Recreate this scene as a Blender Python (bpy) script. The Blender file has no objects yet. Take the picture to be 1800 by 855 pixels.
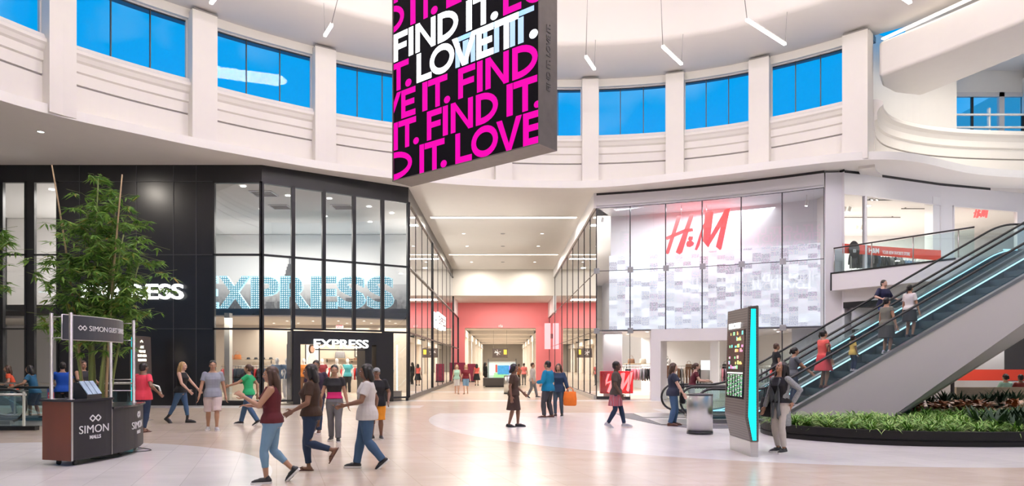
import bpy, bmesh, math, random
import numpy as np
from mathutils import Vector, Matrix
random.seed(7)
PI = math.pi
C = bpy.context.scene.collection
SC = bpy.context.scene

# ------------------------------------------------------------------ camera
FPX, CX, CY, CAMZ = 1200.0, 885.0, 639.0, 1.6
cd = bpy.data.cameras.new('camera'); cam = bpy.data.objects.new('camera', cd); C.objects.link(cam)
cd.sensor_width = 36.0; cd.lens = FPX / 1800 * 36.0
cd.shift_x = (900 - CX) / 1800; cd.shift_y = (CY - 427.5) / 1800
cd.clip_start = 0.1; cd.clip_end = 400
cam.location = (0, 0, CAMZ); cam.rotation_euler = (PI / 2, 0, 0)
SC.camera = cam
def at(u, v, Y): return Vector(((u - CX) / FPX * Y, Y, CAMZ + (CY - v) / FPX * Y))
def gnd(u, v):
    Y = FPX * CAMZ / (v - CY); return Vector(((u - CX) / FPX * Y, Y, 0))
def zpx(v, Y): return CAMZ + (CY - v) / FPX * Y
def xpx(u, Y): return (u - CX) / FPX * Y

# ------------------------------------------------------------------ view and world
SC.view_settings.view_transform = 'Standard'; SC.view_settings.look = 'None'
SC.view_settings.gamma = 1; SC.view_settings.use_curve_mapping = False
SC.view_settings.exposure = 0.0
w = bpy.data.worlds.new('world'); SC.world = w; w.use_nodes = True
nt = w.node_tree; nt.nodes.clear()
out = nt.nodes.new('ShaderNodeOutputWorld'); bg = nt.nodes.new('ShaderNodeBackground')
tc = nt.nodes.new('ShaderNodeTexCoord'); no = nt.nodes.new('ShaderNodeTexNoise'); cr = nt.nodes.new('ShaderNodeValToRGB')
no.inputs['Scale'].default_value = 5.0; no.inputs['Detail'].default_value = 5
cr.color_ramp.elements[0].position = 0.52; cr.color_ramp.elements[0].color = (0.0, 0.37, 0.88, 1)
cr.color_ramp.elements[1].position = 0.78; cr.color_ramp.elements[1].color = (0.24, 0.58, 0.95, 1)
nt.links.new(tc.outputs['Generated'], no.inputs['Vector']); nt.links.new(no.outputs['Fac'], cr.inputs['Fac'])
nt.links.new(cr.outputs['Color'], bg.inputs['Color']); nt.links.new(bg.outputs['Background'], out.inputs['Surface'])
bg.inputs['Strength'].default_value = 1.0
SC.cycles.use_denoising = True
SC.cycles.max_bounces = 8; SC.cycles.transparent_max_bounces = 16
SC.cycles.sample_clamp_indirect = 4.0
SC.cycles.caustics_reflective = False; SC.cycles.caustics_refractive = False

# ------------------------------------------------------------------ lights
def area(name, loc, size, power, color=(1, .93, .84), sizey=None, rot=(0, 0, 0), spread=PI):
    l = bpy.data.lights.new(name, 'AREA'); l.energy = power; l.color = color; l.spread = spread
    l.shape = 'DISK' if sizey is None else 'RECTANGLE'; l.size = size
    if sizey: l.size_y = sizey
    o = bpy.data.objects.new(name, l); C.objects.link(o); o.location = loc; o.rotation_euler = rot
    return o
WARM = (1, .91, .80); NEUT = (1, .945, .88); COOL = (.9, .95, 1)
for k in range(8):                                     # ring of unseen area lights added in the dome as main light
    a = k * PI / 4 + .3
    area('dome_fill', (2 + 8 * math.cos(a), 11.8 + 8 * math.sin(a), 16.6), 1.6, 360, NEUT)
area('dome_wash', (2, 11.8, 14.6), 6, 1500, (.46, .26, 1), rot=(PI, 0, 0))
for k in range(10):                                    # unseen upward lights added to brighten the rotunda ceiling
    a = k * PI / 5 + .2
    area('dome_upfill', (2 + 9 * math.cos(a), 11.8 + 9 * math.sin(a), 13.3), 1.2, 250, WARM, rot=(PI - .75, 0, a - PI / 2))
for x, y, p in ((-15, 22.1, 120), (-22, 15, 60), (15, 25.5, 14), (20, 25.0, 30), (19, 14, 80), (20, 20, 90)):
    area('soffit_downlight', (x, y, 9.0), .3, p * 1.6, WARM)
for y in (36.6, 48.4):
    area('corridor_slot_lamp', (0, y, 9.0), 7, 750, WARM, sizey=.4)
for y in (32, 42, 53):
    for x in (-2, 2): area('corridor_downlight', (x, y, 9.0), .3, 110, WARM)
for y in (68, 80, 92, 104, 116):
    area('far_corridor_lamp', (-.2, y, 5.2), 5, 1100, WARM, sizey=3)
# inside the shops
area('shop_lamp', (-10.2, 33, 8.3), 8, 850, NEUT, sizey=4)
area('store_ceiling_fill', (-10.2, 34.0, 4.6), 9, 110, NEUT, sizey=.6, rot=(PI - .3, 0, 0))  # added upward light, brightens the store ceiling and mural
area('left_shop_fill', (-17.6, 31.5, 4.3), 3, 320, NEUT, sizey=.5, rot=(PI - .4, 0, 0))  # added light that lifts the walls of the far left shop
area('shop_lamp', (-17.5, 29, 8.3), 3, 800, NEUT, sizey=4)
area('shop_lamp', (-18, 28.5, 2.7), 3, 60, NEUT, sizey=4)
for x in (-12, -8.5, -5.5): area('shop_lamp', (x, 34.5, 3.5), 2.5, 230, WARM, sizey=6)
area('shop_lamp', (-10.6, 27.6, 3.4), 1, 60, WARM, sizey=2)
area('white_shop_lamp', (8.3, 29.9, 8.35), 7, 260, COOL, sizey=.8)
for s_ in (-1, 1):
    for y in (34, 42, 50): area('corridor_ceiling_fill', (s_ * 5.4, y, 6.0), .5, 150, WARM, sizey=4, rot=(0, s_ * 2.2, 0))  # lights added behind the flank glass to brighten the corridor ceiling
for x in (6, 9, 12): area('white_shop_lamp', (x, 35, 3.5), 2.5, 900, NEUT, sizey=5)
area('white_shop_lamp', (5.6, 31.3, 2.9), 2, 110, NEUT, sizey=2)
area('white_shop_lamp', (11.6, 28.6, 2.9), 1.6, 160, NEUT, sizey=.8)
for x in (15.5, 20): area('white_shop_lamp', (x, 33, 8.3), 4, 420, NEUT, sizey=4)
area('lower_shop_lamp', (18, 29.2, 3.6), 8, 700, NEUT, sizey=2)
area('balcony_fill', (17.5, 23.4, 4.33), 3, 150, WARM, sizey=.5)  # fill light added under the balcony for the dark bench and shop front
area('upper_concourse_fill', (19.5, 25.5, 14.2), 4, 380, WARM, sizey=3)  # warm fill added to brighten the beam and wall at upper right
area('bulkhead_fill', (0, 57.5, 6.95), 5, 420, WARM, sizey=1.5)  # fill light added in front of the red bulkhead to brighten it

# ------------------------------------------------------------------ materials
MATS = {}
def mat(name, col, rough=.5, metal=0.0, emit=0.0, ecol=None, noise=0.0, nscale=8.0, coat=0.0, stretch=None, bump=0.0, alpha=None):
    if name in MATS: return MATS[name]
    m = bpy.data.materials.new(name); m.use_nodes = True; n = m.node_tree.nodes; L = m.node_tree.links
    b = n['Principled BSDF']; b.inputs['Base Color'].default_value = (*col, 1)
    b.inputs['Roughness'].default_value = rough; b.inputs['Metallic'].default_value = metal
    if coat: b.inputs['Coat Weight'].default_value = coat
    if emit:
        b.inputs['Emission Color'].default_value = (*(ecol or col), 1); b.inputs['Emission Strength'].default_value = emit
    if noise or bump:
        t = n.new('ShaderNodeTexCoord'); x = n.new('ShaderNodeTexNoise'); x.inputs['Scale'].default_value = nscale; x.inputs['Detail'].default_value = 4
        if stretch:
            mp = n.new('ShaderNodeMapping'); mp.inputs['Scale'].default_value = stretch
            L.new(t.outputs['Object'], mp.inputs['Vector']); L.new(mp.outputs['Vector'], x.inputs['Vector'])
        else: L.new(t.outputs['Object'], x.inputs['Vector'])
        if noise:
            mx = n.new('ShaderNodeMix'); mx.data_type = 'RGBA'
            mx.inputs['A'].default_value = (*[c * (1 - noise) for c in col], 1); mx.inputs['B'].default_value = (*[min(1, c * (1 + noise)) for c in col], 1)
            L.new(x.outputs['Fac'], mx.inputs['Factor']); L.new(mx.outputs['Result'], b.inputs['Base Color'])
        if bump:
            bp = n.new('ShaderNodeBump'); bp.inputs['Strength'].default_value = bump; bp.inputs['Distance'].default_value = .02
            L.new(x.outputs['Fac'], bp.inputs['Height']); L.new(bp.outputs['Normal'], b.inputs['Normal'])
    MATS[name] = m; return m
def glass(name, tint=(1, 1, 1), refl=1.0, base=.03):
    if name in MATS: return MATS[name]
    m = bpy.data.materials.new(name); m.use_nodes = True; n = m.node_tree.nodes; L = m.node_tree.links; n.clear()
    o = n.new('ShaderNodeOutputMaterial'); t = n.new('ShaderNodeBsdfTransparent'); g = n.new('ShaderNodeBsdfGlossy'); x = n.new('ShaderNodeMixShader')
    f = n.new('ShaderNodeFresnel'); f.inputs['IOR'].default_value = 1.5; mm = n.new('ShaderNodeMath'); mm.operation = 'MULTIPLY_ADD'; mm.use_clamp = True
    mm.inputs[1].default_value = refl; mm.inputs[2].default_value = base
    t.inputs['Color'].default_value = (*tint, 1); g.inputs['Roughness'].default_value = 0.0; g.inputs['Color'].default_value = (.95, .97, 1, 1)
    L.new(f.outputs['Fac'], mm.inputs[0]); L.new(mm.outputs[0], x.inputs['Fac']); L.new(t.outputs['BSDF'], x.inputs[1]); L.new(g.outputs['BSDF'], x.inputs[2])
    L.new(x.outputs['Shader'], o.inputs['Surface']); MATS[name] = m; return m
M = lambda k: MATS[k]
mat('plaster', (.80, .77, .73), .7, noise=.02, nscale=3)
mat('plaster_soffit', (.90, .88, .85), .75, noise=.02, nscale=2)
mat('ceiling_white', (.80, .77, .75), .8, noise=.015, nscale=2)
mat('groove_dark', (.30, .28, .27), .8)
mat('black_panel', (.012, .012, .014), .28, noise=.3, nscale=2)
mat('black_frame', (.015, .015, .017), .35)
mat('dark_metal', (.05, .05, .055), .35, .6)
mat('steel', (.62, .62, .60), .28, 1.0, noise=.12, nscale=3, stretch=(1, 1, 60))
mat('steel_flat', (.58, .57, .55), .3, 1.0)
mat('shop_white', (.86, .86, .88), .45)
mat('fascia_white', (.80, .79, .82), .35, noise=.01)
mat('shop_cream', (.78, .70, .60), .6, noise=.04)
mat('shop_floor', (.62, .55, .47), .3, noise=.06)
mat('white_light', (1, 1, 1), emit=6, ecol=(1, .97, .93))
mat('white_sign', (1, 1, 1), emit=2.0, ecol=(.95, 1, 1))
mat('warm_light', (1, .9, .75), emit=3.2, ecol=(1, .88, .70))
mat('cove_light', (1, .9, .8), emit=1.7, ecol=(1, .90, .77))
mat('red_light_paint', (.97, .27, .29), .5)  # red light wash on the bulkhead, put into its base colour
mat('red_vinyl', (.80, .07, .04), .5)
mat('sky_frame', (.62, .60, .60), .5)
mat('rubber', (.015, .015, .015), .45)
glass('clear_glass', (.97, .98, .98), 1.0, .02)
glass('sky_glass', (.98, .99, 1), .25, .0)
glass('shop_glass', (.92, .94, .96), 1.5, .07)
glass('pale_glass', (.97, .98, .99), 1.0, .03)
glass('side_glass', (.80, .82, .84), 1.8, .12)
glass('balustrade_glass', (.84, .93, .93), 1.0, .03)

# ------------------------------------------------------------------ mesh helpers
class MB:
    def __init__(s): s.v = []; s.f = []; s.mi = []; s.cur = 0; s.sm = []; s.smooth = False
    def _add(s, vs, fs, smooth=None):
        o = len(s.v); s.v += [tuple(p) for p in vs]; k = s.smooth if smooth is None else smooth
        for f in fs: s.f.append(tuple(i + o for i in f)); s.mi.append(s.cur); s.sm.append(k)
        return s
    def quad(s, a, b, c, d): return s._add([a, b, c, d], [(0, 1, 2, 3)])
    def poly(s, pts): return s._add(pts, [tuple(range(len(pts)))])
    def box(s, c, size, rz=0, M4=None):
        x, y, z = [q / 2 for q in size]; vs = []
        for dz in (-z, z):
            for dx, dy in ((-x, -y), (x, -y), (x, y), (-x, y)):
                p = Vector((dx, dy, dz))
                if rz: p = Matrix.Rotation(rz, 3, 'Z') @ p
                p = p + Vector(c)
                if M4: p = M4 @ p
                vs.append(p)
        return s._add(vs, [(3, 2, 1, 0), (4, 5, 6, 7), (0, 1, 5, 4), (1, 2, 6, 5), (2, 3, 7, 6), (3, 0, 4, 7)])
    def bmm(s, a, b): return s.box([(a[i] + b[i]) / 2 for i in range(3)], [abs(b[i] - a[i]) for i in range(3)])
    def beam(s, a, b, w, h, up=(0, 0, 1)):
        a = Vector(a); b = Vector(b); d = (b - a); L = d.length; d.normalize(); u = Vector(up)
        r = d.cross(u)
        if r.length < 1e-5: r = d.cross(Vector((0, 1, 0)))
        r.normalize(); u = r.cross(d); vs = []
        for p in (a, b):
            for i, j in ((-1, -1), (1, -1), (1, 1), (-1, 1)): vs.append(p + r * (i * w / 2) + u * (j * h / 2))
        return s._add(vs, [(3, 2, 1, 0), (4, 5, 6, 7), (0, 1, 5, 4), (1, 2, 6, 5), (2, 3, 7, 6), (3, 0, 4, 7)])
    def prism(s, poly, z0, z1):
        n = len(poly); vs = [(p[0], p[1], z0) for p in poly] + [(p[0], p[1], z1) for p in poly]
        return s._add(vs, [tuple(range(n))[::-1], tuple(range(n, 2 * n))] + [(i, (i + 1) % n, n + (i + 1) % n, n + i) for i in range(n)])
    def extr(s, pts, vec):
        n = len(pts); v = Vector(vec); vs = [Vector(p) for p in pts] + [Vector(p) + v for p in pts]
        return s._add(vs, [tuple(range(n))[::-1], tuple(range(n, 2 * n))] + [(i, (i + 1) % n, n + (i + 1) % n, n + i) for i in range(n)])
    def tube(s, pts, r, seg=8, caps=True, smooth=True, flat=None):
        P = [Vector(p) for p in pts]; n = len(P); vs = []; ref = None
        for i in range(n):
            t = (P[min(i + 1, n - 1)] - P[max(i - 1, 0)]).normalized()
            if ref is None:
                ref = t.cross(Vector((0, 0, 1)))
                if ref.length < 1e-3: ref = t.cross(Vector((1, 0, 0)))
            ref = (ref - t * ref.dot(t)); ref.normalize(); u = ref.cross(t)
            rr = r[i] if hasattr(r, '__len__') else r
            for k in range(seg):
                a = 2 * PI * k / seg; vs.append(P[i] + (ref * math.cos(a) + u * math.sin(a) * (flat or 1)) * rr)
        fs = [(i * seg + k, i * seg + (k + 1) % seg, (i + 1) * seg + (k + 1) % seg, (i + 1) * seg + k) for i in range(n - 1) for k in range(seg)]
        s._add(vs, fs, smooth)
        if caps: 
            o = len(s.v) - len(vs); s.f.append(tuple(o + k for k in range(seg))[::-1]); s.f.append(tuple(o + (n - 1) * seg + k for k in range(seg)))
            s.mi += [s.cur] * 2; s.sm += [False] * 2
        return s
    def lathe(s, prof, c=(0, 0, 0), seg=24, smooth=True):
        n = len(prof); vs = []
        for r, z in prof:
            for k in range(seg):
                a = 2 * PI * k / seg; vs.append((c[0] + r * math.cos(a), c[1] + r * math.sin(a), c[2] + z))
        fs = [(i * seg + k, i * seg + (k + 1) % seg, (i + 1) * seg + (k + 1) % seg, (i + 1) * seg + k) for i in range(n - 1) for k in range(seg)]
        return s._add(vs, fs, smooth)
    def ell(s, c, r, seg=12, rings=8, rot=None):
        vs = []; fs = []
        for i in range(rings + 1):
            th = PI * i / rings
            for k in range(seg):
                a = 2 * PI * k / seg; p = Vector((r[0] * math.sin(th) * math.cos(a), r[1] * math.sin(th) * math.sin(a), r[2] * math.cos(th)))
                if rot: p = rot @ p
                vs.append(p + Vector(c))
        for i in range(rings):
            for k in range(seg): fs.append((i * seg + k, (i + 1) * seg + k, (i + 1) * seg + (k + 1) % seg, i * seg + (k + 1) % seg))
        return s._add(vs, fs, True)
    def sweep(s, plan, prof, closed_prof=False, smooth=False):
        """plan: list of (x,y); prof: list of (offset towards the plan normal, z)"""
        n = len(plan); m = len(prof); vs = []
        for i in range(n):
            a = Vector(plan[max(i - 1, 0)]); b = Vector(plan[min(i + 1, n - 1)]); t = (b - a).normalized(); nn = Vector((t.y, -t.x))
            for o, z in prof: vs.append((plan[i][0] + nn.x * o, plan[i][1] + nn.y * o, z))
        mm = m if closed_prof else m - 1
        fs = [(i * m + j, (i + 1) * m + j, (i + 1) * m + (j + 1) % m, i * m + (j + 1) % m) for i in range(n - 1) for j in range(mm)]
        s._add(vs, fs, smooth)
        if closed_prof:
            o = len(s.v) - len(vs); s.f.append(tuple(o + j for j in range(m))); s.f.append(tuple(o + (n - 1) * m + j for j in range(m))[::-1]); s.mi += [s.cur] * 2; s.sm += [False] * 2
        return s
    def mesh(s, name, mats):
        me = bpy.data.meshes.new(name); me.from_pydata([tuple(p) for p in s.v], [], s.f)
        for m in (mats if isinstance(mats, (list, tuple)) else [mats]): me.materials.append(m)
        me.polygons.foreach_set('material_index', s.mi); me.polygons.foreach_set('use_smooth', s.sm); me.update()
        return me
    def build(s, name, mats, parent=None):
        me = s.mesh(name, mats); o = bpy.data.objects.new(name, me); C.objects.link(o)
        if parent is not None: o.parent = parent
        return o
def fix_normals(o):
    bm = bmesh.new(); bm.from_mesh(o.data); bmesh.ops.recalc_face_normals(bm, faces=bm.faces); bm.to_mesh(o.data); bm.free(); return o
def bevel(o, w=.01, seg=2):
    m = o.modifiers.new('bevel', 'BEVEL'); m.width = w; m.segments = seg; m.limit_method = 'ANGLE'; return o
def tag(o, label=None, cat=None, group=None, kind=None):
    if label: o['label'] = label
    if cat: o['category'] = cat
    if group: o['group'] = group
    if kind: o['kind'] = kind
    return o
def thing(name, label, cat, loc=(0, 0, 0), rz=0, group=None):
    o = bpy.data.objects.new(name, None); C.objects.link(o); o.location = loc; o.rotation_euler = (0, 0, rz); o.empty_display_size = .1
    return tag(o, label, cat, group)
def struct(o): o['kind'] = 'structure'; return o
def kids(o, table=None): return [c for c in o.children]
def copy_tree(o, parent=None, loc=None, rz=None, label=None, group=None):
    c = o.copy(); C.objects.link(c); c.parent = parent
    if loc is not None: c.location = loc
    if rz is not None: c.rotation_euler = (0, 0, rz)
    if label: c['label'] = label
    if group: c['group'] = group
    for ch in list(o.children): copy_tree(ch, c)
    return c
def text_mesh(txt, size=1.0, bold=.0, extrude=.02, spacing=1.0, align='CENTER'):
    """returns (verts, faces) of lettering, x right, y up, z towards the reader"""
    cu = bpy.data.curves.new('t', 'FONT'); cu.body = txt; cu.size = size; cu.offset = bold * size; cu.extrude = extrude; cu.space_character = spacing
    cu.align_x = align; cu.align_y = 'CENTER'; cu.resolution_u = 4
    o = bpy.data.objects.new('t', cu); C.objects.link(o)
    me = bpy.data.meshes.new_from_object(o); vs = [v.co.copy() for v in me.vertices]; fs = [tuple(p.vertices) for p in me.polygons]
    bpy.data.objects.remove(o); bpy.data.curves.remove(cu); bpy.data.meshes.remove(me)
    return vs, fs
def put_text(mb, txt, org, right, up=(0, 0, 1), width=None, height=None, **k):
    """letters centred on org, scaled to the given width and cap height"""
    vs, fs = text_mesh(txt, **k); xs = [p.x for p in vs]; ys = [p.y for p in vs]
    cx, cy = (min(xs) + max(xs)) / 2, (min(ys) + max(ys)) / 2
    sx = width / (max(xs) - min(xs)) if width else 1; sy = height / (max(ys) - min(ys)) if height else sx
    r = Vector(right).normalized(); u = Vector(up).normalized(); nrm = r.cross(u)
    if not width: sx = sy
    mb._add([Vector(org) + r * ((p.x - cx) * sx) + u * ((p.y - cy) * sy) + nrm * p.z for p in vs], fs, False)
    return mb
def spline(pts, n=8):
    """Catmull-Rom through the points"""
    P = [Vector(p) for p in pts]; r = []
    for i in range(len(P) - 1):
        p0 = P[max(i - 1, 0)]; p1 = P[i]; p2 = P[i + 1]; p3 = P[min(i + 2, len(P) - 1)]
        for k in range(n):
            t = k / n; r.append(.5 * ((2 * p1) + (p2 - p0) * t + (2 * p0 - 5 * p1 + 4 * p2 - p3) * t * t + (3 * p1 - p0 - 3 * p2 + p3) * t ** 3))
    r.append(P[-1]); return r
# ================================================================== rotunda shell
RC = (2.0, 11.8)
_TH = [-180, -100, -60, -47, -36, -22, -8, 5, 16, 24, 30, 38, 42, 60, 180]
_R = [18.2, 18.2, 18.25, 17.8, 17.68, 17.75, 18.0, 18.17, 18.3, 18.25, 18.12, 17.9, 17.85, 18.2, 18.2]
def rw(th): return float(np.interp(th, _TH, _R))
def wp(th, off=0.0):
    """point of the clerestory wall line at an angle (deg); off > 0 is towards the room"""
    r = rw(th) - off; a = math.radians(th); return (RC[0] + r * math.sin(a), RC[1] + r * math.cos(a))
def arc(t0, t1, n=None): 
    n = n or max(2, int(abs(t1 - t0) / .8)); return [t0 + (t1 - t0) * i / n for i in range(n + 1)]
def wall_line(t0, t1, off=0.0, n=None): return [wp(t, off) for t in arc(t0, t1, n)]
WIN = [(-86, -75), (-72.8, -60.9), (-58.5, -47.07), (-44.4, -32.4), (-29.8, -19.8), (-17.6, -7.6), (-5.4, 4.55), (6.7, 15.95), (18.2, 26.7), (29.1, 37.9)]
ZS, ZH, ZL, CEIL = 11.55, 13.69, 9.4, 9.1
TEND = 40.6
# ---- floor
def floor_material():
    m = bpy.data.materials.new('floor_tiles'); m.use_nodes = True; n = m.node_tree.nodes; L = m.node_tree.links; b = n['Principled BSDF']
    g = n.new('ShaderNodeNewGeometry'); sp = n.new('ShaderNodeSeparateXYZ'); L.new(g.outputs['Position'], sp.inputs[0])
    def math_(op, a, bb=None, c=None, clamp=False):
        q = n.new('ShaderNodeMath'); q.operation = op; q.use_clamp = clamp
        for i, val in enumerate((a, bb, c)):
            if val is None: continue
            if isinstance(val, (int, float)): q.inputs[i].default_value = val
            else: L.new(val, q.inputs[i])
        return q.outputs[0]
    x, y = sp.outputs['X'], sp.outputs['Y']
    def disc(cx, cy, r):
        dx = math_('SUBTRACT', x, cx); dy = math_('SUBTRACT', y, cy)
        d = math_('SQRT', math_('ADD', math_('MULTIPLY', dx, dx), math_('MULTIPLY', dy, dy)))
        return math_('LESS_THAN', d, r)
    def band(v, lo, hi): return math_('MULTIPLY', math_('GREATER_THAN', v, lo), math_('LESS_THAN', v, hi))
    A = disc(-8.6, 8.4, 5.45)
    B = math_('MULTIPLY', disc(7.6, 20.2, 9.75), math_('LESS_THAN', math_('ADD', y, math_('MULTIPLY', x, -.06)), 21.9))
    S1 = band(y, 28.6, 29.7); S3 = band(y, 37.5, 38.6); S2 = math_('MULTIPLY', band(y, 24.4, 25.8), math_('LESS_THAN', x, -3))
    S4 = math_('MULTIPLY', band(math_('ADD', y, math_('MULTIPLY', x, .45)), 24.0, 26.2), math_('GREATER_THAN', x, 5.2))
    f = A
    for q in (B, S1, S2, S3, S4): f = math_('MAXIMUM', f, q)
    no = n.new('ShaderNodeTexNoise'); no.inputs['Scale'].default_value = 1.1; no.inputs['Detail'].default_value = 6
    mp = n.new('ShaderNodeMapping'); mp.inputs['Scale'].default_value = (1, 3, 1); mp.inputs['Rotation'].default_value = (0, 0, .5)
    L.new(g.outputs['Position'], mp.inputs['Vector']); L.new(mp.outputs['Vector'], no.inputs['Vector'])
    br = n.new('ShaderNodeTexBrick'); br.inputs['Scale'].default_value = 1.0; br.inputs['Mortar Size'].default_value = .004; br.inputs['Brick Width'].default_value = 1.2; br.inputs['Row Height'].default_value = .6
    br.inputs['Color1'].default_value = (1, 1, 1, 1); br.inputs['Color2'].default_value = (.93, .93, .93, 1); br.inputs['Mortar'].default_value = (.72, .71, .70, 1)
    rt = n.new('ShaderNodeMapping'); rt.inputs['Rotation'].default_value = (0, 0, 1.25); L.new(g.outputs['Position'], rt.inputs['Vector']); L.new(rt.outputs['Vector'], br.inputs['Vector'])
    def mix(fac, a, bb, mode='MIX'):
        q = n.new('ShaderNodeMix'); q.data_type = 'RGBA'; q.blend_type = mode
        if isinstance(fac, float): q.inputs['Factor'].default_value = fac
        else: L.new(fac, q.inputs['Factor'])
        for key, val in (('A', a), ('B', bb)):
            if isinstance(val, tuple): q.inputs[key].default_value = (*val, 1)
            else: L.new(val, q.inputs[key])
        return q.outputs['Result']
    beige = mix(no.outputs['Fac'], (.50, .41, .32), (.68, .58, .48)); white = mix(no.outputs['Fac'], (.66, .64, .62), (.80, .78, .76))
    col = mix(1.0, mix(f, beige, white), br.outputs['Color'], 'MULTIPLY')
    L.new(col, b.inputs['Base Color']); b.inputs['Roughness'].default_value = .24; b.inputs['Specular IOR Level'].default_value = .55
    return m
mb = MB(); mb.quad((-30, -10, 0), (30, -10, 0), (30, 135, 0), (-30, 135, 0))
struct(mb.build('floor', floor_material()))
# ---- clerestory wall: solid below the sill, piers, header, back part
TALL = arc(-180, TEND, 240)
def piece(name, ths, prof, m, smooth=True):
    o = MB().sweep([wp(t) for t in ths], prof, smooth=False).build(name, m); return struct(o)
# the sweep normal points into the room
def pr(*q): return [(o, z) for o, z in q]
BELOW = pr((.0, ZL - .25), (.0, 10.30), (-.05, 10.31), (-.05, 10.36), (.0, 10.37), (.0, 10.72), (.07, 10.76), (.07, 11.02), (.14, 11.08), (.20, 11.2), (.26, 11.26), (.26, 11.36), (.18, 11.42), (.10, ZS), (-.30, ZS))
o = MB().sweep([wp(t) for t in TALL], BELOW).build('wall_clerestory', [M('plaster'), M('groove_dark')])
m_ = len(BELOW) - 1
for p in o.data.polygons:
    if p.index % m_ in (2,): p.material_index = 1
struct(o)
piece('trim_1', TALL, pr((-.25, ZH), (.06, ZH), (.06, ZH + .45)), M('plaster'))
k = 1
PR = []
prev = -180
for a, b in WIN + [(TEND, TEND)]:
    PR.append((prev, a)); prev = b
for i, (a, b) in enumerate(PR):
    wide = b - a > 6
    n = max(2, int((b - a) / 1.2)); mbp = MB()
    if not wide:
        mbp.sweep(wall_line(a - .05, b + .05, 0, n), pr((-.3, ZL - .25), (.42, ZL - .25), (.42, ZH + .2), (-.3, ZH + .2)), closed_prof=True)
        struct(mbp.build('pier', M('plaster')))
        tp = MB().sweep(wall_line(a - .02, b + .02, .44, n), pr((-.2, ZH + .2), (.0, ZH + .2), (.0, ZH + .24), (-.2, ZH + .24)), closed_prof=True); struct(tp.build('trim_2', M('groove_dark')))
    else:
        struct(mbp.sweep(wall_line(a, b), pr((0, ZS - .1), (0, ZH + .1))).build('wall_back' if i == 0 else 'wall_end', M('plaster')))
# end pier and return of the clerestory at the corner
mbp = MB(); mbp.sweep(wall_line(37.95, TEND, 0, 3), pr((-.4, ZS - .6), (.30, ZS - .6), (.30, ZH + .3), (-.4, ZH + .3)), closed_prof=True); struct(mbp.build('pier', M('plaster')))
mbp = MB(); mbp.sweep(wall_line(39.9, TEND, 0, 3), pr((-.6, ZL - .25), (.28, ZL - .25), (.28, ZS - .5), (-.6, ZS - .5)), closed_prof=True); struct(mbp.build('trim_3', M('plaster')))
# ---- clerestory windows
for i, (a, b) in enumerate(WIN):
    fr = MB(); n = 12; off = -.12
    for z0, z1 in ((ZS, ZS + .05), (ZH - .05, ZH)): fr.sweep(wall_line(a, b, off, n), pr((-.03, z0), (.04, z0), (.04, z1), (-.03, z1)), closed_prof=True)
    for t in (a, b):
        p = wp(t, off); fr.box((p[0], p[1], (ZS + ZH) / 2), (.12, .1, ZH - ZS), -math.radians(t))
    fo = struct(fr.build('window_%d' % (i + 1), M('sky_frame')))
    ms = MB()
    for t in (a + (b - a) / 3, a + 2 * (b - a) / 3):
        p = wp(t, off); ms.box((p[0], p[1], (ZS + ZH) / 2), (.035, .06, ZH - ZS - .1), -math.radians(t))
    ms.sweep(wall_line(a, b, off - .02, n), pr((-.02, ZH - .09), (.02, ZH - .09), (.02, ZH - .05), (-.02, ZH - .05)), closed_prof=True)
    ms.build('mullion', M('black_frame'), fo)
    MB().sweep(wall_line(a, b, off, n), pr((0, ZS + .04), (0, ZH - .04))).build('pane', M('sky_glass'), fo)
    # outside eave seen through the glass
eave = MB(); eave.sweep(wall_line(-90, TEND, 0, 80), pr((-.8, 13.78), (-.2, 13.78), (-.2, 14.0), (-.8, 14.0)), closed_prof=True)
mat('eave_blue', (.05, .16, .26), .6); struct(eave.build('roof', M('eave_blue')))
# ---- ledge with its cove light, and the soffit behind it
LEDGE_PTS = [(-15.6, 3), (-16.2, 8), (-16.0, 13), (-14.45, 19.25), (-11.5, 22.75), (-9.1, 24.8), (-6.4, 26.7), (-2.4, 28.5), (1.6, 29.15), (4.6, 28.95), (8.3, 27.35), (10.4, 26.3), (12.1, 25.5), (13.3, 25.15), (14.4, 25.15), (15.7, 25.55), (17.2, 26.35), (18.7, 27.05), (20.8, 27.55), (24, 27.8), (30, 27.8)]
LEDGE = [(p.x, p.y) for p in spline([Vector((*q, 0)) for q in LEDGE_PTS], 8)]
pf = [(.0, CEIL), (.0, ZL), (-.16, ZL), (-.16, ZL - .22), (-1.5, ZL - .22)]
# normal of the sweep (t.y,-t.x) for a line running left to right along the back points to the camera
struct(MB().sweep(LEDGE, [(o, z) for o, z in pf], smooth=False).build('trim_4', M('plaster_soffit')))
cove = [(p.x, p.y) for p in spline([Vector((*q, 0)) for q in LEDGE_PTS[2:]], 8)]
st = MB().sweep(cove, [(-.18, ZL - .2), (-.26, ZL - .2), (-.26, ZL - .17), (-.18, ZL - .17)], closed_prof=True)
tag(st.build('cove_light_strip', M('cove_light')), 'warm light strip hidden behind the lip of the curved white ledge', 'light')
sf = MB()
far = [(min(max(x * 2.2, -30), 30), max(y + 34, 30) if y > 18 else y) for x, y in LEDGE]
for i in range(len(LEDGE) - 1):
    a, b = LEDGE[i], LEDGE[i + 1]; A_, B_ = far[i], far[i + 1]
    sf.quad((*a, CEIL), (*b, CEIL), (*B_, CEIL), (*A_, CEIL))
struct(sf.build('ceiling_soffit', M('plaster_soffit')))
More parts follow.
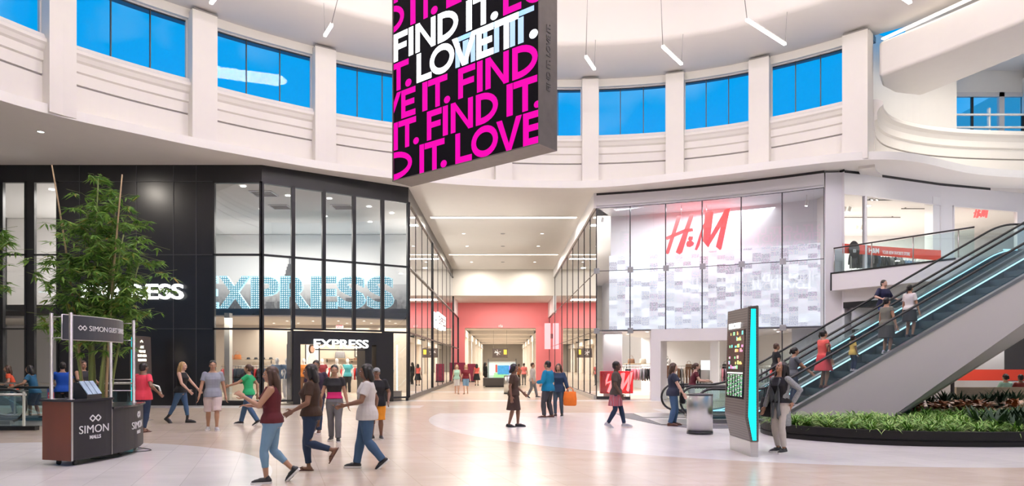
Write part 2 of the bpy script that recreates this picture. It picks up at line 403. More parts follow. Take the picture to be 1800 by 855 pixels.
# ---- rotunda ceiling: shallow ring under the dome
mb = MB(); ths = arc(-180, 180, 180)
rings_ = [(1.04, 14.05), (.985, 14.0), (.93, 14.06), (.855, 14.25), (.84, 14.4), (.84, 15.6), (.74, 15.9), (.5, 17.2), (.25, 17.9), (.02, 18.1)]
vs = [(RC[0] + rw(t) * f * math.sin(math.radians(t)), RC[1] + rw(t) * f * math.cos(math.radians(t)), z) for f, z in rings_ for t in ths]
nn = len(ths); mb._add(vs, [(i * nn + k, i * nn + k + 1, (i + 1) * nn + k + 1, (i + 1) * nn + k) for i in range(len(rings_) - 1) for k in range(nn - 1)], True)
struct(mb.build('ceiling', M('ceiling_white')))
# ---- enclosure behind the camera
mb = MB(); mb.quad((-30, -10, 0), (30, -10, 0), (30, -10, 20), (-30, -10, 20)); struct(mb.build('wall_rear', M('plaster')))
mb = MB(); mb.quad((-30, -10, 0), (-30, 40, 0), (-30, 40, 10), (-30, -10, 10)); struct(mb.build('wall_left', M('plaster')))
mb = MB(); mb.quad((30, -10, 0), (30, 60, 0), (30, 60, 18), (30, -10, 18)); struct(mb.build('wall_right', M('plaster')))
# ---- parapet, beam and windows of the upper concourse on the right
PAR = [(p.x, p.y) for p in spline([Vector((*q, 0)) for q in [(13.95, 25.75), (14.5, 26.6), (15.4, 27.5), (16.8, 28.3), (18.4, 28.85), (20.5, 29.2), (24, 29.4), (30, 29.4)]], 8)]
PPROF = [(.05, 9.0), (.05, 10.3), (.0, 10.31), (.0, 10.36), (.05, 10.37), (.05, 10.75), (.13, 10.8), (.13, 11.05), (.2, 11.2), (.32, 11.3), (.32, 11.42), (.2, 11.5), (.1, ZS), (-.5, ZS), (-.5, 9.0)]
o = struct(MB().sweep(PAR, PPROF, closed_prof=True).build('wall_parapet', [M('plaster'), M('groove_dark')]))
for p in o.data.polygons:
    if p.index % len(PPROF) == 2 and p.index < len(PPROF) * (len(PAR) - 1): p.material_index = 1
fix_normals(o)
bm_ = MB(); bm_.prism([(13.95, 25.35), (15.0, 23.55), (16.2, 21.2), (17.2, 18.6), (20.4, 18.6), (18.3, 22.6), (17.0, 26.2), (16.6, 27.2), (15.4, 26.9), (14.6, 26.3)], 12.25, 13.55)
ob = bevel(fix_normals(bm_.build('beam', M('plaster'))), .12, 4); struct(ob)
cs = MB(); cs.beam((14.05, 25.3, 13.62), (17.25, 18.6, 13.62), .16, .05); tag(cs.build('cove_light_strip', M('cove_light')), 'warm light strip along the top of the slanted beam at upper right', 'light')
mb = MB()   # curved wall below the beam
CW = [(13.95, 25.9), (14.3, 26.9), (15.0, 28.0), (16.2, 28.9), (17.6, 29.4), (19.75, 29.75)]
CW = [(p.x, p.y) for p in spline([Vector((*q, 0)) for q in CW], 6)]
mb.sweep(CW, [(0, ZS - .2), (0, 15.4)]); struct(mb.build('wall_concourse', M('plaster')))
bw = MB(); Yw = 31.0
bw.bmm((19.4, Yw, 13.85), (30, Yw + .2, 17)); bw.bmm((19.2, Yw, 9.5), (30, Yw + .2, 11.2)); struct(bw.build('wall_upper', M('plaster')))
fr = MB(); 
for x in (20.1, 22.6, 25.2): fr.bmm((x - .12, Yw - .05, 11.2), (x + .12, Yw + .1, 13.9))
fr.bmm((20, Yw - .05, 13.7), (26, Yw + .1, 13.9)); wo = struct(fr.build('window_11', M('sky_frame')))
MB().quad((20, Yw + .05, 11.2), (26, Yw + .05, 11.2), (26, Yw + .05, 13.8), (20, Yw + .05, 13.8)).build('pane', M('sky_glass'), wo)
mm = MB()
for x in (21.3, 23.6): mm.bmm((x - .05, Yw, 11.2), (x + .05, Yw + .08, 13.8))
mm.build('mullion', M('black_frame'), wo)
bb = MB(); bb.prism([(22.4, 27), (30, 27), (30, 31.2), (23.6, 31.2)], 12.9, 14.5); struct(bb.build('beam', M('plaster')))
rl = thing('guard_rail', 'white horizontal pipe guard rail in front of the upper concourse window', 'railing', (19.5, 30.0, ZS - .3))
mat('rail_white', (.82, .80, .76), .4)
for z in (.15, .72, 1.28): MB().tube([(0.1, 0, z), (10, 0, z)], .05, 8).build('rail', M('rail_white'), rl)
for x in (1.9, 4.6, 7.3): MB().box((x, .1, .75), (.07, .12, 1.7)).build('post', M('rail_white'), rl)
# ---- hanging linear lights of the rotunda
BARS = [((1030, 100), (1045, 122)), ((1165, 82), (1198, 113)), ((1313, 35), (1380, 78)), ((583, 44), (571, 63)), ((385, -12), (371, 6)), ((1572, -14), (1600, 5))]
BL = ['hanging light bar nearest the right edge of the big screen', 'hanging light bar second to the right of the big screen', 'long hanging light bar above the rightmost tall window', 'short hanging light bar left of the big screen', 'hanging light bar cut by the top edge over the left windows', 'hanging light bar at the top edge beside the slanted cove beam']
mat('cable', (.25, .24, .24), .5)
for (p, q), lb in zip(BARS, BL):
    z = 11.3
    A_ = Vector((xpx(p[0], FPX * z / (CY - p[1])), FPX * z / (CY - p[1]), z + CAMZ)); B_ = Vector((xpx(q[0], FPX * z / (CY - q[1])), FPX * z / (CY - q[1]), z + CAMZ))
    t = thing('hanging_light_bar', lb, 'light', (A_ + B_) / 2, 0, 'hanging light bars of the rotunda'); m0 = (A_ + B_) / 2
    d = (B_ - A_).normalized()
    MB().beam(A_ - m0, B_ - m0, .10, .06).build('diffuser', M('white_light'), t)
    MB().beam(A_ - m0 + Vector((0, 0, .05)), B_ - m0 + Vector((0, 0, .05)), .11, .04).build('housing', M('rail_white'), t)
    top = Vector((RC[0], RC[1], 0)) - A_; top.z = 0; top.normalize()
    MB().tube([A_ - m0 + Vector((0, 0, .06)), A_ - m0 + top * 1.6 + Vector((0, 0, 1.75))], .012, 5).build('cable', M('cable'), t)
    MB().tube([B_ - m0 + Vector((0, 0, .06)), B_ - m0 + d * .15 + Vector((0, 0, 1.38 if False else 1.2))], .008, 5).build('cable', M('cable'), t)

mb = MB(); mb.poly([(15.2, 25, 14.9), (30, 14, 14.9), (30, 31.2, 14.9), (19.0, 31.2, 14.9), (17.0, 29.7, 14.9)]); struct(mb.build('ceiling_concourse', M('ceiling_white')))
# ================================================================== storefronts
def ray_u(u, a, b):
    """point where the vertical sight plane at column u crosses the wall line a-b"""
    k = (u - CX) / FPX; (ax, ay), (bx, by) = a, b
    t = (k * ay - ax) / ((bx - ax) - k * (by - ay)); return (ax + (bx - ax) * t, ay + (by - ay) * t)
PA, PB, PC_, PD = (-24, 25.8), (-9.14, 25.8), (-4.05, 29.1), (-4.05, 61)
Z1, Z2, Z3 = 2.90, 5.70, 8.47
WN = 12
def bay(a, b, rows, frame_m, glass_m, fw=.07, depth=.14, vbars=True, name=None, pane_off=0):
    """a glazed bay between two plan points; rows = list of (z0, z1)"""
    global WN
    a3, b3 = Vector((*a, 0)), Vector((*b, 0)); d = (b3 - a3).normalized(); up = Vector((0, 0, 1)); f = MB()
    z0, z1 = rows[0][0], rows[-1][1]
    if vbars:
        for p in (a3 + d * fw / 2, b3 - d * fw / 2): f.beam(p + up * z0, p + up * z1, depth, fw, up=d)
    for z in sorted({q for r in rows for q in r}):
        zz = min(max(z, z0 + fw / 2), z1 - fw / 2); f.beam(a3 + up * zz, b3 + up * zz, depth, fw)
    o = struct(f.build(name or 'window_%d' % WN, frame_m)); WN += 1
    for r in rows:
        g = MB(); n = Vector((d.y, -d.x, 0)) * pane_off; g.quad(a3 + n + up * r[0], b3 + n + up * r[0], b3 + n + up * r[1], a3 + n + up * r[1]); g.build('pane', glass_m, o)
    return o
def wall(name, a, b, z0, z1, m, th=.12, side=1):
    a3, b3 = Vector((*a, 0)), Vector((*b, 0)); d = (b3 - a3).normalized(); n = Vector((-d.y, d.x, 0)) * th * side
    mb = MB(); mb.extr([a3 + Vector((0, 0, z0)), b3 + Vector((0, 0, z0)), b3 + Vector((0, 0, z1)), a3 + Vector((0, 0, z1))], n)
    return struct(fix_normals(mb.build(name, m)))
BLK = M('black_panel')
fl = lambda u: ray_u(u, PA, PB); an = lambda u: ray_u(u, PB, PC_)
# black wall with its panel seams
wall('wall_black', fl(103), fl(375), 0, CEIL, BLK)
wall('wall_black', PA, fl(5), 0, CEIL, BLK); wall('wall_black', fl(47), fl(60), 0, CEIL, M('black_frame'))
for a, b in ((fl(5), fl(47)), (fl(60), fl(103)), (fl(375), PB), (PB, PC_)): wall('wall_black', a, b, Z3, CEIL, BLK)
sm = MB()
for u in (140, 240, 305, 345): x = xpx(u, 25.8); sm.bmm((x - .012, 25.78, 0), (x + .012, 25.81, CEIL))
for z in (2.9, 5.7, 8.47): sm.bmm((xpx(103, 25.8), 25.775, z - .012), (xpx(375, 25.8), 25.81, z + .012))
mat('seam', (.05, .05, .055), .4); struct(sm.build('trim_5', M('seam')))
# glazing of the left shop
for a, b in ((5, 47), (60, 103)): bay(fl(a), fl(b), [(.25, Z1), (Z1, Z2), (Z2, Z3)], M('black_frame'), M('shop_glass'), .05)
for a, b in ((5, 47), (60, 103)): wall('wall_black', fl(a), fl(b), 0, .25, BLK)
# corner bays of the black store
U = [460, 515, 569, 622, 672, 718]
bay(fl(375), PB, [(.12, Z1), (Z1, Z2), (Z2, Z3)], M('black_frame'), M('shop_glass'))
for i in range(5):
    rows = [(Z1, Z2), (Z2, Z3)]
    if i == 0 or i == 4: rows = [(.12, Z1)] + rows
    bay(an(U[i]), an(U[i + 1]), rows, M('black_frame'), M('shop_glass'))
wall('wall_black', fl(375), PB, 0, .12, BLK)
def beamp(mb, a, b, z0, z1, w): mb.beam(Vector((*a, (z0 + z1) / 2)), Vector((*b, (z0 + z1) / 2)), w, z1 - z0)
# entrance portal
en = MB(); e0, e1 = an(516), an(690); d_ = (Vector(e1) - Vector(e0)).normalized(); nrm = Vector((-d_.y, d_.x))
def ep(u, back=0.0): p = Vector(an(u)) + nrm * back; return (p.x, p.y)
beamp(en, ep(515, .35), ep(690, .35), 2.35, 2.86, .9)
for u0, u1 in ((514, 527), (640, 652), (660, 690)): 
    en.prism([ep(u0, -.1), ep(u1, -.1), ep(u1, .8), ep(u0, .8)], 0, 2.36)
struct(fix_normals(en.build('door_1', M('black_frame'))))
# corridor flank of the black store
def flank(x, ys, rows, fm, gm, fw=.06, side=1):
    for i in range(len(ys) - 1): bay((x, ys[i]), (x, ys[i + 1]), rows, fm, gm, fw)
flank(-4.05, [29.1, 38.9, 55], [(.15, Z1), (Z1, Z2), (Z2, Z3)], M('black_frame'), M('side_glass'))
flank(-4.05, [55, 61], [(.15, Z1), (Z1, Z2)], M('black_frame'), M('side_glass'))
wall('wall_flank', (-4.05, 29.1), (-4.05, 55), Z3, CEIL, BLK); wall('wall_flank', (-4.05, 55), (-4.05, 61), Z2, 7.0, M('fascia_white')); wall('baseboard_left', (-4.05, 29.1), (-4.05, 61), 0, .15, M('dark_metal'))
fw_ = MB()
for y in (31.5, 33.9, 36.4, 42.1, 45.3, 48.5, 51.7): fw_.bmm((-4.07, y - .01, .15), (-4.03, y + .01, Z3))
struct(fw_.build('trim_6', M('seam')))
# interior of the black store
mat('interior_white', (.80, .78, .76), .7); mat('interior_beige', (.68, .60, .50), .7)
def mural_material():
    m = bpy.data.materials.new('skyline_mural'); m.use_nodes = True; n = m.node_tree.nodes; L = m.node_tree.links; b = n['Principled BSDF']; b.inputs['Roughness'].default_value = .7
    g = n.new('ShaderNodeTexCoord'); mp = n.new('ShaderNodeMapping'); mp.inputs['Scale'].default_value = (2.2, 1, 1.6); L.new(g.outputs['Object'], mp.inputs['Vector'])
    no = n.new('ShaderNodeTexNoise'); no.inputs['Scale'].default_value = 2.4; no.inputs['Detail'].default_value = 8; L.new(mp.outputs['Vector'], no.inputs['Vector'])
    sp = n.new('ShaderNodeSeparateXYZ'); L.new(g.outputs['Object'], sp.inputs[0])
    mr = n.new('ShaderNodeMapRange'); mr.inputs[1].default_value = 4.6; mr.inputs[2].default_value = 5.8; L.new(sp.outputs['Z'], mr.inputs[0])
    cr = n.new('ShaderNodeValToRGB'); cr.color_ramp.elements[0].color = (.035, .033, .033, 1); cr.color_ramp.elements[0].position = .38; cr.color_ramp.elements[1].color = (.24, .23, .225, 1); cr.color_ramp.elements[1].position = .62
    L.new(no.outputs['Fac'], cr.inputs['Fac'])
    mx = n.new('ShaderNodeMix'); mx.data_type = 'RGBA'; mx.inputs['B'].default_value = (.55, .53, .52, 1); L.new(cr.outputs['Color'], mx.inputs['A']); L.new(mr.outputs['Result'], mx.inputs['Factor'])
    L.new(mx.outputs['Result'], b.inputs['Base Color']); return m
YB = 37.2
mb = MB(); mb.bmm((-18, YB, 0), (-4.2, YB + .1, 8.6)); struct(mb.build('wall_store', M('interior_white')))
mb = MB(); mb.quad((-24, 25.95, 8.62), (-9.2, 25.95, 8.62), (-4.2, 29.3, 8.62), (-4.2, 29.3, 8.62)); mb.quad((-24, 25.95, 8.62), (-4.2, 29.3, 8.62), (-4.2, YB, 8.62), (-24, YB, 8.62)); struct(mb.build('ceiling_store', M('interior_white')))
mb = MB(); mb.bmm((-16.4, 25.95, 0), (-16.2, YB, 8.6)); struct(mb.build('wall_store', M('interior_white')))
mu = thing('skyline_mural', 'grey city skyline mural on the back wall above the bulb letters', 'mural', (0, YB - .06, 0))
mb = MB(); mb.bmm((-16, 0, 4.02), (-4.3, .04, 5.9)); mb.build('print', mural_material(), mu)
bl = MB(); rnd = random.Random(3); x = -15.8
while x < -4.6:
    wd = rnd.uniform(.25, .6); h = rnd.uniform(4.2, 5.2)
    if abs(x + 11.9) < .3: h = 6.45; wd = .5
    bl.bmm((x, -.03, 4.02), (x + wd, 0, h))
    if h > 6:
        for hw, z0, z1 in ((.2, 0, .22), (.15, .22, .4), (.09, .4, .55), (.02, .55, 1.0)): bl.bmm((x + .25 - hw, -.03, h + z0), (x + .25 + hw, 0, h + z1))
    x += wd + rnd.uniform(.0, .25)
mat('mural_tower', (.10, .095, .095), .7, noise=.6, nscale=9); bl.build('towers', M('mural_tower'), mu)
# mezzanine slab
MZ = [(-16.2, 30.0), (-9.4, 30.0), (-4.2, 33.0), (-4.2, YB), (-16.2, YB)]
mb = MB(); mb.prism(MZ, 3.72, 4.0); struct(mb.build('floor_mezzanine', M('black_frame')))
mb = MB(); mb.prism([(p[0], p[1] + .02) for p in MZ], 3.66, 3.72); struct(mb.build('ceiling_store', M('interior_beige')))
mb = MB(); mb.quad((-24, 25.9, .02), (-9.2, 25.9, .02), (-4.2, 29.3, .02), (-4.2, 29.3, .02)); mb.quad((-24, 25.9, .02), (-4.2, 29.3, .02), (-4.2, YB, .02), (-24, YB, .02)); struct(mb.build('floor_store', M('shop_floor')))
mb = MB(); mb.bmm((-16.2, YB - .3, 0), (-4.2, YB, 3.66)); struct(mb.build('wall_store', M('interior_beige')))
# flank shop continues along the corridor behind the mirror-like glass
mb = MB(); mb.bmm((-9, 37.4, 0), (-8.8, 61, 8.6)); struct(mb.build('wall_flank', M('interior_beige')))
mb = MB(); mb.quad((-9, 37.3, 8.62), (-4.1, 37.3, 8.62), (-4.1, 61, 8.62), (-9, 61, 8.62)); struct(mb.build('ceiling_store', M('interior_white')))
for y in (42, 48, 55): area('flank_lamp', (-6.3, y, 8.3), 2.5, 60, WARM)
# interior of the shop at far left
mb = MB(); mb.bmm((-24, 33, 0), (-16.4, 33.1, 8.6)); struct(mb.build('wall_store', M('interior_white')))
mb = MB(); mb.bmm((-24, 28.0, 3.55), (-16.4, 33, 4.0)); struct(mb.build('floor_mezzanine', M('dark_metal')))
mb = MB(); mb.bmm((-24, 28.05, 3.45), (-16.4, 33, 3.55)); struct(mb.build('ceiling_store', M('interior_white')))
# ------------------------------------------------------------------ white store on the right
PE, PF, PG = (4.1, 30.1), (12.5, 26.5), (13.12, 26.45)
def hm(u):
    k = (u - CX) / FPX; best = None
    for i in range(201):
        t = i / 200; x = (1 - t) ** 2 * 4.1 + 2 * t * (1 - t) * 8.55 + t * t * 12.5; y = (1 - t) ** 2 * 30.1 + 2 * t * (1 - t) * 28.95 + t * t * 26.5
        e = abs(x / y - k)
        if best is None or e < best[0]: best = (e, x, y)
    return best[1:]
HU = [1048, 1108, 1170, 1234, 1303, 1374, 1448]
HP = [hm(u) for u in HU]
ZA, ZB, ZC = 3.02, 5.66, 8.44
for i in range(6):
    rows = [(ZA, ZB), (ZB, ZC)]
    if i in (0, 4, 5): rows = [(.12, ZA)] + rows
    bay(HP[i], HP[i + 1], rows, M('dark_metal'), M('pale_glass'), .022, .05)
for i in range(6):
    wall('wall_fascia', HP[i], HP[i + 1], ZC, CEIL - .1, M('fascia_white'))
    wall('trim_shadow_gap', HP[i], HP[i + 1], CEIL - .1, CEIL, M('black_frame'))  # black strip stands in for the shade in the gap under the soffit
    if i not in (1, 2, 3): wall('baseboard_right', HP[i], HP[i + 1], 0, .14, M('dark_metal'))
pl = MB()
for i in range(6):
    p = HP[i]
    for z in (ZB, ZA): pl.box((p[0], p[1] - .06, z), (.24, .05, .24), -.4)
mat('patch_grey', (.42, .43, .45), .35, .6)
for i in range(6):
    p = HP[i]
    for z in (ZB, ZA):
        if z == ZA and i in (2, 3, 4): continue
        q = MB(); q.box((0, 0, 0), (.24, .06, .24)); q.lathe([(.03, -.05), (.03, .05)], seg=8)
        o = struct(bevel(q.build('trim_8', M('patch_grey')), .01)); o.location = (p[0], p[1] - .07, z); o.rotation_euler = (0, 0, -.4)
def pil(name, pts, z0, z1, m): return struct(fix_normals(MB().prism(pts, z0, z1).build(name, m)))
pil('pillar', [PF, PG, (13.4, 27.3), (12.9, 27.5)], 0, CEIL - .1, M('fascia_white'))
# right flank of the white store, curving away
RP = [PG, (15.6, 27.25), (18.15, 28.4), (22.6, 29.7), (28, 30.6)]
def rl_(u):
    for i in range(len(RP) - 1):
        p = ray_u(u, RP[i], RP[i + 1])
        if RP[i][0] - .01 <= p[0] <= RP[i + 1][0] + .01: return p
    return PG
cuts = [1478, 1480, 1520, 1653, 1674, 1787, 1800]
FL2 = 5.07
pts = [rl_(u) for u in cuts] + [(28, 30.6)]
for i in range(len(pts) - 1):
    g = i in (1, 2, 4)
    wall('wall_right_store', pts[i], pts[i + 1], 8.2 if g else 0, CEIL - .1, M('fascia_white')); wall('trim_shadow_gap', pts[i], pts[i + 1], CEIL - .1, CEIL, M('black_frame'))  # same painted shadow gap continues along this flank
    if g:
        wall('wall_right_store', pts[i], pts[i + 1], 0, FL2, M('fascia_white')); bay(pts[i], pts[i + 1], [(FL2, 8.2)], M('fascia_white'), M('pale_glass'), .05)
# interior: entrance volume, tiled light wall, rear walls
def tile_material():
    m = bpy.data.materials.new('pattern_tiles'); m.use_nodes = True; n = m.node_tree.nodes; L = m.node_tree.links; b = n['Principled BSDF']; b.inputs['Roughness'].default_value = .4
    g = n.new('ShaderNodeTexCoord'); br = n.new('ShaderNodeTexBrick'); br.offset = .35; br.offset_frequency = 2; br.squash = 1; L.new(g.outputs['UV'], br.inputs['Vector'])
    br.inputs['Scale'].default_value = 1; br.inputs['Brick Width'].default_value = .20; br.inputs['Row Height'].default_value = .37; br.inputs['Mortar Size'].default_value = .004; br.inputs['Bias'].default_value = .0
    br.inputs['Color1'].default_value = (.86, .95, 1, 1); br.inputs['Color2'].default_value = (.30, .30, .35, 1); br.inputs['Mortar'].default_value = (.8, .85, .9, 1)
    no = n.new('ShaderNodeTexNoise'); no.inputs['Scale'].default_value = 26; L.new(g.outputs['UV'], no.inputs['Vector']); mx = n.new('ShaderNodeMix'); mx.data_type = 'RGBA'; mx.inputs['B'].default_value = (.95, .97, 1, 1)
    cr = n.new('ShaderNodeValToRGB'); cr.color_ramp.elements[0].position = .40; cr.color_ramp.elements[1].position = .60; cr.color_ramp.elements[1].color = (.4, .4, .4, 1); L.new(no.outputs['Fac'], cr.inputs['Fac'])
    L.new(cr.outputs['Color'], mx.inputs['Factor']); L.new(br.outputs['Color'], mx.inputs['A']); L.new(mx.outputs['Result'], b.inputs['Base Color'])
    b.inputs['Emission Strength'].default_value = .62; L.new(mx.outputs['Result'], b.inputs['Emission Color']); return m
def offs(p, d): return (p[0] + .42 * d, p[1] + .9 * d)
TP = [offs(hm(u), 2.0) for u in range(1046, 1449, 12)]
mb = MB(); mb.sweep(TP, [(0, ZA + .02), (0, 6.62)]); o = mb.build('tiled_light_wall', tile_material())
uv = o.data.uv_layers.new(name='uv'); acc = [0]
for i in range(1, len(TP)): acc.append(acc[-1] + (Vector(TP[i]) - Vector(TP[i - 1])).length)
for lp in o.data.loops: v = o.data.vertices[lp.vertex_index]; uv.data[lp.index].uv = (v.co.z, acc[lp.vertex_index // 2])
tag(o, 'backlit wall of small white and grey patterned tiles behind the red shop sign', 'wall panel')
T2 = [offs(q, .25) for q in TP]
struct(MB().sweep(T2, [(0, ZA), (0, 8.5)]).build('wall_white_store', M('shop_white')))
mb = MB(); mb.prism(HP + [offs(q, 2.4) for q in HP[::-1]], 8.5, 8.55); struct(fix_normals(mb.build('ceiling_white_store', M('shop_white'))))
mb = MB(); mb.prism([offs(q, .05) for q in HP] + [offs(q, 8.5) for q in HP[::-1]], ZA - .02, ZA + .05); struct(fix_normals(mb.build('ceiling_white_store', M('shop_white'))))
mb = MB(); mb.prism(HP + [offs(q, 8.5) for q in HP[::-1]], .0, .015); struct(fix_normals(mb.build('floor_white_store', M('shop_floor'))))
mb = MB(); mb.sweep([offs(q, 8.3) for q in HP], [(0, 0), (0, ZA)]); struct(mb.build('wall_white_store', M('shop_white')))
# entrance portal, white
def hb(u, back=0.0): p = hm(u); return (p[0] + .42 * back, p[1] + .9 * back)
prt = MB(); 
for u0, u1 in ((1145, 1163), (1290, 1312)): prt.prism([hb(u0, -.12), hb(u1, -.12), hb(u1, 1.2), hb(u0, 1.2)], 0, 2.62)
prt.prism([hb(1145, -.12), hb(1190, -.12), hb(1230, -.12), hb(1312, -.12), hb(1312, 1.2), hb(1230, 1.2), hb(1145, 1.2)], 2.55, ZA + .03)
struct(fix_normals(prt.build('door_2', M('fascia_white'))))
wall('wall_white_store', hb(1050, .9), hb(1083, .9), 0, ZA, M('shop_white'))
wall('wall_white_store', hb(1140, .3), hb(1146, .3), 0, ZA, M('shop_white')); wall('wall_white_store', hb(1390, .9), hb(1447, .9), 0, ZA, M('shop_white'))
# corridor flank of the white store
ys = [30.1, 32.3, 34.7, 37.4, 40.4, 43.9, 48, 54.5]
for i in range(len(ys) - 1): bay((4.1, ys[i]), (4.1, ys[i + 1]), [(.15, ZA), (ZA, ZB), (ZB, ZC)], M('dark_metal'), M('side_glass'), .02, .05)
bay((4.1, 54.5), (4.1, 61), [(.15, ZA), (ZA, ZB)], M('dark_metal'), M('side_glass'), .02, .05)
wall('wall_fascia', (4.1, 30.1), (4.1, 54.5), ZC, CEIL, M('fascia_white')); wall('baseboard_right', (4.1, 30.1), (4.1, 61), 0, .15, M('steel_flat')); wall('wall_fascia', (4.1, 54.5), (4.1, 61), ZB, 7.0, M('fascia_white'))
mb = MB(); mb.bmm((8.8, 38.5, 0), (9, 61, 8.6)); struct(mb.build('wall_white_store', M('shop_white')))
mb = MB(); mb.quad((4.15, 32.0, 8.52), (9, 32.0, 8.52), (9, 61, 8.52), (4.15, 61, 8.52)); struct(mb.build('ceiling_white_store', M('shop_white')))
for y in (37, 43, 50, 57): area('flank_lamp', (6.4, y, 8.2), 2.5, 60, NEUT)
# upper floor rooms of the white store at right
mb = MB(); mb.bmm((13.2, 37, 5.0), (28, 37.2, 8.6)); struct(mb.build('wall_white_store', M('shop_white')))
mb = MB(); mb.prism([(13.2, 27.4), (18.15, 28.6), (22.6, 29.9), (28, 30.8), (28, 37), (13.2, 37)], 8.5, 8.56); struct(mb.build('ceiling_white_store', M('shop_white')))
mb = MB(); mb.prism([(13.2, 27.4), (18.15, 28.6), (22.6, 29.9), (28, 30.8), (28, 37), (13.2, 37)], 4.9, 5.0); struct(mb.build('floor_upper_store', M('shop_floor')))
pil('pillar', [rl_(1640), rl_(1653), (18.6, 29.5), (18.2, 29.5)], 5.0, 8.5, M('shop_white'))
# ------------------------------------------------------------------ corridor ceiling, bulkheads and far end
for y in (54.5,):
    mb = MB(); mb.bmm((-4.2, y, 7.0), (4.2, y + .2, CEIL + .05)); struct(mb.build('wall_bulkhead', M('plaster')))
mb = MB(); mb.bmm((-4.2, 54.7, 7.0), (4.2, 61.1, 7.1)); struct(mb.build('ceiling_corridor', M('plaster')))
mb = MB(); mb.bmm((-4.2, 61, 4.75), (4.2, 61.2, 7.1)); mb.bmm((-4.2, 61, 0), (-3.45, 61.25, 4.75)); mb.bmm((2.9, 61, 0), (4.2, 61.25, 4.75)); struct(mb.build('wall_bulkhead', M('red_light_paint')))
for y, p in ((35, 382), (47, 447.5)):
    y = FPX * 7.5 / (CY - p); s = MB(); s.bmm((-3.75, y - .22, CEIL - .012), (3.75, y + .22, CEIL - .002))
    t = thing('ceiling_light_slot', 'long warm ceiling light slot %s the corridor mouth' % ('nearest' if p < 400 else 'second from'), 'light', (0, 0, 0), 0, 'ceiling slots of the corridor')
    s.build('diffuser', M('warm_light'), t); f = MB()
    for a, b in (((-3.8, y - .27), (3.8, y - .22)), ((-3.8, y + .22), (3.8, y + .27))): f.bmm((*a, CEIL - .03), (*b, CEIL))
    f.build('frame', M('plaster'), t)
# lower corridor beyond the red bulkhead
XL, XR = -3.7, 3.4
mb = MB(); mb.bmm((XL - 6, 61.3, 5.6), (XR + 6, 130, 5.7)); struct(mb.build('ceiling_corridor', M('ceiling_white')))
for i, y in enumerate((64, 76, 88, 100, 112)):
    mb = MB(); mb.bmm((XL, y, 4.85), (XR, y + 3.5, 5.6)); struct(mb.build('beam', M('plaster')))
    cs = MB(); cs.bmm((XL, y + 3.6, 5.1), (XR, y + 3.75, 5.15)); tag(cs.build('cove_light_strip', M('warm_light')), 'warm cove strip over ceiling beam %s in the low corridor' % ['first beyond the red bulkhead', 'second beyond the red bulkhead', 'third beyond the red bulkhead', 'fourth beyond the red bulkhead', 'last beyond the red bulkhead'][i], 'light', 'cove strips of the low corridor')
for s_, x in ((-1, XL), (1, XR)):
    mb = MB()
    mb.bmm((x, 61.3, 4.2), (x + s_ * 1.2, 130, 4.85)); struct(mb.build('wall_corridor', M('plaster')))
    for i, y in enumerate((63, 71, 79, 88, 98, 109, 120)):
        q = MB(); q.bmm((x, y, 0), (x + s_ * .6, y + 1.4, 4.2)); struct(q.build('pillar', M('plaster')))
    q = MB(); q.bmm((x + s_ * 1.2, 61.3, 0), (x + s_ * 1.25, 130, 4.2)); struct(q.build('wall_corridor', M('shop_cream')))
mb = MB(); mb.bmm((XL - 6, 130, 0), (XR + 6, 130.2, 5.7)); struct(mb.build('wall_end', M('plaster')))

# dark closing walls behind the shop flanks, so no sky shows between the rooms
for a, b in (((-24, 38), (-24, 62)), ((-24, 62), (-4.3, 62)), ((-24.2, 25.8), (-24.2, 38)), ((13.3, 27.6), (13.3, 37)), ((9.0, 61), (9.0, 62)), ((4.3, 62), (29, 62))): wall('wall_outer', a, b, 0, 9.1, M('plaster'))
mb = MB(); mb.quad((4.2, 61.5, 0), (29, 61.5, 0), (29, 61.5, 9.1), (4.2, 61.5, 9.1)); struct(mb.build('wall_outer', M('plaster')))
mb = MB(); mb.quad((-30, 61.5, 0), (-4.2, 61.5, 0), (-4.2, 61.5, 9.1), (-30, 61.5, 9.1)); struct(mb.build('wall_outer', M('plaster')))
for s_ in (-1, 1):
    q = MB(); q.quad((s_ * 10, 61.3, 0), (s_ * 10, 130, 0), (s_ * 10, 130, 5.7), (s_ * 10, 61.3, 5.7)); struct(q.build('wall_outer', M('plaster')))
mb = MB(); mb.quad((-4.1, 37.3, 0), (-4.1, 37.3, 0.01), (-9, 37.3, 8.6), (-9, 37.3, 0)); struct(mb.build('wall_store', M('interior_beige')))
# ================================================================== the big hanging screen
HBZ = 3.3 + CAMZ
SA, SB = Vector((-1.974, 12.335, 0)), Vector((.538, 10.23, 0)); sdir = (SB - SA).normalized(); sw = (SB - SA).length
sback = Vector((-sdir.y, sdir.x, 0)); STH = .40; SH = 6.0
mat('screen_black', (.006, .005, .008), .6); mat('bezel_brown', (.16, .14, .13), .4, .5, noise=.2)
mat('pink_led', (.02, 0, .01), emit=1.0, ecol=(1, .0, .48)); mat('white_led', (1, 1, 1), emit=2.2, ecol=(.92, .97, 1)); mat('blue_led', (.5, .7, .9), emit=.55, ecol=(.42, .68, .95))
for k_ in ('screen_black', 'pink_led', 'white_led', 'blue_led'): M(k_).node_tree.nodes['Principled BSDF'].inputs['Specular IOR Level'].default_value = .08
scr = thing('hanging_video_screen', 'huge hanging video screen with pink and white slogan words above the hall', 'video screen', tuple((SA + SB) / 2 + sback * STH / 2) [:2] + (HBZ,))
def sl(s, t, o):   # s along from the left edge, t up, o out of the front face
    return (SA + sdir * s - sback * o) - ((SA + SB) / 2 + sback * STH / 2) + Vector((0, 0, t))
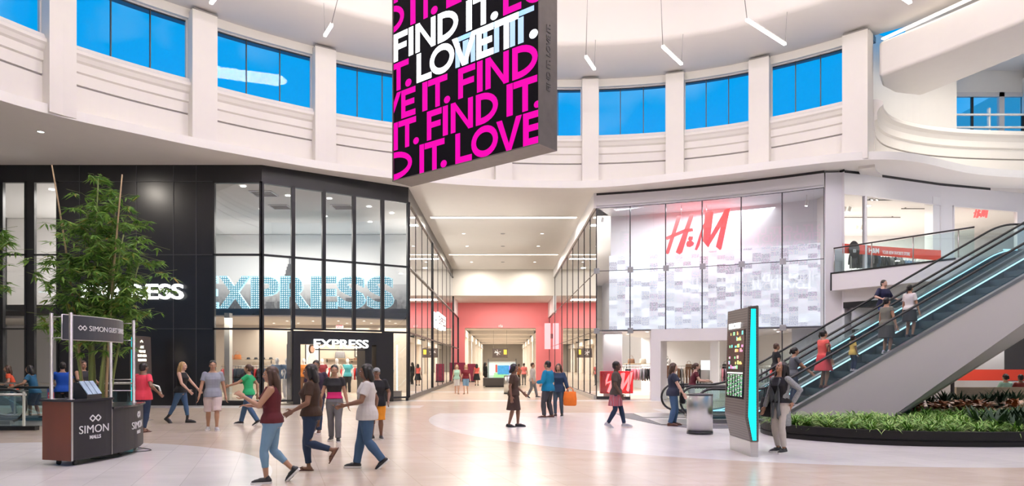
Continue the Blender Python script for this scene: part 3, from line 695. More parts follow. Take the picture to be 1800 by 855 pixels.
b = MB(); b.extr([sl(0, 0, 0), sl(sw, 0, 0), sl(sw, SH, 0), sl(0, SH, 0)], sback * STH); o = fix_normals(b.build('casing', M('bezel_brown'), scr))
for side in (0, 1):
    q = MB(); e = .005 if side == 0 else -(STH + .005)
    P4 = [sl(.0, .0, e), sl(sw, .0, e), sl(sw, SH, e), sl(.0, SH, e)]; q.extr(P4 if side == 0 else P4[::-1], sback * (.004 if side == 0 else -.004)); fix_normals(q.build('screen_face', M('screen_black'), scr))
f = MB(); 
for a, c in ((0, sw),): f.extr([sl(-.02, -.02, .03), sl(sw + .02, -.02, .03), sl(sw + .02, .0, .03), sl(-.02, .0, .03)], sback * (STH + .06))
f.extr([sl(sw, 0, .03), sl(sw + .02, 0, .03), sl(sw + .02, SH, .03), sl(sw, SH, .03)], sback * (STH + .06)); f.extr([sl(-.02, 0, .03), sl(0, 0, .03), sl(0, SH, .03), sl(-.02, SH, .03)], sback * (STH + .06))
fix_normals(f.build('bezel', M('bezel_brown'), scr))
for s in (.4, sw - .4): MB().tube([sl(s, SH, -.2), sl(s, SH + 5.0, -.2)], .02, 6).build('hanging_cable', M('cable'), scr)
mk = MB(); put_text(mk, 'FIND IT. LOVE IT.', sl(sw + .024, 1.35, -.2), (0, 0, 1), up=tuple(-sback), height=.1, size=1, bold=.02, extrude=.004); mk.build('lettering', mat('letter_grey', (.10, .09, .09), .5), scr)
# geometric capitals for the slogan, unit height, stroke width w
def cap(ch, wd, w=.19):
    R = lambda x0, y0, x1, y1: [(x0, y0), (x1, y0), (x1, y1), (x0, y1)]
    if ch == 'I': return [R(0, 0, wd, 1)]
    if ch == 'L': return [R(0, 0, w, 1), R(w, 0, wd, w * .95)]
    if ch == 'F': return [R(0, 0, w, 1), R(w, 1 - w * .95, wd, 1), R(w, .40, wd * .93, .40 + w * .9)]
    if ch == 'E': return [R(0, 0, w, 1), R(w, 1 - w * .95, wd, 1), R(w, .41, wd * .92, .41 + w * .9), R(w, 0, wd, w * .95)]
    if ch == 'T': return [R(0, 1 - w * .95, wd, 1), R(wd / 2 - w / 2, 0, wd / 2 + w / 2, 1 - w * .95)]
    if ch == 'V': return [[(0, 1), (wd / 2 - w * .45, 0), (wd / 2 + w * .1, 0), (wd / 2, .22), (w * 1.05, 1)], [(wd, 1), (wd - w * 1.05, 1), (wd / 2 - w * .08, .18), (wd / 2 - w * .1, 0), (wd / 2 + w * .45, 0)]]
    if ch == 'N': return [R(0, 0, w, 1), R(wd - w, 0, wd, 1), [(w * .0, 1), (wd - w * .9, 0), (wd, 0), (w * .9, 1)]]
    if ch == '.': return [[(wd / 2 + wd / 2 * math.cos(2 * PI * k / 16), wd * .42 + wd * .42 * math.sin(2 * PI * k / 16)) for k in range(16)]]
    if ch in 'OD':
        n = 24; out = []
        if ch == 'O':
            pts = [(2 * PI * k / n) for k in range(n + 1)]; fo = lambda a, r: (wd / 2 + (wd / 2 - r) * math.cos(a), .5 + (.5 - r) * math.sin(a))
        else:
            out.append(R(0, 0, w, 1)); pts = [-PI / 2 + PI * k / 14 for k in range(15)]; fo = lambda a, r: (w + (wd - w - r) * math.cos(a), .5 + (.5 - r) * math.sin(a))
        for a, c in zip(pts[:-1], pts[1:]): out.append([fo(a, 0), fo(c, 0), fo(c, w * .95), fo(a, w * .95)])
        return out
    return []
def clip(poly, W, H):
    for ax, lim, sg in ((0, 0, 1), (0, W, -1), (1, 0, 1), (1, H, -1)):
        out = []
        for i in range(len(poly)):
            p, q = poly[i - 1], poly[i]; dp, dq = sg * (p[ax] - lim), sg * (q[ax] - lim)
            if dp >= 0: out.append(p)
            if (dp >= 0) != (dq >= 0):
                t = dp / (dp - dq); out.append((p[0] + (q[0] - p[0]) * t, p[1] + (q[1] - p[1]) * t))
        poly = out
        if len(poly) < 3: return None
    return poly
def su(u):      # column of the photograph to metres along the screen
    k = (u - CX) / FPX; a = (SA.y * k - SA.x) / ((SB.x - SA.x) - k * (SB.y - SA.y)); return a * sw
ROWS = [
 [('D', 686, 725), ('I', 738, 746), ('T', 747, 782), ('.', 775, 786), ('L', 801, 830), ('O', 829, 876), ('V', 873, 918), ('E', 920, 950)],
 [('I', 692, 700), ('T', 701, 732), ('.', 727, 737), ('F', 751, 777), ('I', 779, 788), ('N', 793, 832), ('D', 837, 876), ('I', 891, 902), ('T', 903, 945), ('.', 939, 951)],
 [('V', 664, 706), ('E', 706, 731), ('I', 743, 752), ('T', 753, 787), ('.', 781, 792), ('F', 806, 836), ('I', 839, 849), ('N', 854, 895), ('D', 901, 946)],
 [('T', 684, 719), ('.', 713, 724), ('L', 733, 759), ('O', 756, 799), ('V', 795, 839), ('E', 838, 868), ('T', 870, 912), ('.', 931, 946)],
 [('F', 693, 717), ('I', 719, 727), ('N', 731, 766), ('D', 770, 806), ('I', 820, 830), ('T', 832, 869), ('.', 863, 876), ('L', 885, 917), ('O', 920, 966)],
 [('D', 680, 711), ('I', 722, 731), ('T', 733, 765), ('.', 758, 770), ('L', 785, 812), ('O', 812, 858), ('V', 855, 905), ('E', 906, 935)]]
pit, ch_ = .532, .50
for side in (0, 1):
    mbs = {}
    G_ = lambda k_, r_: mbs.setdefault((k_, r_), MB())
    for r in range(11):
        for i, (c, u0, u1) in enumerate(ROWS[r % 6] if r < 6 else ROWS[(r + 1) % 6]):
            s0, s1 = su(u0), su(u1); t0 = r * pit + .005
            white = (r == 3 and i >= 2) or (r == 4 and i <= 6)
            for pg in cap(c, (s1 - s0) / ch_, .22):
                pg = [(s0 + x * ch_, t0 + y * ch_) for x, y in pg]; pg = clip(pg, sw, SH)
                if not pg: continue
                e = .009
                pts = [sl(x, y, e) if side == 0 else sl(sw - x, y, -(STH + e)) for x, y in pg]; G_('white' if white else 'pink', r).poly(pts)
    for u0, u1, full in ((801, 809, 0), (814, 824, 0), (828, 836, 0), (850, 857, 0), (869, 878, 1), (897, 906, 1), (911, 921, 1)):
        s0, s1 = su(u0), su(u1); t0 = 3 * pit + .005
        for (a, b_, c, d) in ((s0, t0, s1, t0 + ch_ * .8), (s0 - .03, t0 + ch_ * .84, s1 + .2, t0 + ch_)):
            pts = [(a, b_), (c, b_), (c, d), (a, d)]; G_('ghost', 3).poly([sl(x, y, .0075) if side == 0 else sl(sw - x, y, -(STH + .0075)) for x, y in pts])
    for (k, r), q in mbs.items(): q.build('lettering', M({'pink': 'pink_led', 'white': 'white_led', 'ghost': 'blue_led'}[k]), scr)

# ================================================================== shop signs
def sign(name, label, txt, org, right, width, height, m, depth=.06, bold=.03, back=None, cat='sign', halo=None):
    t = thing(name, label, cat, org); mb = MB(); put_text(mb, txt, (0, 0, 0), right, width=width, height=height, size=1, bold=bold, extrude=depth); mb.build('lettering', m, t); return t
Yw_ = 25.8
t = sign('shop_sign', 'white glowing shop name in capitals on the black wall behind the bamboo', 'EXPRESS', ((xpx(236, Yw_)), Yw_ - .12, zpx(513.5, Yw_)), (1, 0, 0), (325 - 147) / FPX * Yw_, 27 / FPX * Yw_, M('white_sign'), .05, .018)
for x in (-1.6, -.5, .5, 1.6): MB().box((x, .06, 0), (.03, .12, .03)).build('bracket', M('black_frame'), t)
ang = Vector((PC_[0] - PB[0], PC_[1] - PB[1], 0)).normalized()
pE = Vector((*ep(598, -.18), zpx(605, Vector(an(598)).y)))
t = sign('shop_sign', 'white glowing shop name in capitals over the black store entrance', 'EXPRESS', pE, ang, 2.25, .34, M('white_sign'), .03, .015)
MB().beam(ang * -1.1 + Vector((0, .1, -.24)), ang * 1.1 + Vector((0, .1, -.24)), .05, .04).build('rail', M('black_frame'), t)
# big bulb letters on the mezzanine
def bulb_material():
    m = bpy.data.materials.new('bulb_letter_face'); m.use_nodes = True; n = m.node_tree.nodes; L = m.node_tree.links; b = n['Principled BSDF']; b.inputs['Roughness'].default_value = .3
    g = n.new('ShaderNodeTexCoord'); v = n.new('ShaderNodeTexVoronoi'); v.voronoi_dimensions = '2D'; v.inputs['Scale'].default_value = 9.5; v.inputs['Randomness'].default_value = .1; sx = n.new('ShaderNodeSeparateXYZ'); cx_ = n.new('ShaderNodeCombineXYZ'); L.new(g.outputs['Object'], sx.inputs[0]); L.new(sx.outputs['X'], cx_.inputs['X']); L.new(sx.outputs['Z'], cx_.inputs['Y']); L.new(cx_.outputs[0], v.inputs['Vector'])
    c = n.new('ShaderNodeMath'); c.operation = 'LESS_THAN'; c.inputs[1].default_value = .30; L.new(v.outputs['Distance'], c.inputs[0])
    mx = n.new('ShaderNodeMix'); mx.data_type = 'RGBA'; mx.inputs['A'].default_value = (.05, .22, .30, 1); mx.inputs['B'].default_value = (.9, 1, 1, 1); L.new(c.outputs[0], mx.inputs['Factor'])
    L.new(mx.outputs['Result'], b.inputs['Base Color']); L.new(mx.outputs['Result'], b.inputs['Emission Color']); b.inputs['Emission Strength'].default_value = .9; return m
BUL = bulb_material(); mat('letter_edge', (.5, .8, .9), .3, emit=.5, ecol=(.5, .85, .95))
xs = [('E', 318, 378), ('X', 386, 447), ('P', 452, 503), ('R', 507, 558), ('E', 560, 592), ('S', 595, 643), ('S', 645, 692)]
xs = [('E', 335, 383), ('X', 386, 440), ('P', 443, 491), ('R', 494, 546), ('E', 548, 592), ('S', 594, 642), ('S', 646, 692)]
Yb = 33.6
for ch, u0, u1 in xs:
    tt = thing('bulb_letter', 'giant letter %s of blue lit bulbs standing on the mezzanine edge%s' % (ch, {'X': ' at the left window', 'P': ' beside the X', 'R': ' right of the P', }.get(ch, ' after the R' if ch == 'E' and u0 > 500 else (' nearest the R' if u0 == 594 else (' furthest from the X' if ch == 'S' else ' hidden by black wall')))), 'letter', (xpx((u0 + u1) / 2, Yb), Yb, zpx(515, Yb)), 0, 'giant bulb letters')
    mb = MB(); put_text(mb, ch, (0, -.1, 0), (1, 0, 0), width=(u1 - u0) / FPX * Yb, height=56 / FPX * Yb, size=1, bold=.035, extrude=.004); mb.build('bulb_face', BUL, tt)
    mb = MB(); put_text(mb, ch, (0, 0, 0), (1, 0, 0), width=(u1 - u0) / FPX * Yb + .06, height=56 / FPX * Yb + .06, size=1, bold=.035, extrude=.09); mb.build('letter_body', M('letter_edge'), tt)
mb = MB(); mb.bmm((-15.5, 33.3, 3.98), (-4.4, 34.2, zpx(515, Yb) - 28 / FPX * Yb - .03)); struct(mb.build('trim_9', M('black_frame')))
# lit sign lying along the corridor flank
t = thing('flank_sign', 'lit white shop name sign along the dark glass flank of the corridor', 'sign', (-3.93, 43.2, 4.22))
mb = MB(); mb.box((0, 0, 0), (.12, 5.0, .9)); mb.build('lightbox', M('white_sign'), t)
mb = MB(); put_text(mb, 'EXPRESS', (.066, 0, 0), (0, 1, 0), width=4.6, height=.5, size=1, bold=.015, extrude=.004); mb.build('lettering', M('black_frame'), t)
for y in (-1.8, 1.8): MB().box((-.07, y, 0), (.1, .1, .1)).build('bracket', M('black_frame'), t)
# red handwritten-style letters of the white store
HMP = {'H': [[(545, 175), (523, 178), (462, 372), (470, 381), (480, 376)], [(612, 168), (590, 172), (516, 372), (536, 384), (550, 374)], [(461, 287), (468, 302), (560, 268), (607, 262), (604, 246), (560, 250)]],
       'amp': [[(585, 290), (606, 292), (604, 308), (588, 318), (580, 304)], [(570, 330), (576, 316), (596, 312), (612, 326), (608, 338), (590, 347), (574, 344)]],
       'M': [[(655, 236), (668, 216), (640, 340), (626, 366), (615, 362)], [(668, 168), (700, 160), (712, 168), (690, 345), (684, 354), (656, 318)], [(684, 352), (672, 335), (768, 160), (796, 153), (790, 178)], [(768, 158), (797, 153), (752, 366), (744, 371), (724, 352)]]}
def hm_sign(t, sc, org, right, depth=.12, m=None, cx=630, cy=270):
    r = Vector(right); 
    for k in HMP:
        mb = MB()
        for pg in HMP[k]: mb.extr([r * ((x - cx) * sc) + Vector((0, 0, (cy - y) * sc)) for x, y in pg], r.cross(Vector((0, 0, 1))) * -depth)
        fix_normals(mb.build('lettering', m, t))
mat('red_sign', (.95, .10, .10), .4, emit=1.0, ecol=(1, .10, .10)); mat('red_flat', (.80, .04, .05), .4)
Yh = 29.75
t = thing('shop_sign', 'large red brush style letters hanging inside the tall glass of white store', 'sign', (xpx(1020 + 630 / 3.054, Yh), Yh, zpx(320 + 270 / 3.054, Yh)))
hm_sign(t, Yh / FPX / 3.054, None, Vector((1, -.32, 0)).normalized(), .1, M('red_sign'))
for x in (-.7, .4): MB().tube([(x, .05, .7), (x, .05, 1.5)], .015, 6).build('hanger', M('steel_flat'), t)
p = Vector((*hb(1080, .45), 0))
t = thing('floor_sign', 'red letters on a red stand inside the window corner of white store', 'sign', p)
mb = MB(); mb.box((0, .2, .75), (1.45, .3, 1.0)); bevel(mb.build('stand', M('red_flat'), t), .02); mat('red_lit', (1, .25, .25), emit=1.6, ecol=(1, .22, .22)); hm_sign(t, 1.35 / 335, None, Vector((1, -.3, 0)).normalized(), .08, M('red_lit')); 
for c in t.children:
    if c.name.startswith('lettering'): c.location = (0, -.1, .75)
pr_ = Vector((*rl_(1728), 0)); 
t = thing('shop_sign', 'small red brush style letters hanging in the upper window at far right', 'sign', (xpx(1726, 30.2), 30.2, zpx(373, 30.2)))
hm_sign(t, 32 / FPX * 30.2 / 335, None, Vector((1, .25, 0)).normalized(), .06, M('red_sign')); MB().tube([(0, .03, .2), (0, .03, .62)], .012, 6).build('hanger', M('steel_flat'), t)
# red band and round sticker in the upper window
def on_rp(u, z): q = rl_(u); return Vector((q[0], q[1] - .06, z))
t = thing('red_banner', 'red banner strip with white words across the upper shop window', 'banner', on_rp(1560, 5.9)); o0 = on_rp(1560, 5.9)
zt = lambda u, v: zpx(v, rl_(u)[1])
mb = MB(); mb.extr([on_rp(1480, zt(1480, 446)) - o0, on_rp(1519, zt(1519, 448)) - o0, on_rp(1519, zt(1519, 432)) - o0, on_rp(1480, zt(1480, 429)) - o0], (0, -.01, 0)); mb.extr([on_rp(1519, zt(1519, 448)) - o0, on_rp(1652, zt(1652, 459)) - o0, on_rp(1652, zt(1652, 441)) - o0, on_rp(1519, zt(1519, 432)) - o0], (0, -.01, 0)); fix_normals(mb.build('strip', M('red_vinyl'), t))
dd = (on_rp(1600, zt(1600, 446)) - on_rp(1530, zt(1530, 441))).normalized()
mb = MB(); put_text(mb, 'H&M', on_rp(1534, zt(1534, 441.5)) - o0 + Vector((0, -.03, 0)), dd, height=.2, size=1, bold=.03, extrude=.004); mb.build('lettering', M('shop_white'), t); mb = MB(); put_text(mb, 'YOUR NEW FAVORITE STORE', on_rp(1573, zt(1573, 446)) - o0 + Vector((0, -.04, 0)), dd, width=1.5, height=.14, size=1, bold=.01, extrude=.004); mb.build('lettering', M('shop_white'), t)
q0 = on_rp(1499, zt(1499, 440)) + Vector((0, -.05, 0)); t = thing('round_window_sticker', 'round black window sticker at the left end of the red banner', 'sticker', q0)
mb = MB(); mb.extr([Vector((.27 * math.cos(2 * PI * k / 28), .27 * .45 * math.cos(2 * PI * k / 28), .34 * math.sin(2 * PI * k / 28))) for k in range(28)], (0, -.012, 0)); fix_normals(mb.build('disc', M('black_frame'), t))
mb = MB(); put_text(mb, '$3', (0, -.03, -.06), (1, .45, 0), height=.14, size=1, bold=.02, extrude=.004); mb.build('lettering', M('shop_white'), t)

# ================================================================== balcony in front of the upper shop
Q = [Vector((12.58, 26.2, 0)), Vector((14.9, 22.5, 0)), Vector((15.15, 22.1, 0))]
mb = MB(); mb.prism([(q.x, q.y) for q in Q] + [(17.6, 22.0), (17.6, 17.4), (28, 17.4), (28, 30.4), (22.6, 29.55), (18.15, 28.25), (15.6, 27.1), (13.2, 26.4)], 4.39, 5.07)
struct(fix_normals(mb.build('slab_balcony', M('fascia_white'))))
mb = MB(); mb.prism([(13.1, 26.3), (14.5, 24.6), (28, 24.6), (28, 30.3), (22.6, 29.5), (18.1, 28.2), (15.6, 27.0)], 3.95, 4.39); struct(fix_normals(mb.build('trim_10', M('fascia_white'))))
mb = MB(); mb.prism([(13.1, 26.32), (14.5, 24.62), (28, 24.62), (28, 30.3), (22.6, 29.5), (18.1, 28.2), (15.6, 27.0)], 3.72, 3.95); struct(fix_normals(mb.build('trim_11', M('black_frame'))))
t = thing('glass_balustrade', 'glass balustrade with thin steel handrail along the upper balcony edge', 'balustrade', Q[0] + Vector((.1, 0, 5.07)))
o0 = Q[0] + Vector((.1, 0, 0)); 
def bq(i): return Q[i] + Vector((.12, .04, 0)) - o0
for i in (0, 1):
    a, c = bq(i), bq(i + 1)
    n = 3 if i == 0 else 1
    for j in range(n):
        a2 = a + (c - a) * (j / n + .004); c2 = a + (c - a) * ((j + 1) / n - .004)
        q = MB(); q.extr([a2, c2, c2 + Vector((0, 0, .9)), a2 + Vector((0, 0, .9))], (.012, .012, 0)); fix_normals(q.build('glass_panel', M('balustrade_glass'), t))
        MB().tube([a2, a2 + Vector((0, 0, .95))], .02, 6).build('post', M('steel_flat'), t)
MB().tube([bq(0) + Vector((0, 0, .95)), bq(1) + Vector((0, 0, .95)), bq(2) + Vector((0, 0, .95))], .028, 8).build('handrail', M('dark_metal'), t)
q = MB(); q.beam(Q[0] + Vector((0, -.01, 5.05)), Q[1] + Vector((0, -.01, 5.05)), .03, .06); q.beam(Q[0] + Vector((-.01, 0, 4.39)), Q[0] + Vector((-.01, 0, 5.08)), .04, .04); struct(q.build('trim_12', M('black_frame')))
# lower shop front below the balcony on the right
LX = Vector((13.4, 26.6, 0))
t = thing('window_banner', 'wide red stripe on the shop window behind the bench', 'banner', (18.5, 26.05, 1.15)); mb = MB(); mb.box((0, 0, 0), (9.5, .02, .42)); mb.build('stripe', M('red_vinyl'), t)
mb = MB(); mb.bmm((13.4, 26.1, 2.9), (28, 26.3, 3.8)); mb.bmm((13.4, 26.1, 0), (28, 26.3, .25)); struct(mb.build('wall_lower_shop', M('fascia_white')))
for a, c in ((13.4, 17.2), (17.2, 20.1), (20.1, 24)): bay((a, 26.15), (c, 26.15), [(.25, 2.9)], M('dark_metal'), M('pale_glass'), .03)
t = thing('window_poster', 'tall dark fashion poster in the shop window at right edge', 'poster', (20.5, 26.6, 1.0)); mat('poster_pink', (.75, .40, .38), .6, noise=.5, nscale=3); mat('poster_dark', (.06, .045, .04), .6, noise=.4)
MB().box((0, .03, 1.0), (1.9, .04, 2.2)).build('panel', M('poster_dark'), t); q = MB(); q.ell((.25, 0, 1.2), (.16, .012, .22)); q.ell((.25, 0, .5), (.4, .012, .55)); q.build('printed_figure', M('poster_pink'), t)
MB().box((.1, 0, 1.95), (.9, .012, .2)).build('printed_title', mat('gold', (.7, .55, .2), .5), t)
# ================================================================== escalators
mat('esc_clad', (.62, .59, .55), .45); mat('step_metal', (.05, .085, .10), .4, .5); mat('skirt', (.09, .14, .16), .3, .7); mat('esc_led', (.6, .95, 1), emit=1.1, ecol=(.55, .9, 1)); mat('esc_deck', (.30, .30, .29), .35, .8)
RUN, RISE = 1.95, 5.07; SL = math.tan(math.radians(30)); TOPX = RUN + RISE / SL
def esc_path(dz, x0=0.0, x1=TOPX + 1.6): 
    p = [(x0, dz), (RUN - .45, dz)]
    for k in range(1, 6): t = k / 6; p.append((RUN - .45 + .9 * t, dz + .5 * .9 * SL * t * t))
    p.append((RUN + .45, dz + .45 * SL)); p.append((TOPX - .45, dz + RISE - .45 * SL))
    for k in range(1, 6): t = 1 - k / 6; p.append((TOPX - .45 + .9 * (1 - t), dz + RISE - .5 * .9 * SL * t * t))
    p.append((TOPX + .45, dz + RISE)); p.append((x1, dz + RISE)); return p
def strip(mb, path, y0, y1, z0, z1):
    """a bar following the incline, between offsets z0..z1 and y0..y1"""
    n = len(path); vs = []
    for x, z in path: vs += [(x, y0, z + z0), (x, y1, z + z0), (x, y1, z + z1), (x, y0, z + z1)]
    mb._add(vs, [(i * 4 + k, i * 4 + (k + 1) % 4, i * 4 + 4 + (k + 1) % 4, i * 4 + 4 + k) for i in range(n - 1) for k in range(4)] + [(3, 2, 1, 0), tuple(4 * (n - 1) + k for k in range(4))]); return mb
def make_escalator(label, loc, rz=0, near=True, steps=(0, 22)):
    t = thing('escalator', label, 'escalator', loc, rz, 'escalators'); W = 1.6
    for y in (0.0, W):
        path = esc_path(.93, .42); loop = []
        for k in range(0, 13): a = -PI / 2 - PI * k / 12; loop.append((.40 + .40 * math.cos(a), y, .53 + .40 * math.sin(a)))
        pts = [(.75, y, .10)] + loop + [(x, y, z) for x, z in path]
        h = MB(); h.tube(pts, .045, 8, flat=.75); h.build('handrail', M('rubber'), t)
        g = MB(); up = [(x, z) for x, z in esc_path(.90, .42)]; lo = [(x, z) for x, z in esc_path(.16, .42)]
        n = len(up); g._add([(x, y, z) for x, z in up] + [(x, y, z) for x, z in lo], [(i, i + 1, n + i + 1, n + i) for i in range(n - 1)])
        g.poly([(.42, y, .16)] + [(.40 + .38 * math.cos(-PI / 2 - PI * k / 10), y, .53 + .37 * math.sin(-PI / 2 - PI * k / 10)) for k in range(11)]); g.build('glass_balustrade', M('balustrade_glass'), t)
        s = -1 if y == 0 else 1
        strip(MB(), esc_path(0, .3), y - .13 * (s < 0) - .02, y + .13 * (s > 0) + .02, .06, .15).build('deck', M('esc_deck'), t)
        iy = y + (.10 if y == 0 else -.10)
        strip(MB(), esc_path(0, .5), min(iy, y + s * .02), max(iy, y + s * .02), -.25, .10).build('skirt', M('skirt'), t)
        if y > 0: strip(MB(), esc_path(0, RUN + .1, TOPX), iy - .02, iy, .085, .125).build('skirt_light', M('esc_led'), t)
    sm_ = MB(); sm_.box((0, 0, -.1), (.40, W - .24, .2)); 
    for k in range(12): sm_.box((0, -.62 + k * .113, .006), (.40, .03, .02))
    me = sm_.mesh('step', M('step_metal'))
    for k in range(*steps):
        o = bpy.data.objects.new('step', me); C.objects.link(o); o.parent = t; o.location = (RUN + .12 + k * .4, W / 2, min(RISE, max(.02, (.12 + k * .4 - .1) * SL - .02)))
    MB().bmm((-.9, .02, .005), (RUN, W - .02, .02)).build('floor_plate', M('steel_flat'), t)
    c = MB()
    top = [(x, z) for x, z in esc_path(.06, .3)]
    c.extr([(x, -.13, z) for x, z in top] + [(top[-1][0], -.13, RISE - .85), (TOPX - .3, -.13, RISE - 1.0), (4.9, -.13, .15), (4.72, -.13, 0), (.3, -.13, 0)], (0, .04, 0))
    fix_normals(c.build('side_cladding', M('esc_clad'), t))
    u = MB(); lo1 = [(4.72, 0), (TOPX - .3, RISE - 1.0), (TOPX + 1.6, RISE - .95)]; lo2 = [(5.45, 0), (TOPX + .2, RISE - 1.62), (TOPX + 1.6, RISE - 1.62)]
    for i in range(2): u.quad((lo1[i][0], -.11, lo1[i][1]), (lo1[i + 1][0], -.11, lo1[i + 1][1]), (lo2[i + 1][0], .75, lo2[i + 1][1]), (lo2[i][0], .75, lo2[i][1])); u.quad((lo2[i][0], .75, lo2[i][1]), (lo2[i + 1][0], .75, lo2[i + 1][1]), (lo1[i + 1][0], W + .1, lo1[i + 1][1] - .1), (lo1[i][0], W + .1, lo1[i][1]))
    u.build('underside', M('esc_clad'), t)
    c = MB(); c.extr([(x, W + .11, z) for x, z in top] + [(top[-1][0], W + .11, RISE - .85), (TOPX - .3, W + .11, RISE - 1.0), (4.72, W + .11, 0), (.3, W + .11, 0)], (0, .03, 0)); fix_normals(c.build('side_cladding', M('esc_clad'), t))
    return t
esc1 = make_escalator('nearer escalator rising to the right above the planter', (5.0, 17.7, 0))
esc2 = copy_tree(esc1, None, (5.0, 20.0, 0), 0, 'escalator behind the nearer one, running beside it')
esc3 = copy_tree(esc1, None, (-12.1, 18.9, 0), PI, 'escalator end with black handrail loops at far left edge')
mat('mat_dark', (.10, .10, .11), .5)
def mat_slab(name, label, pts):
    o = fix_normals(MB().prism(pts, 0.001, .006).build(name, M('mat_dark'))); return tag(o, label, 'mat')
mat_slab('floor_mat', 'dark floor mat in front of the right escalators behind the steel bin', [(3.55, 19.9), (4.05, 17.6), (4.7, 16.7), (6.6, 16.7), (6.6, 17.5), (4.1, 17.55), (4.1, 21.8), (3.55, 21.8)])
mat_slab('floor_mat', 'dark floor mat at the end of the left escalator', [(-11.15, 16.9), (-9.9, 17.3), (-9.9, 19.3), (-11.15, 19.3)])
# barrier by the left escalator
t = thing('glass_barrier', 'low glass barrier with steel posts beside the left escalator', 'barrier', (-11.45, 16.3, 0))
for x in (0, -1.5): MB().lathe([(.06, 0), (.06, .02), (.03, .03), (.03, .92), (.0, .93)], (x, 0, 0), 12).build('post', M('steel'), t)
MB().tube([(.05, 0, .85), (-3, 0, .85)], .03, 8).build('handrail', M('steel'), t); MB().bmm((-1.45, -.006, .1), (-.05, .006, .8)).build('glass_panel', M('balustrade_glass'), t)
MB().bmm((-2.9, -.006, .1), (-1.55, .006, .8)).build('glass_panel', M('balustrade_glass'), t); MB().bmm((-3, -.06, 0), (.3, .1, .1)).build('base', M('black_frame'), t)
t = thing('glass_barrier', 'glass barrier with steel handrail behind the guest desk by the bamboo', 'barrier', (-13.6, 20.4, 0))
for x in (-3, -1, 1, 3): MB().lathe([(.03, 0), (.03, 1.0)], (x, 0, 0), 10).build('post', M('steel'), t)
MB().tube([(-3.4, 0, 1.0), (3.0, 0, 1.0), (3.3, 0, .9), (3.4, 0, .6)], .03, 8).build('handrail', M('steel'), t); MB().tube([(-3.4, 0, .78), (3, 0, .78)], .015, 6).build('rail', M('steel'), t)
MB().bmm((-3.3, -.006, .1), (2.95, .006, .75)).build('glass_panel', M('balustrade_glass'), t)
t = thing('sale_sign', 'small red and blue sale board on the barrier behind the guest desk', 'sign', (xpx(90, 20.36), 20.37, zpx(692, 20.36))); mat('blue_dark', (.05, .08, .28), .5)
MB().box((0, 0, 0), (.24, .03, .32)).build('board', M('blue_dark'), t); MB().box((0, -.02, -.06), (.18, .012, .18)).build('panel', M('red_flat'), t); mb = MB(); put_text(mb, '40', (0, -.032, -.06), (1, 0, 0), height=.1, size=1, bold=.02, extrude=.003); mb.build('lettering', M('shop_white'), t)

# ================================================================== directory totems
def wood_wave():
    m = bpy.data.materials.new('wave_wood'); m.use_nodes = True; n = m.node_tree.nodes; L = m.node_tree.links; b = n['Principled BSDF']; b.inputs['Roughness'].default_value = .4
    g = n.new('ShaderNodeTexCoord'); wv = n.new('ShaderNodeTexWave'); wv.bands_direction = 'Z'; wv.inputs['Scale'].default_value = 3.2; wv.inputs['Distortion'].default_value = 5; wv.inputs['Detail'].default_value = 1.5; wv.inputs['Detail Scale'].default_value = .6
    mp = n.new('ShaderNodeMapping'); mp.inputs['Scale'].default_value = (1, .45, 2.2); L.new(g.outputs['Object'], mp.inputs['Vector']); L.new(mp.outputs['Vector'], wv.inputs['Vector'])
    cr = n.new('ShaderNodeValToRGB'); cr.color_ramp.elements[0].color = (.085, .068, .058, 1); cr.color_ramp.elements[1].color = (.165, .14, .122, 1); L.new(wv.outputs['Fac'], cr.inputs['Fac']); L.new(cr.outputs['Color'], b.inputs['Base Color'])
    return m
WAVE = wood_wave(); mat('teal_light', (0, .8, .85), emit=1.0, ecol=(0, .80, .84)); mat('screen_dark', (.01, .01, .012), .12); mat('totem_frame', (.20, .18, .165), .4, .5)
mat('map_green', (.3, .8, .35), emit=.8, ecol=(.35, .85, .4)); mat('map_yellow', (.9, .8, .2), emit=.8, ecol=(.9, .8, .3)); mat('map_pink', (.9, .3, .6), emit=.7, ecol=(.9, .4, .7)); mat('map_teal', (.2, .8, .7), emit=.8, ecol=(.2, .85, .75)); mat('map_orange', (.9, .45, .1), emit=.8, ecol=(.95, .5, .2)); mat('map_white', (1, 1, 1), emit=.9, ecol=(.9, 1, .9))
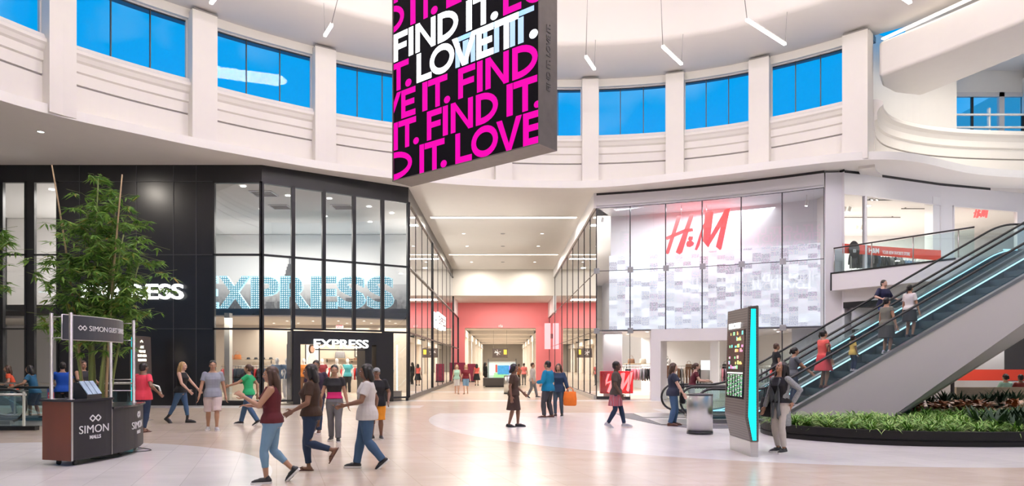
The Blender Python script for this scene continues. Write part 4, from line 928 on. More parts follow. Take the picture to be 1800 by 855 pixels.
def totem(label, loc, flip, kind):
    t = thing('directory_totem', label, 'directory', loc); D = 1.06; s = -1 if flip else 1
    # local: narrow lit face at y=0 towards the viewer, wide face on the -x side (mirrored when flip)
    F_ = lambda x: x * s
    pf = [(.04, .26), (-.055, .68), (.0, 2.56), (.165, 2.58), (.165, .26)]
    mb = MB(); mb.extr([(F_(x), 0, z) for x, z in pf], (0, D, 0)); fix_normals(mb.build('body', WAVE, t))
    mb = MB(); mb.extr([(F_(x), -.006, z) for x, z in ((.045, 0), (.03, .26), (.17, .26), (.17, 0))], (0, D + .012, 0)); fix_normals(mb.build('base', M('steel'), t))
    mb = MB(); mb.extr([(F_(x), -.012, z) for x, z in ((.075, .28), (.0, .69), (.05, 2.53), (.125, 2.53), (.135, .28))], (0, .012, 0)); fix_normals(mb.build('light_strip', M('teal_light'), t))
    mb = MB()
    for a, c in zip(pf, pf[1:] + pf[:1]): mb.beam((F_(a[0]), .0, a[1]), (F_(c[0]), 0, c[1]), .02, .02)
    mb.build('edge_trim', M('totem_frame'), t)
    xz = lambda z: -.055 + .055 * (z - .68) / 1.88
    face = lambda y, z, o: Vector((F_(xz(z) - o), y, z)); right = (0, -1, 0) if not flip else (0, 1, 0)
    def rect(mb, y0, y1, z0, z1, o): mb.quad(face(y0, z0, o), face(y1, z0, o), face(y1, z1, o), face(y0, z1, o))
    if kind == 0:
        q = MB(); put_text(q, 'DIRECTORY', face(.62, 2.27, .012), right, width=.62, height=.10, size=1, bold=.02, extrude=.004); q.build('lettering', M('white_sign'), t)
        q = MB(); z0, z1 = .98, 2.19; q.extr([face(.10, z0, 0), face(.99, z0, 0), face(.99, z1, 0), face(.10, z1, 0)], Vector((F_(-.012), 0, 0))); fix_normals(q.build('map_screen', M('screen_dark'), t))
        rn = random.Random(5); cols = ['map_teal', 'map_yellow', 'map_pink', 'map_orange', 'map_green']; mbs = {c: MB() for c in cols}
        for (zc, cnt) in ((2.1, 5), (2.0, 5), (1.88, 7), (1.80, 6), (1.68, 5), (1.58, 8), (1.5, 7)):
            for k in range(cnt):
                y = rn.uniform(.15, .85); wd = rn.uniform(.03, .12); h = rn.uniform(.03, .07); rect(mbs[rn.choice(cols)], y, y + wd, zc, zc + h, .014)
        for c in cols: mbs[c].build('map_print', M(c), t)
        q = MB(); q2 = MB(); rect(q2, .14, .95, 1.415, 1.44, .014)
        for cidx in range(6):
            for r in range(15):
                y = .15 + cidx * .135; z = 1.02 + r * .026; rect(q if (r + cidx) % 3 else q2, y, y + rn.uniform(.05, .11), z, z + .012, .014)
        q.build('store_list', M('map_green'), t); q2.build('store_list', M('map_white'), t)
    else:
        q = MB(); 
        for i, s_ in enumerate(('ABC', 'VILLAGE', 'PLAY AREA', 'ELEVATOR')): put_text(q, s_, face(.42, 2.18 - i * .155, .012), right, height=.085, size=1, bold=.02, extrude=.004)
        z = 2.38; q.beam(face(.32, z - .03, .014), face(.40, z + .04, .014), .01, .025); q.beam(face(.40, z + .04, .014), face(.48, z - .03, .014), .01, .025); q.build('lettering', M('warm_light'), t)
    return t
totem('tall brown directory board with teal lit edge beside the woman looking up', (4.18, 11.66, 0), False, 0)
totem('brown wayfinding board with teal lit edge behind the guest desk', (-12.95, 24.0, 0), True, 1)

# ================================================================== litter bins
def bin_(label, loc, r=.285, h=.9):
    t = thing('litter_bin', label, 'bin', loc)
    MB().lathe([(0, .06), (r, .06), (r, h - .03), (r - .01, h - .02), (r - .01, h - .03)], seg=40).build('body', M('steel'), t)
    MB().lathe([(r - .02, 0), (r + .005, .0), (r + .005, .06), (0, .06)], seg=40).build('base', M('black_frame'), t)
    MB().lathe([(r + .004, h - .03), (r + .008, h), (r * .75, h + .012), (r * .6, h - .0), (r * .55, h - .1), (.0, h - .1)], seg=40).build('rim', M('dark_metal'), t)
    return t
bin_('round brushed steel litter bin in front of the escalator', (xpx(1230, 15.5), 15.5, 0))
bin_('round steel litter bin in the corridor beside the screen kiosk', (xpx(894.5, 35.5), 35.5, 0), .26, .95)

# ================================================================== guest service desk
mat('cherry_wood', (.17, .045, .02), .35, noise=.35, nscale=2.5, stretch=(1, 1, .25)); mat('desk_black', (.016, .015, .018), .55); mat('counter_dark', (.03, .03, .035), .2); mat('banner_grey', (.035, .04, .05), .4)
FR = spline([Vector(q) for q in ((-6.67, 10.55, 0), (-6.50, 11.33, 0), (-6.52, 12.1, 0), (-6.78, 12.85, 0))], 6)
BK = spline([Vector(q) for q in ((-7.23, 10.73, 0), (-7.08, 11.40, 0), (-7.10, 12.1, 0), (-7.32, 12.75, 0))], 6)
K0 = Vector((-6.9, 11.6, 0)); desk = thing('guest_service_desk', 'black curved guest service desk on casters with wooden end and overhead sign', 'desk', K0)
def L_(p, z): return (p.x - K0.x, p.y - K0.y, z)
def desk_body(i0, i1, z0, z1, m, name):
    mb = MB(); pts = [L_(p, z0) for p in FR[i0:i1 + 1]] + [L_(p, z0) for p in BK[i0:i1 + 1][::-1]]; mb.extr(pts, (0, 0, z1 - z0)); return fix_normals(mb.build(name, m, desk))
desk_body(0, 6, .09, 1.0, M('desk_black'), 'high_front_panel'); desk_body(6, 18, .09, .84, M('desk_black'), 'low_front_panel')
mb = MB(); a, c = FR[0], BK[0]; n_ = (Vector((a.y - c.y, -(a.x - c.x), 0))).normalized() * .02
for q in ([(a, c)]): mb.extr([L_(c, .085), L_(a, .085), L_(a, 1.0), L_(c, 1.0)], Vector((-.3, -.95, 0)) * .02)
fix_normals(mb.build('wooden_end_panel', M('cherry_wood'), desk))
def top(i0, i1, z, name):
    mb = MB(); pts = []
    for p, q in zip(FR[i0:i1 + 1], BK[i0:i1 + 1]): pts.append(p + (p - q).normalized() * .04)
    ptb = [q + (q - p).normalized() * .04 for p, q in zip(FR[i0:i1 + 1], BK[i0:i1 + 1])]; e = Vector((-.01, -.04, 0)) if i0 == 0 else Vector((0, 0, 0)); pts[0] = pts[0] + e; ptb[0] = ptb[0] + e
    mb.extr([L_(p, z) for p in pts] + [L_(p, z) for p in ptb[::-1]], (0, 0, .035)); fix_normals(mb.build(name, M('counter_dark'), desk))
top(0, 6, 1.0, 'high_counter_top'); top(6, 18, .84, 'low_counter_top')
for i_, w_ in ((0, .025), (6, .012)): MB().beam(L_(FR[i_], .085), L_(FR[i_], 1.0), w_, w_).build('edge_strip', M('steel_flat'), desk)
for p, z in ((Vector((-7.12, 10.75, 0)), 1.03), (Vector((-6.73, 10.62, 0)), 1.03), (Vector((-7.26, 12.62, 0)), .87), (Vector((-6.80, 12.55, 0)), .87)):
    MB().lathe([(.05, 0), (.05, .012), (.028, .015), (.028, 2.39 - z), (0, 2.39 - z)], L_(p, z), 14).build('post', mat('post_steel', (.34, .33, .32), .38, .9), desk)
BN = spline([Vector(q) for q in ((-6.92, 10.70, 0), (-6.80, 11.3, 0), (-6.82, 12.0, 0), (-6.98, 12.5, 0))], 6)
mb = MB(); mb.sweep([(p.x - K0.x, p.y - K0.y) for p in BN], [(0, 1.98), (.02, 1.98), (.02, 2.36), (0, 2.36)], closed_prof=True); fix_normals(mb.build('overhead_sign', M('banner_grey'), desk))
mb = MB()
for z in (1.975, 2.365): mb.tube([L_(p, z) for p in BN], .012, 6)
mb.tube([L_(BN[0], 1.975), L_(BN[0], 2.365)], .012, 6); mb.build('sign_frame', M('steel_flat'), desk)
for z in (2.33, 2.0): MB().tube([L_(Vector((-7.12, 10.75, 0)), z), L_(BN[0], z)], .008, 5).build('rod', M('steel_flat'), desk)
ROD = lambda a, c: MB().tube([a, c], .008, 5).build('rod', M('steel_flat'), desk)
ROD(L_(BN[-1], 2.33), L_(Vector((-6.80, 12.55, 0)), 2.33)); ROD(L_(BN[-1], 2.02), L_(Vector((-6.80, 12.55, 0)), 2.02)); ROD(L_(Vector((-7.26, 12.62, 0)), 1.3), L_(Vector((-6.8, 12.55, 0)), 1.3))
def wrap_text(mb, txt, curve, s0, s1, z, h, bold=.0):
    """lettering laid along a curved face between the distances s0 and s1"""
    vs, fs = text_mesh(txt, size=1, bold=bold, extrude=.003); xs = [p.x for p in vs]; ys = [p.y for p in vs]; acc = [0]
    for i in range(1, len(curve)): acc.append(acc[-1] + (curve[i] - curve[i - 1]).length)
    out = []
    for p in vs:
        s = s0 + (p.x - min(xs)) / (max(xs) - min(xs)) * (s1 - s0); i = max(1, min(len(acc) - 1, int(np.searchsorted(acc, s)))); f_ = (s - acc[i - 1]) / (acc[i] - acc[i - 1]); q = curve[i - 1].lerp(curve[i], f_); d = (curve[i] - curve[i - 1]).normalized(); nn = Vector((d.y, -d.x, 0))
        out.append((q.x + nn.x * (p.z + .004) - K0.x, q.y + nn.y * (p.z + .004) - K0.y, z + (p.y - (min(ys) + max(ys)) / 2) / (max(ys) - min(ys)) * h))
    mb._add(out, fs, False)
def knot(mb, curve, s, z, w):
    acc = [0]
    for i in range(1, len(curve)): acc.append(acc[-1] + (curve[i] - curve[i - 1]).length)
    def P(ss, zz):
        i = max(1, min(len(acc) - 1, int(np.searchsorted(acc, ss)))); f_ = (ss - acc[i - 1]) / (acc[i] - acc[i - 1]); q = curve[i - 1].lerp(curve[i], f_); d = (curve[i] - curve[i - 1]).normalized(); return Vector((q.x + d.y * .006 - K0.x, q.y - d.x * .006 - K0.y, zz))
    for c in (-1, 1):
        r = [P(s + c * w * .25 + dx * w * .25, z + dz * w * .22) for dx, dz in ((1, 0), (0, 1), (-1, 0), (0, -1), (1, 0))]
        for a_, b_ in zip(r[:-1], r[1:]): mb.beam(a_, b_, .008, w * .08)
mat('print_white', (.8, .8, .8), .5)
mb = MB(); BN2 = [p + Vector((.022, 0, 0)) for p in BN]; wrap_text(mb, 'SIMON', BN2, .50, .98, 2.17, .085, .0); knot(mb, BN2, .36, 2.17, .17); mb.build('lettering', M('print_white'), desk); mb = MB(); wrap_text(mb, 'GUEST SERVICES', BN2, 1.02, 1.80, 2.17, .085, .0); mb.build('lettering', M('print_white'), desk)
mb = MB(); wrap_text(mb, 'SIMON', FR, .13, .72, .55, .125, .0); wrap_text(mb, 'MALLS', FR, .33, .55, .42, .06, .02); knot(mb, FR, .44, .72, .22); mb.build('lettering', M('print_white'), desk); mb = MB()
wrap_text(mb, 'SIMON', FR, 1.40, 2.12, .50, .125, .0); wrap_text(mb, 'MALLS', FR, 1.65, 1.92, .37, .06, .02); knot(mb, FR, 1.78, .68, .24); mb.build('lettering', M('print_white'), desk)
for p in (Vector((-7.02, 10.78, 0)), Vector((-6.73, 10.72, 0)), Vector((-6.75, 12.0, 0)), Vector((-6.85, 12.68, 0)), Vector((-7.2, 12.5, 0))):
    q = MB(); q.tube([L_(p + Vector((-.018, 0, 0)), .04), L_(p + Vector((.018, 0, 0)), .04)], .04, 14, smooth=False); q.box(L_(p, .075), (.05, .05, .04)); q.build('caster', M('rubber'), desk)
t = thing('brochure_stand', 'small stand of blue and white brochures on the guest desk counter', 'brochure holder', (-6.72, 11.05, 1.035))
q = MB(); q.extr([(-.12, -.2, 0), (.1, -.2, 0), (.1, -.2, .06), (-.06, -.2, .26), (-.12, -.2, .26)], (0, .4, 0)); fix_normals(q.build('stand', M('black_frame'), t)); mat('brochure', (.35, .48, .62), .4, noise=.5, nscale=6)
for k in range(3): q = MB(); q.extr([(.105, -.19 + k * .13, .06), (.105, -.08 + k * .13, .06), (-.04, -.08 + k * .13, .27), (-.04, -.19 + k * .13, .27)], (.012, 0, .008)); fix_normals(q.build('brochure', M('brochure'), t))
tag(MB().tube(spline([Vector(q) for q in ((-6.9, 11.4, .008), (-6.55, 11.6, .008), (-6.7, 12.1, .008), (-6.45, 12.5, .008), (-6.9, 12.9, .008))], 6), .007, 6).build('power_cord', M('rubber')), 'black cord lying on the floor under the guest desk', 'cord')

# ================================================================== planter with its plants
PLF = spline([Vector(q) for q in ((6.75, 17.2, 0), (6.05, 16.0, 0), (5.9, 15.0, 0), (6.2, 14.35, 0), (6.6, 13.9, 0), (7.26, 13.42, 0), (8.32, 13.1, 0), (9.96, 13.05, 0), (12, 13.6, 0), (14, 15.2, 0), (15.2, 17.5, 0), (15.3, 21.8, 0))], 6)
pl = thing('planter', 'long low black curved planter wall under the escalator', 'planter', (9, 15, 0)); o0 = Vector((9, 15, 0))
mb = MB(); mb.sweep([(p.x - 9, p.y - 15) for p in PLF], [(.0, .0), (.03, .0), (.03, .09), (.0, .10), (.0, .12), (.03, .13), (.03, .285), (-.10, .285), (-.10, 0)], closed_prof=True)
mat('planter_black', (.012, .011, .010), .5, noise=.2).node_tree.nodes['Principled BSDF'].inputs['Specular IOR Level'].default_value = .25; fix_normals(mb.build('wall', M('planter_black'), pl)); 
mat('soil', (.03, .02, .014), .95, noise=.5, nscale=20, bump=.6)
mb = MB(); inn = [(p.x - 9, p.y - 15) for p in PLF]; mb.poly([(x * .985, y * .985 + .02, .22) for x, y in inn] + [(1.7, 6.8, .22), (1.7, 2.48, .22), (-1.9, 2.4, .22)]); tag(fix_normals(mb.build('soil', M('soil'), pl)), kind='stuff')
pl.children[0]['label'] = 'black planter wall'
def leaf_blade(mb, base, dirx, length, width, droop, up, seg=5, fold=.0):
    d = Vector((math.cos(dirx), math.sin(dirx), 0)); s = Vector((-d.y, d.x, 0)); vs = []
    for i in range(seg + 1):
        t = i / seg; p = Vector(base) + d * (length * t * math.cos(up * (1 - t * .3))) + Vector((0, 0, length * (math.sin(up) * t - droop * t * t))); w_ = width * (math.sin(PI * min(1, .12 + t * .88)) ** .7 if t < 1 else .0)
        vs += [p - s * w_, p + Vector((0, 0, -fold * w_)), p + s * w_]
    mb._add(vs, [(i * 3 + k, i * 3 + k + 1, i * 3 + 4 + k, i * 3 + 3 + k) for i in range(seg) for k in (0, 1)], True)
def plant_mats():
    m = bpy.data.materials.new('striped_leaf'); m.use_nodes = True; n = m.node_tree.nodes; L = m.node_tree.links; b = n['Principled BSDF']; b.inputs['Roughness'].default_value = .45
    i_ = n.new('ShaderNodeObjectInfo'); g = n.new('ShaderNodeTexCoord'); no = n.new('ShaderNodeTexNoise'); no.inputs['Scale'].default_value = 9; L.new(g.outputs['Object'], no.inputs['Vector'])
    cr = n.new('ShaderNodeValToRGB'); e = cr.color_ramp.elements; e[0].position = .35; e[0].color = (.07, .20, .02, 1); e[1].position = .66; e[1].color = (.42, .52, .18, 1); el = e.new(.5); el.color = (.17, .36, .05, 1)
    L.new(no.outputs['Fac'], cr.inputs['Fac']); L.new(cr.outputs['Color'], b.inputs['Base Color']); return m
STR = plant_mats(); mat('dark_leaf', (.014, .045, .014), .65, noise=.5); mat('croton_leaf', (.34, .10, .02), .4, noise=.85, nscale=7); mat('fern_leaf', (.10, .24, .03), .45, noise=.5)
def spider(seed, big=1.0):
    r = random.Random(seed); mb = MB()
    for k in range(70): leaf_blade(mb, (r.uniform(-.05, .05), r.uniform(-.05, .05), 0), r.uniform(0, 2 * PI), r.uniform(.32, .55) * big, r.uniform(.008, .014), r.uniform(.35, .8), r.uniform(.7, 1.4), 6)
    return mb.mesh('leaves', STR)
def upright(seed, m, h=.5, n=16, w=.03):
    r = random.Random(seed); mb = MB()
    for k in range(n): leaf_blade(mb, (r.uniform(-.06, .06), r.uniform(-.06, .06), 0), r.uniform(0, 2 * PI), r.uniform(.7, 1.15) * h, r.uniform(.7, 1.2) * w, r.uniform(.0, .15), r.uniform(1.1, 1.5), 5)
    return mb.mesh('leaves', m)
def bushy(seed, m, n=34, w=.05):
    r = random.Random(seed); mb = MB()
    for k in range(n): leaf_blade(mb, (r.uniform(-.08, .08), r.uniform(-.08, .08), r.uniform(0, .12)), r.uniform(0, 2 * PI), r.uniform(.15, .28), r.uniform(.7, 1.1) * w, r.uniform(.2, .7), r.uniform(.2, 1.2), 4)
    return mb.mesh('leaves', m)
SPM = [spider(k) for k in range(4)]; DKM = [upright(k + 10, M('dark_leaf')) for k in range(3)]; CRM = [bushy(k + 20, M('croton_leaf')) for k in range(3)]; FNM = [spider(k + 30, .8) for k in range(2)]
for me in FNM: me.materials[0] = M('fern_leaf')
def place_plant(name, meshes, x, y, z, label, group, cat='plant', sc=1.0):
    o = bpy.data.objects.new(name, random.choice(meshes)); C.objects.link(o); o.location = (x, y, z); s = sc * random.uniform(.85, 1.15); o.scale = (s, s, s); o.rotation_euler = (0, 0, random.uniform(0, 6.28)); return tag(o, label, cat, group)
cur = [p for p in PLF if p.y < 16.6 and p.x < 11.3]; random.seed(11)
def along(curve, dist, off):
    out = []; acc = 0; nxt = dist / 2
    for a, c in zip(curve[:-1], curve[1:]):
        L2 = (c - a).length
        while nxt <= acc + L2:
            q = a.lerp(c, (nxt - acc) / L2); d = (c - a).normalized(); out.append((q.x - d.y * off, q.y + d.x * off)); nxt += dist
        acc += L2
    return out
for off in (.30, .72, 1.15, 1.6, 2.1, 2.6):
    for x, y in along(cur, .42, off):
        if y > 17.3 or (x > 10.35 and off < 1.2) : continue
        place_plant('spider_plant', SPM, x + random.uniform(-.06, .06), y + random.uniform(-.06, .06), .22, 'green and cream striped grassy plant in the low front bed of the planter', 'striped grassy plants of the front bed')
for x, y in along([p for p in PLF if p.x > 9.9 and p.y < 15], .3, .35) + along([p for p in PLF if p.x > 9.9 and p.y < 15.5], .3, .8) + along([p for p in PLF if p.x > 9.9 and p.y < 15.5], .32, 1.25): place_plant('upright_plant', DKM, x, y, .22, 'dark green upright leafy plant at the right front of the planter', 'dark upright plants at the right front')
for k in range(26):
    x = 10.9 + k * .22 + random.uniform(-.1, .1); y = 19.2 + (k % 3) * .35 - max(0, (x - 14)) * .3
    place_plant('croton_plant', CRM, x, y, .22, 'copper and orange leaved plant in the bed under the escalator', 'copper leaved plants', sc=1.5)
for k in range(30):
    x = 10.8 + (k % 15) * .3; y = 17.4 + (k // 15) * .6; place_plant('fern_plant', FNM, x, y, .22, 'fresh green arching plant between the copper plants and the front bed', 'green arching plants mid bed')
for k in range(24):
    x = 12.3 + k * .22; place_plant('upright_plant', DKM, x, 21.1 + (k % 2) * .25, .22, 'dark green upright plant in the row before the wooden bench', 'dark upright plants along the bench', sc=1.1)
t = thing('bench', 'pale wooden bench back behind the dark plants at right', 'bench', (17.5, 22.2, 0)); mat('pale_wood', (.48, .38, .26), .5, noise=.2, nscale=3, stretch=(1, 6, 6))
MB().bmm((-2.8, -.05, .1), (2.8, .05, .82)).build('backrest', M('pale_wood'), t); MB().bmm((-2.8, .05, .38), (2.8, .55, .45)).build('seat', M('pale_wood'), t)
for x in (-2.6, 0, 2.6): MB().bmm((x - .05, .08, 0), (x + .05, .5, .38)).build('leg', M('dark_metal'), t)

# ================================================================== bamboo
mat('culm', (.16, .20, .05), .5, noise=.3, nscale=4); mat('culm_dry', (.42, .30, .16), .6, noise=.2); 
def leaf_mat():
    m = bpy.data.materials.new('bamboo_leaf'); m.use_nodes = True; n = m.node_tree.nodes; L = m.node_tree.links; b = n['Principled BSDF']; b.inputs['Roughness'].default_value = .5
    g = n.new('ShaderNodeNewGeometry'); cr = n.new('ShaderNodeValToRGB'); e = cr.color_ramp.elements; e[0].color = (.07, .19, .04, 1); e[1].color = (.42, .60, .13, 1); el = e.new(.95); el.color = (.28, .46, .09, 1); e[2].color = (.42, .26, .06, 1)
    L.new(g.outputs['Random Per Island'], cr.inputs['Fac']); L.new(cr.outputs['Color'], b.inputs['Base Color'])
    tl = n.new('ShaderNodeBsdfTranslucent'); mx = n.new('ShaderNodeMixShader'); mx.inputs['Fac'].default_value = .4; L.new(cr.outputs['Color'], tl.inputs['Color']); L.new(b.outputs['BSDF'], mx.inputs[1]); L.new(tl.outputs['BSDF'], mx.inputs[2]); L.new(mx.outputs[0], n['Material Output'].inputs['Surface']); return m
BLF = leaf_mat(); mat('pot_dark', (.05, .05, .05), .4)
def bamboo(label, loc, culms, env, nleaf, seed):
    t = thing('potted_bamboo', label, 'plant', loc); r = random.Random(seed)
    MB().lathe([(0, 0), (.36, 0), (.45, .6), (.47, .62), (.43, .62), (.40, .5), (0, .5)], seg=28).build('pot', M('pot_dark'), t)
    lines = []
    for (bx, by, tx, ty, h, dry) in culms:
        pts = [Vector((bx + (tx - bx) * (k / 8) ** 1.4, by + (ty - by) * (k / 8) ** 1.4, .5 + (h - .5) * k / 8)) for k in range(9)]; lines.append((pts, dry))
        q = MB(); q.tube(pts, [.03 * (1 - .7 * k / 8) + .006 for k in range(9)], 7)
        for k in range(1, 16): z = k / 16 * 8; i = int(z); p = pts[i].lerp(pts[min(i + 1, 8)], z - i); q.lathe([(.034 * (1 - .7 * k / 16) + .006, -.012), (.038 * (1 - .7 * k / 16) + .006, 0), (.034 * (1 - .7 * k / 16) + .006, .012)], p, 7)
        q.build('culm', M('culm_dry' if dry else 'culm'), t)
    lv = MB(); br = MB(); n = 0
    live = [l for l, d in lines if not d]
    while n < nleaf:
        l = r.choice(live); f_ = r.uniform(.28, 1.0) ** .8; i = min(7, int(f_ * 8)); p = l[i].lerp(l[i + 1], f_ * 8 - i); z = p.z; R = np.interp(z, env[0], env[1]); R = max(R, .05)
        a = r.uniform(0, 2 * PI); ln = R * r.uniform(.35, 1.0); e = p + Vector((math.cos(a) * ln, math.sin(a) * ln, r.uniform(-.25, .30) * ln + .1))
        br.tube([p, p.lerp(e, .5) + Vector((0, 0, .08)), e], .004, 3, caps=False)
        for c in range(r.randint(2, 4)):
            q = p.lerp(e, r.uniform(.4, 1.0)); base = r.uniform(0, 2 * PI)
            for k in range(r.randint(5, 8)):
                d = base + r.uniform(-1.3, 1.3); L0 = r.uniform(.17, .30); dv = Vector((math.cos(d), math.sin(d), r.uniform(-.75, .1))).normalized(); s = dv.cross(Vector((0, 0, 1))).normalized() * L0 * .095; s += Vector((0, 0, r.uniform(-.5, .5) * s.length))
                b0 = q; lv._add([b0, b0 + dv * L0 * .35 + s, b0 + dv * L0 - Vector((0, 0, L0 * .12)), b0 + dv * L0 * .35 - s], [(0, 1, 2, 3)]); n += 1
    lv.build('foliage', BLF, t); br.build('twigs', M('culm'), t); return t
Yb_ = 16.0; bx = lambda u: xpx(u, Yb_) - xpx(165, Yb_)
env = ([0, 1.7, 2.4, 3.0, 3.6, 4.2, 4.8, 5.3, 5.8, 6.2], [.2, .45, 1.0, 1.05, 1.15, 1.15, .95, .8, .55, .25])
cul = [(-.15, .1, -.2, .1, 5.2, 0), (.0, -.1, .1, 0, 5.95, 0), (.1, .1, .45, .2, 5.0, 0), (.2, -.15, .75, -.1, 4.6, 0), (-.1, -.2, -.75, -.2, 3.9, 0), (.25, .2, .9, .3, 4.0, 0), (-.25, 0, bx(91), 0, 6.25, 1), (.28, .0, bx(219), -.1, 6.0, 1), (.05, .25, .3, .4, 5.6, 0), (-.05, .15, -.4, .3, 4.7, 0)]
bamboo('tall potted bamboo behind the guest desk against the black wall', (xpx(165, Yb_), Yb_, 0), cul, env, 8300, 4)
env2 = ([0, 2.9, 3.5, 4.2, 4.7, 5.2], [.15, .3, 1.0, 1.3, .8, .3])
bamboo('potted bamboo mostly cut off by the left edge of the photo', (-12.05, 15.0, 0), [(0, 0, .1, 0, 4.9, 0), (.15, .1, .6, .1, 4.4, 0), (-.2, 0, -.6, .1, 4.5, 0), (.1, -.1, .35, -.2, 4.6, 0)], env2, 4200, 8)
# ================================================================== people
def skin_mat(name, col): return mat(name, col, .5, noise=.08, nscale=12)
SKIN = {'light': skin_mat('skin_light', (.58, .36, .26)), 'tan': skin_mat('skin_tan', (.42, .23, .14)), 'brown': skin_mat('skin_brown', (.22, .11, .065)), 'dark': skin_mat('skin_dark', (.10, .05, .03))}
HAIR = {'black': mat('hair_black', (.012, .009, .008), .45, noise=.5, nscale=40, stretch=(1, 1, .1)), 'brown': mat('hair_brown', (.06, .028, .014), .45, noise=.5, nscale=40, stretch=(1, 1, .1)), 'blond': mat('hair_blond', (.42, .27, .11), .45, noise=.4, nscale=40, stretch=(1, 1, .1)), 'grey': mat('hair_grey', (.25, .23, .22), .5)}
def cloth(name, col, noise=.12): return mat('cloth_' + name, col, .85, noise=noise, nscale=9, bump=.25)
mat('eye_white', (.75, .72, .70), .3); mat('eye_dark', (.015, .01, .008), .2); mat('lips', (.35, .11, .09), .5); mat('sole_white', (.75, .73, .70), .6); mat('shoe_black', (.02, .02, .022), .5); mat('shoe_brown', (.10, .04, .025), .5); mat('shoe_grey', (.45, .45, .46), .6)
def capsule(mb, A, B, ra, rb, seg=10, ends=True):
    A = Vector(A); B = Vector(B); n = 5
    mb.tube([A.lerp(B, i / n) for i in range(n + 1)], [ra + (rb - ra) * i / n for i in range(n + 1)], seg)
    if ends: mb.ell(A, (ra, ra, ra), seg, 6); mb.ell(B, (rb, rb, rb), seg, 6)
def limb(mb, pts, rs, seg=12, ends=True):
    P = [Vector(p) for p in pts]; mb.tube(P, rs, seg)
    if ends: mb.ell(P[0], (rs[0],) * 3, seg, 6); mb.ell(P[-1], (rs[-1],) * 3, seg, 6)
def loft(mb, rings, T=None, seg=20):
    """rings: (z, half width, half depth, y shift); capped at both ends"""
    vs = []
    for z, a, b, y in rings:
        for k in range(seg):
            t = 2 * PI * k / seg; c, s = math.cos(t), math.sin(t); e = .85
            p = Vector((a * math.copysign(abs(c) ** e, c), y + b * math.copysign(abs(s) ** e, s), z)); vs.append(T(p) if T else p)
    n = len(rings); fs = [(i * seg + k, i * seg + (k + 1) % seg, (i + 1) * seg + (k + 1) % seg, (i + 1) * seg + k) for i in range(n - 1) for k in range(seg)]
    fs += [tuple(range(seg))[::-1], tuple((n - 1) * seg + k for k in range(seg))]; mb._add(vs, fs, True)
def remesh(mb, voxel, smooth, m, name, parent, loc=None):
    me = mb.mesh(name, m); o = bpy.data.objects.new(name, me); C.objects.link(o)
    bm = bmesh.new(); bm.from_mesh(me); bmesh.ops.recalc_face_normals(bm, faces=bm.faces); bm.to_mesh(me); bm.free()
    r = o.modifiers.new('r', 'REMESH'); r.mode = 'VOXEL'; r.voxel_size = voxel; r.use_smooth_shade = True
    if smooth: s = o.modifiers.new('s', 'SMOOTH'); s.factor = .5; s.iterations = smooth
    dg = bpy.context.evaluated_depsgraph_get(); nm = bpy.data.meshes.new_from_object(o.evaluated_get(dg)); o.modifiers.clear(); o.data = nm; bpy.data.meshes.remove(me); nm.name = name
    if not nm.materials: nm.materials.append(m)
    nm.polygons.foreach_set('use_smooth', [True] * len(nm.polygons))
    if parent is not None: o.parent = parent
    return o
def ik(S, T, l1, l2, pole):
    S = Vector(S); T = Vector(T); d = T - S; L = min(d.length, (l1 + l2) * .999); d.normalize(); a = (l1 * l1 - l2 * l2 + L * L) / (2 * L); h = math.sqrt(max(0, l1 * l1 - a * a))
    p = Vector(pole); p = p - d * p.dot(d); p.normalize(); return S + d * a + p * h, S + d * L
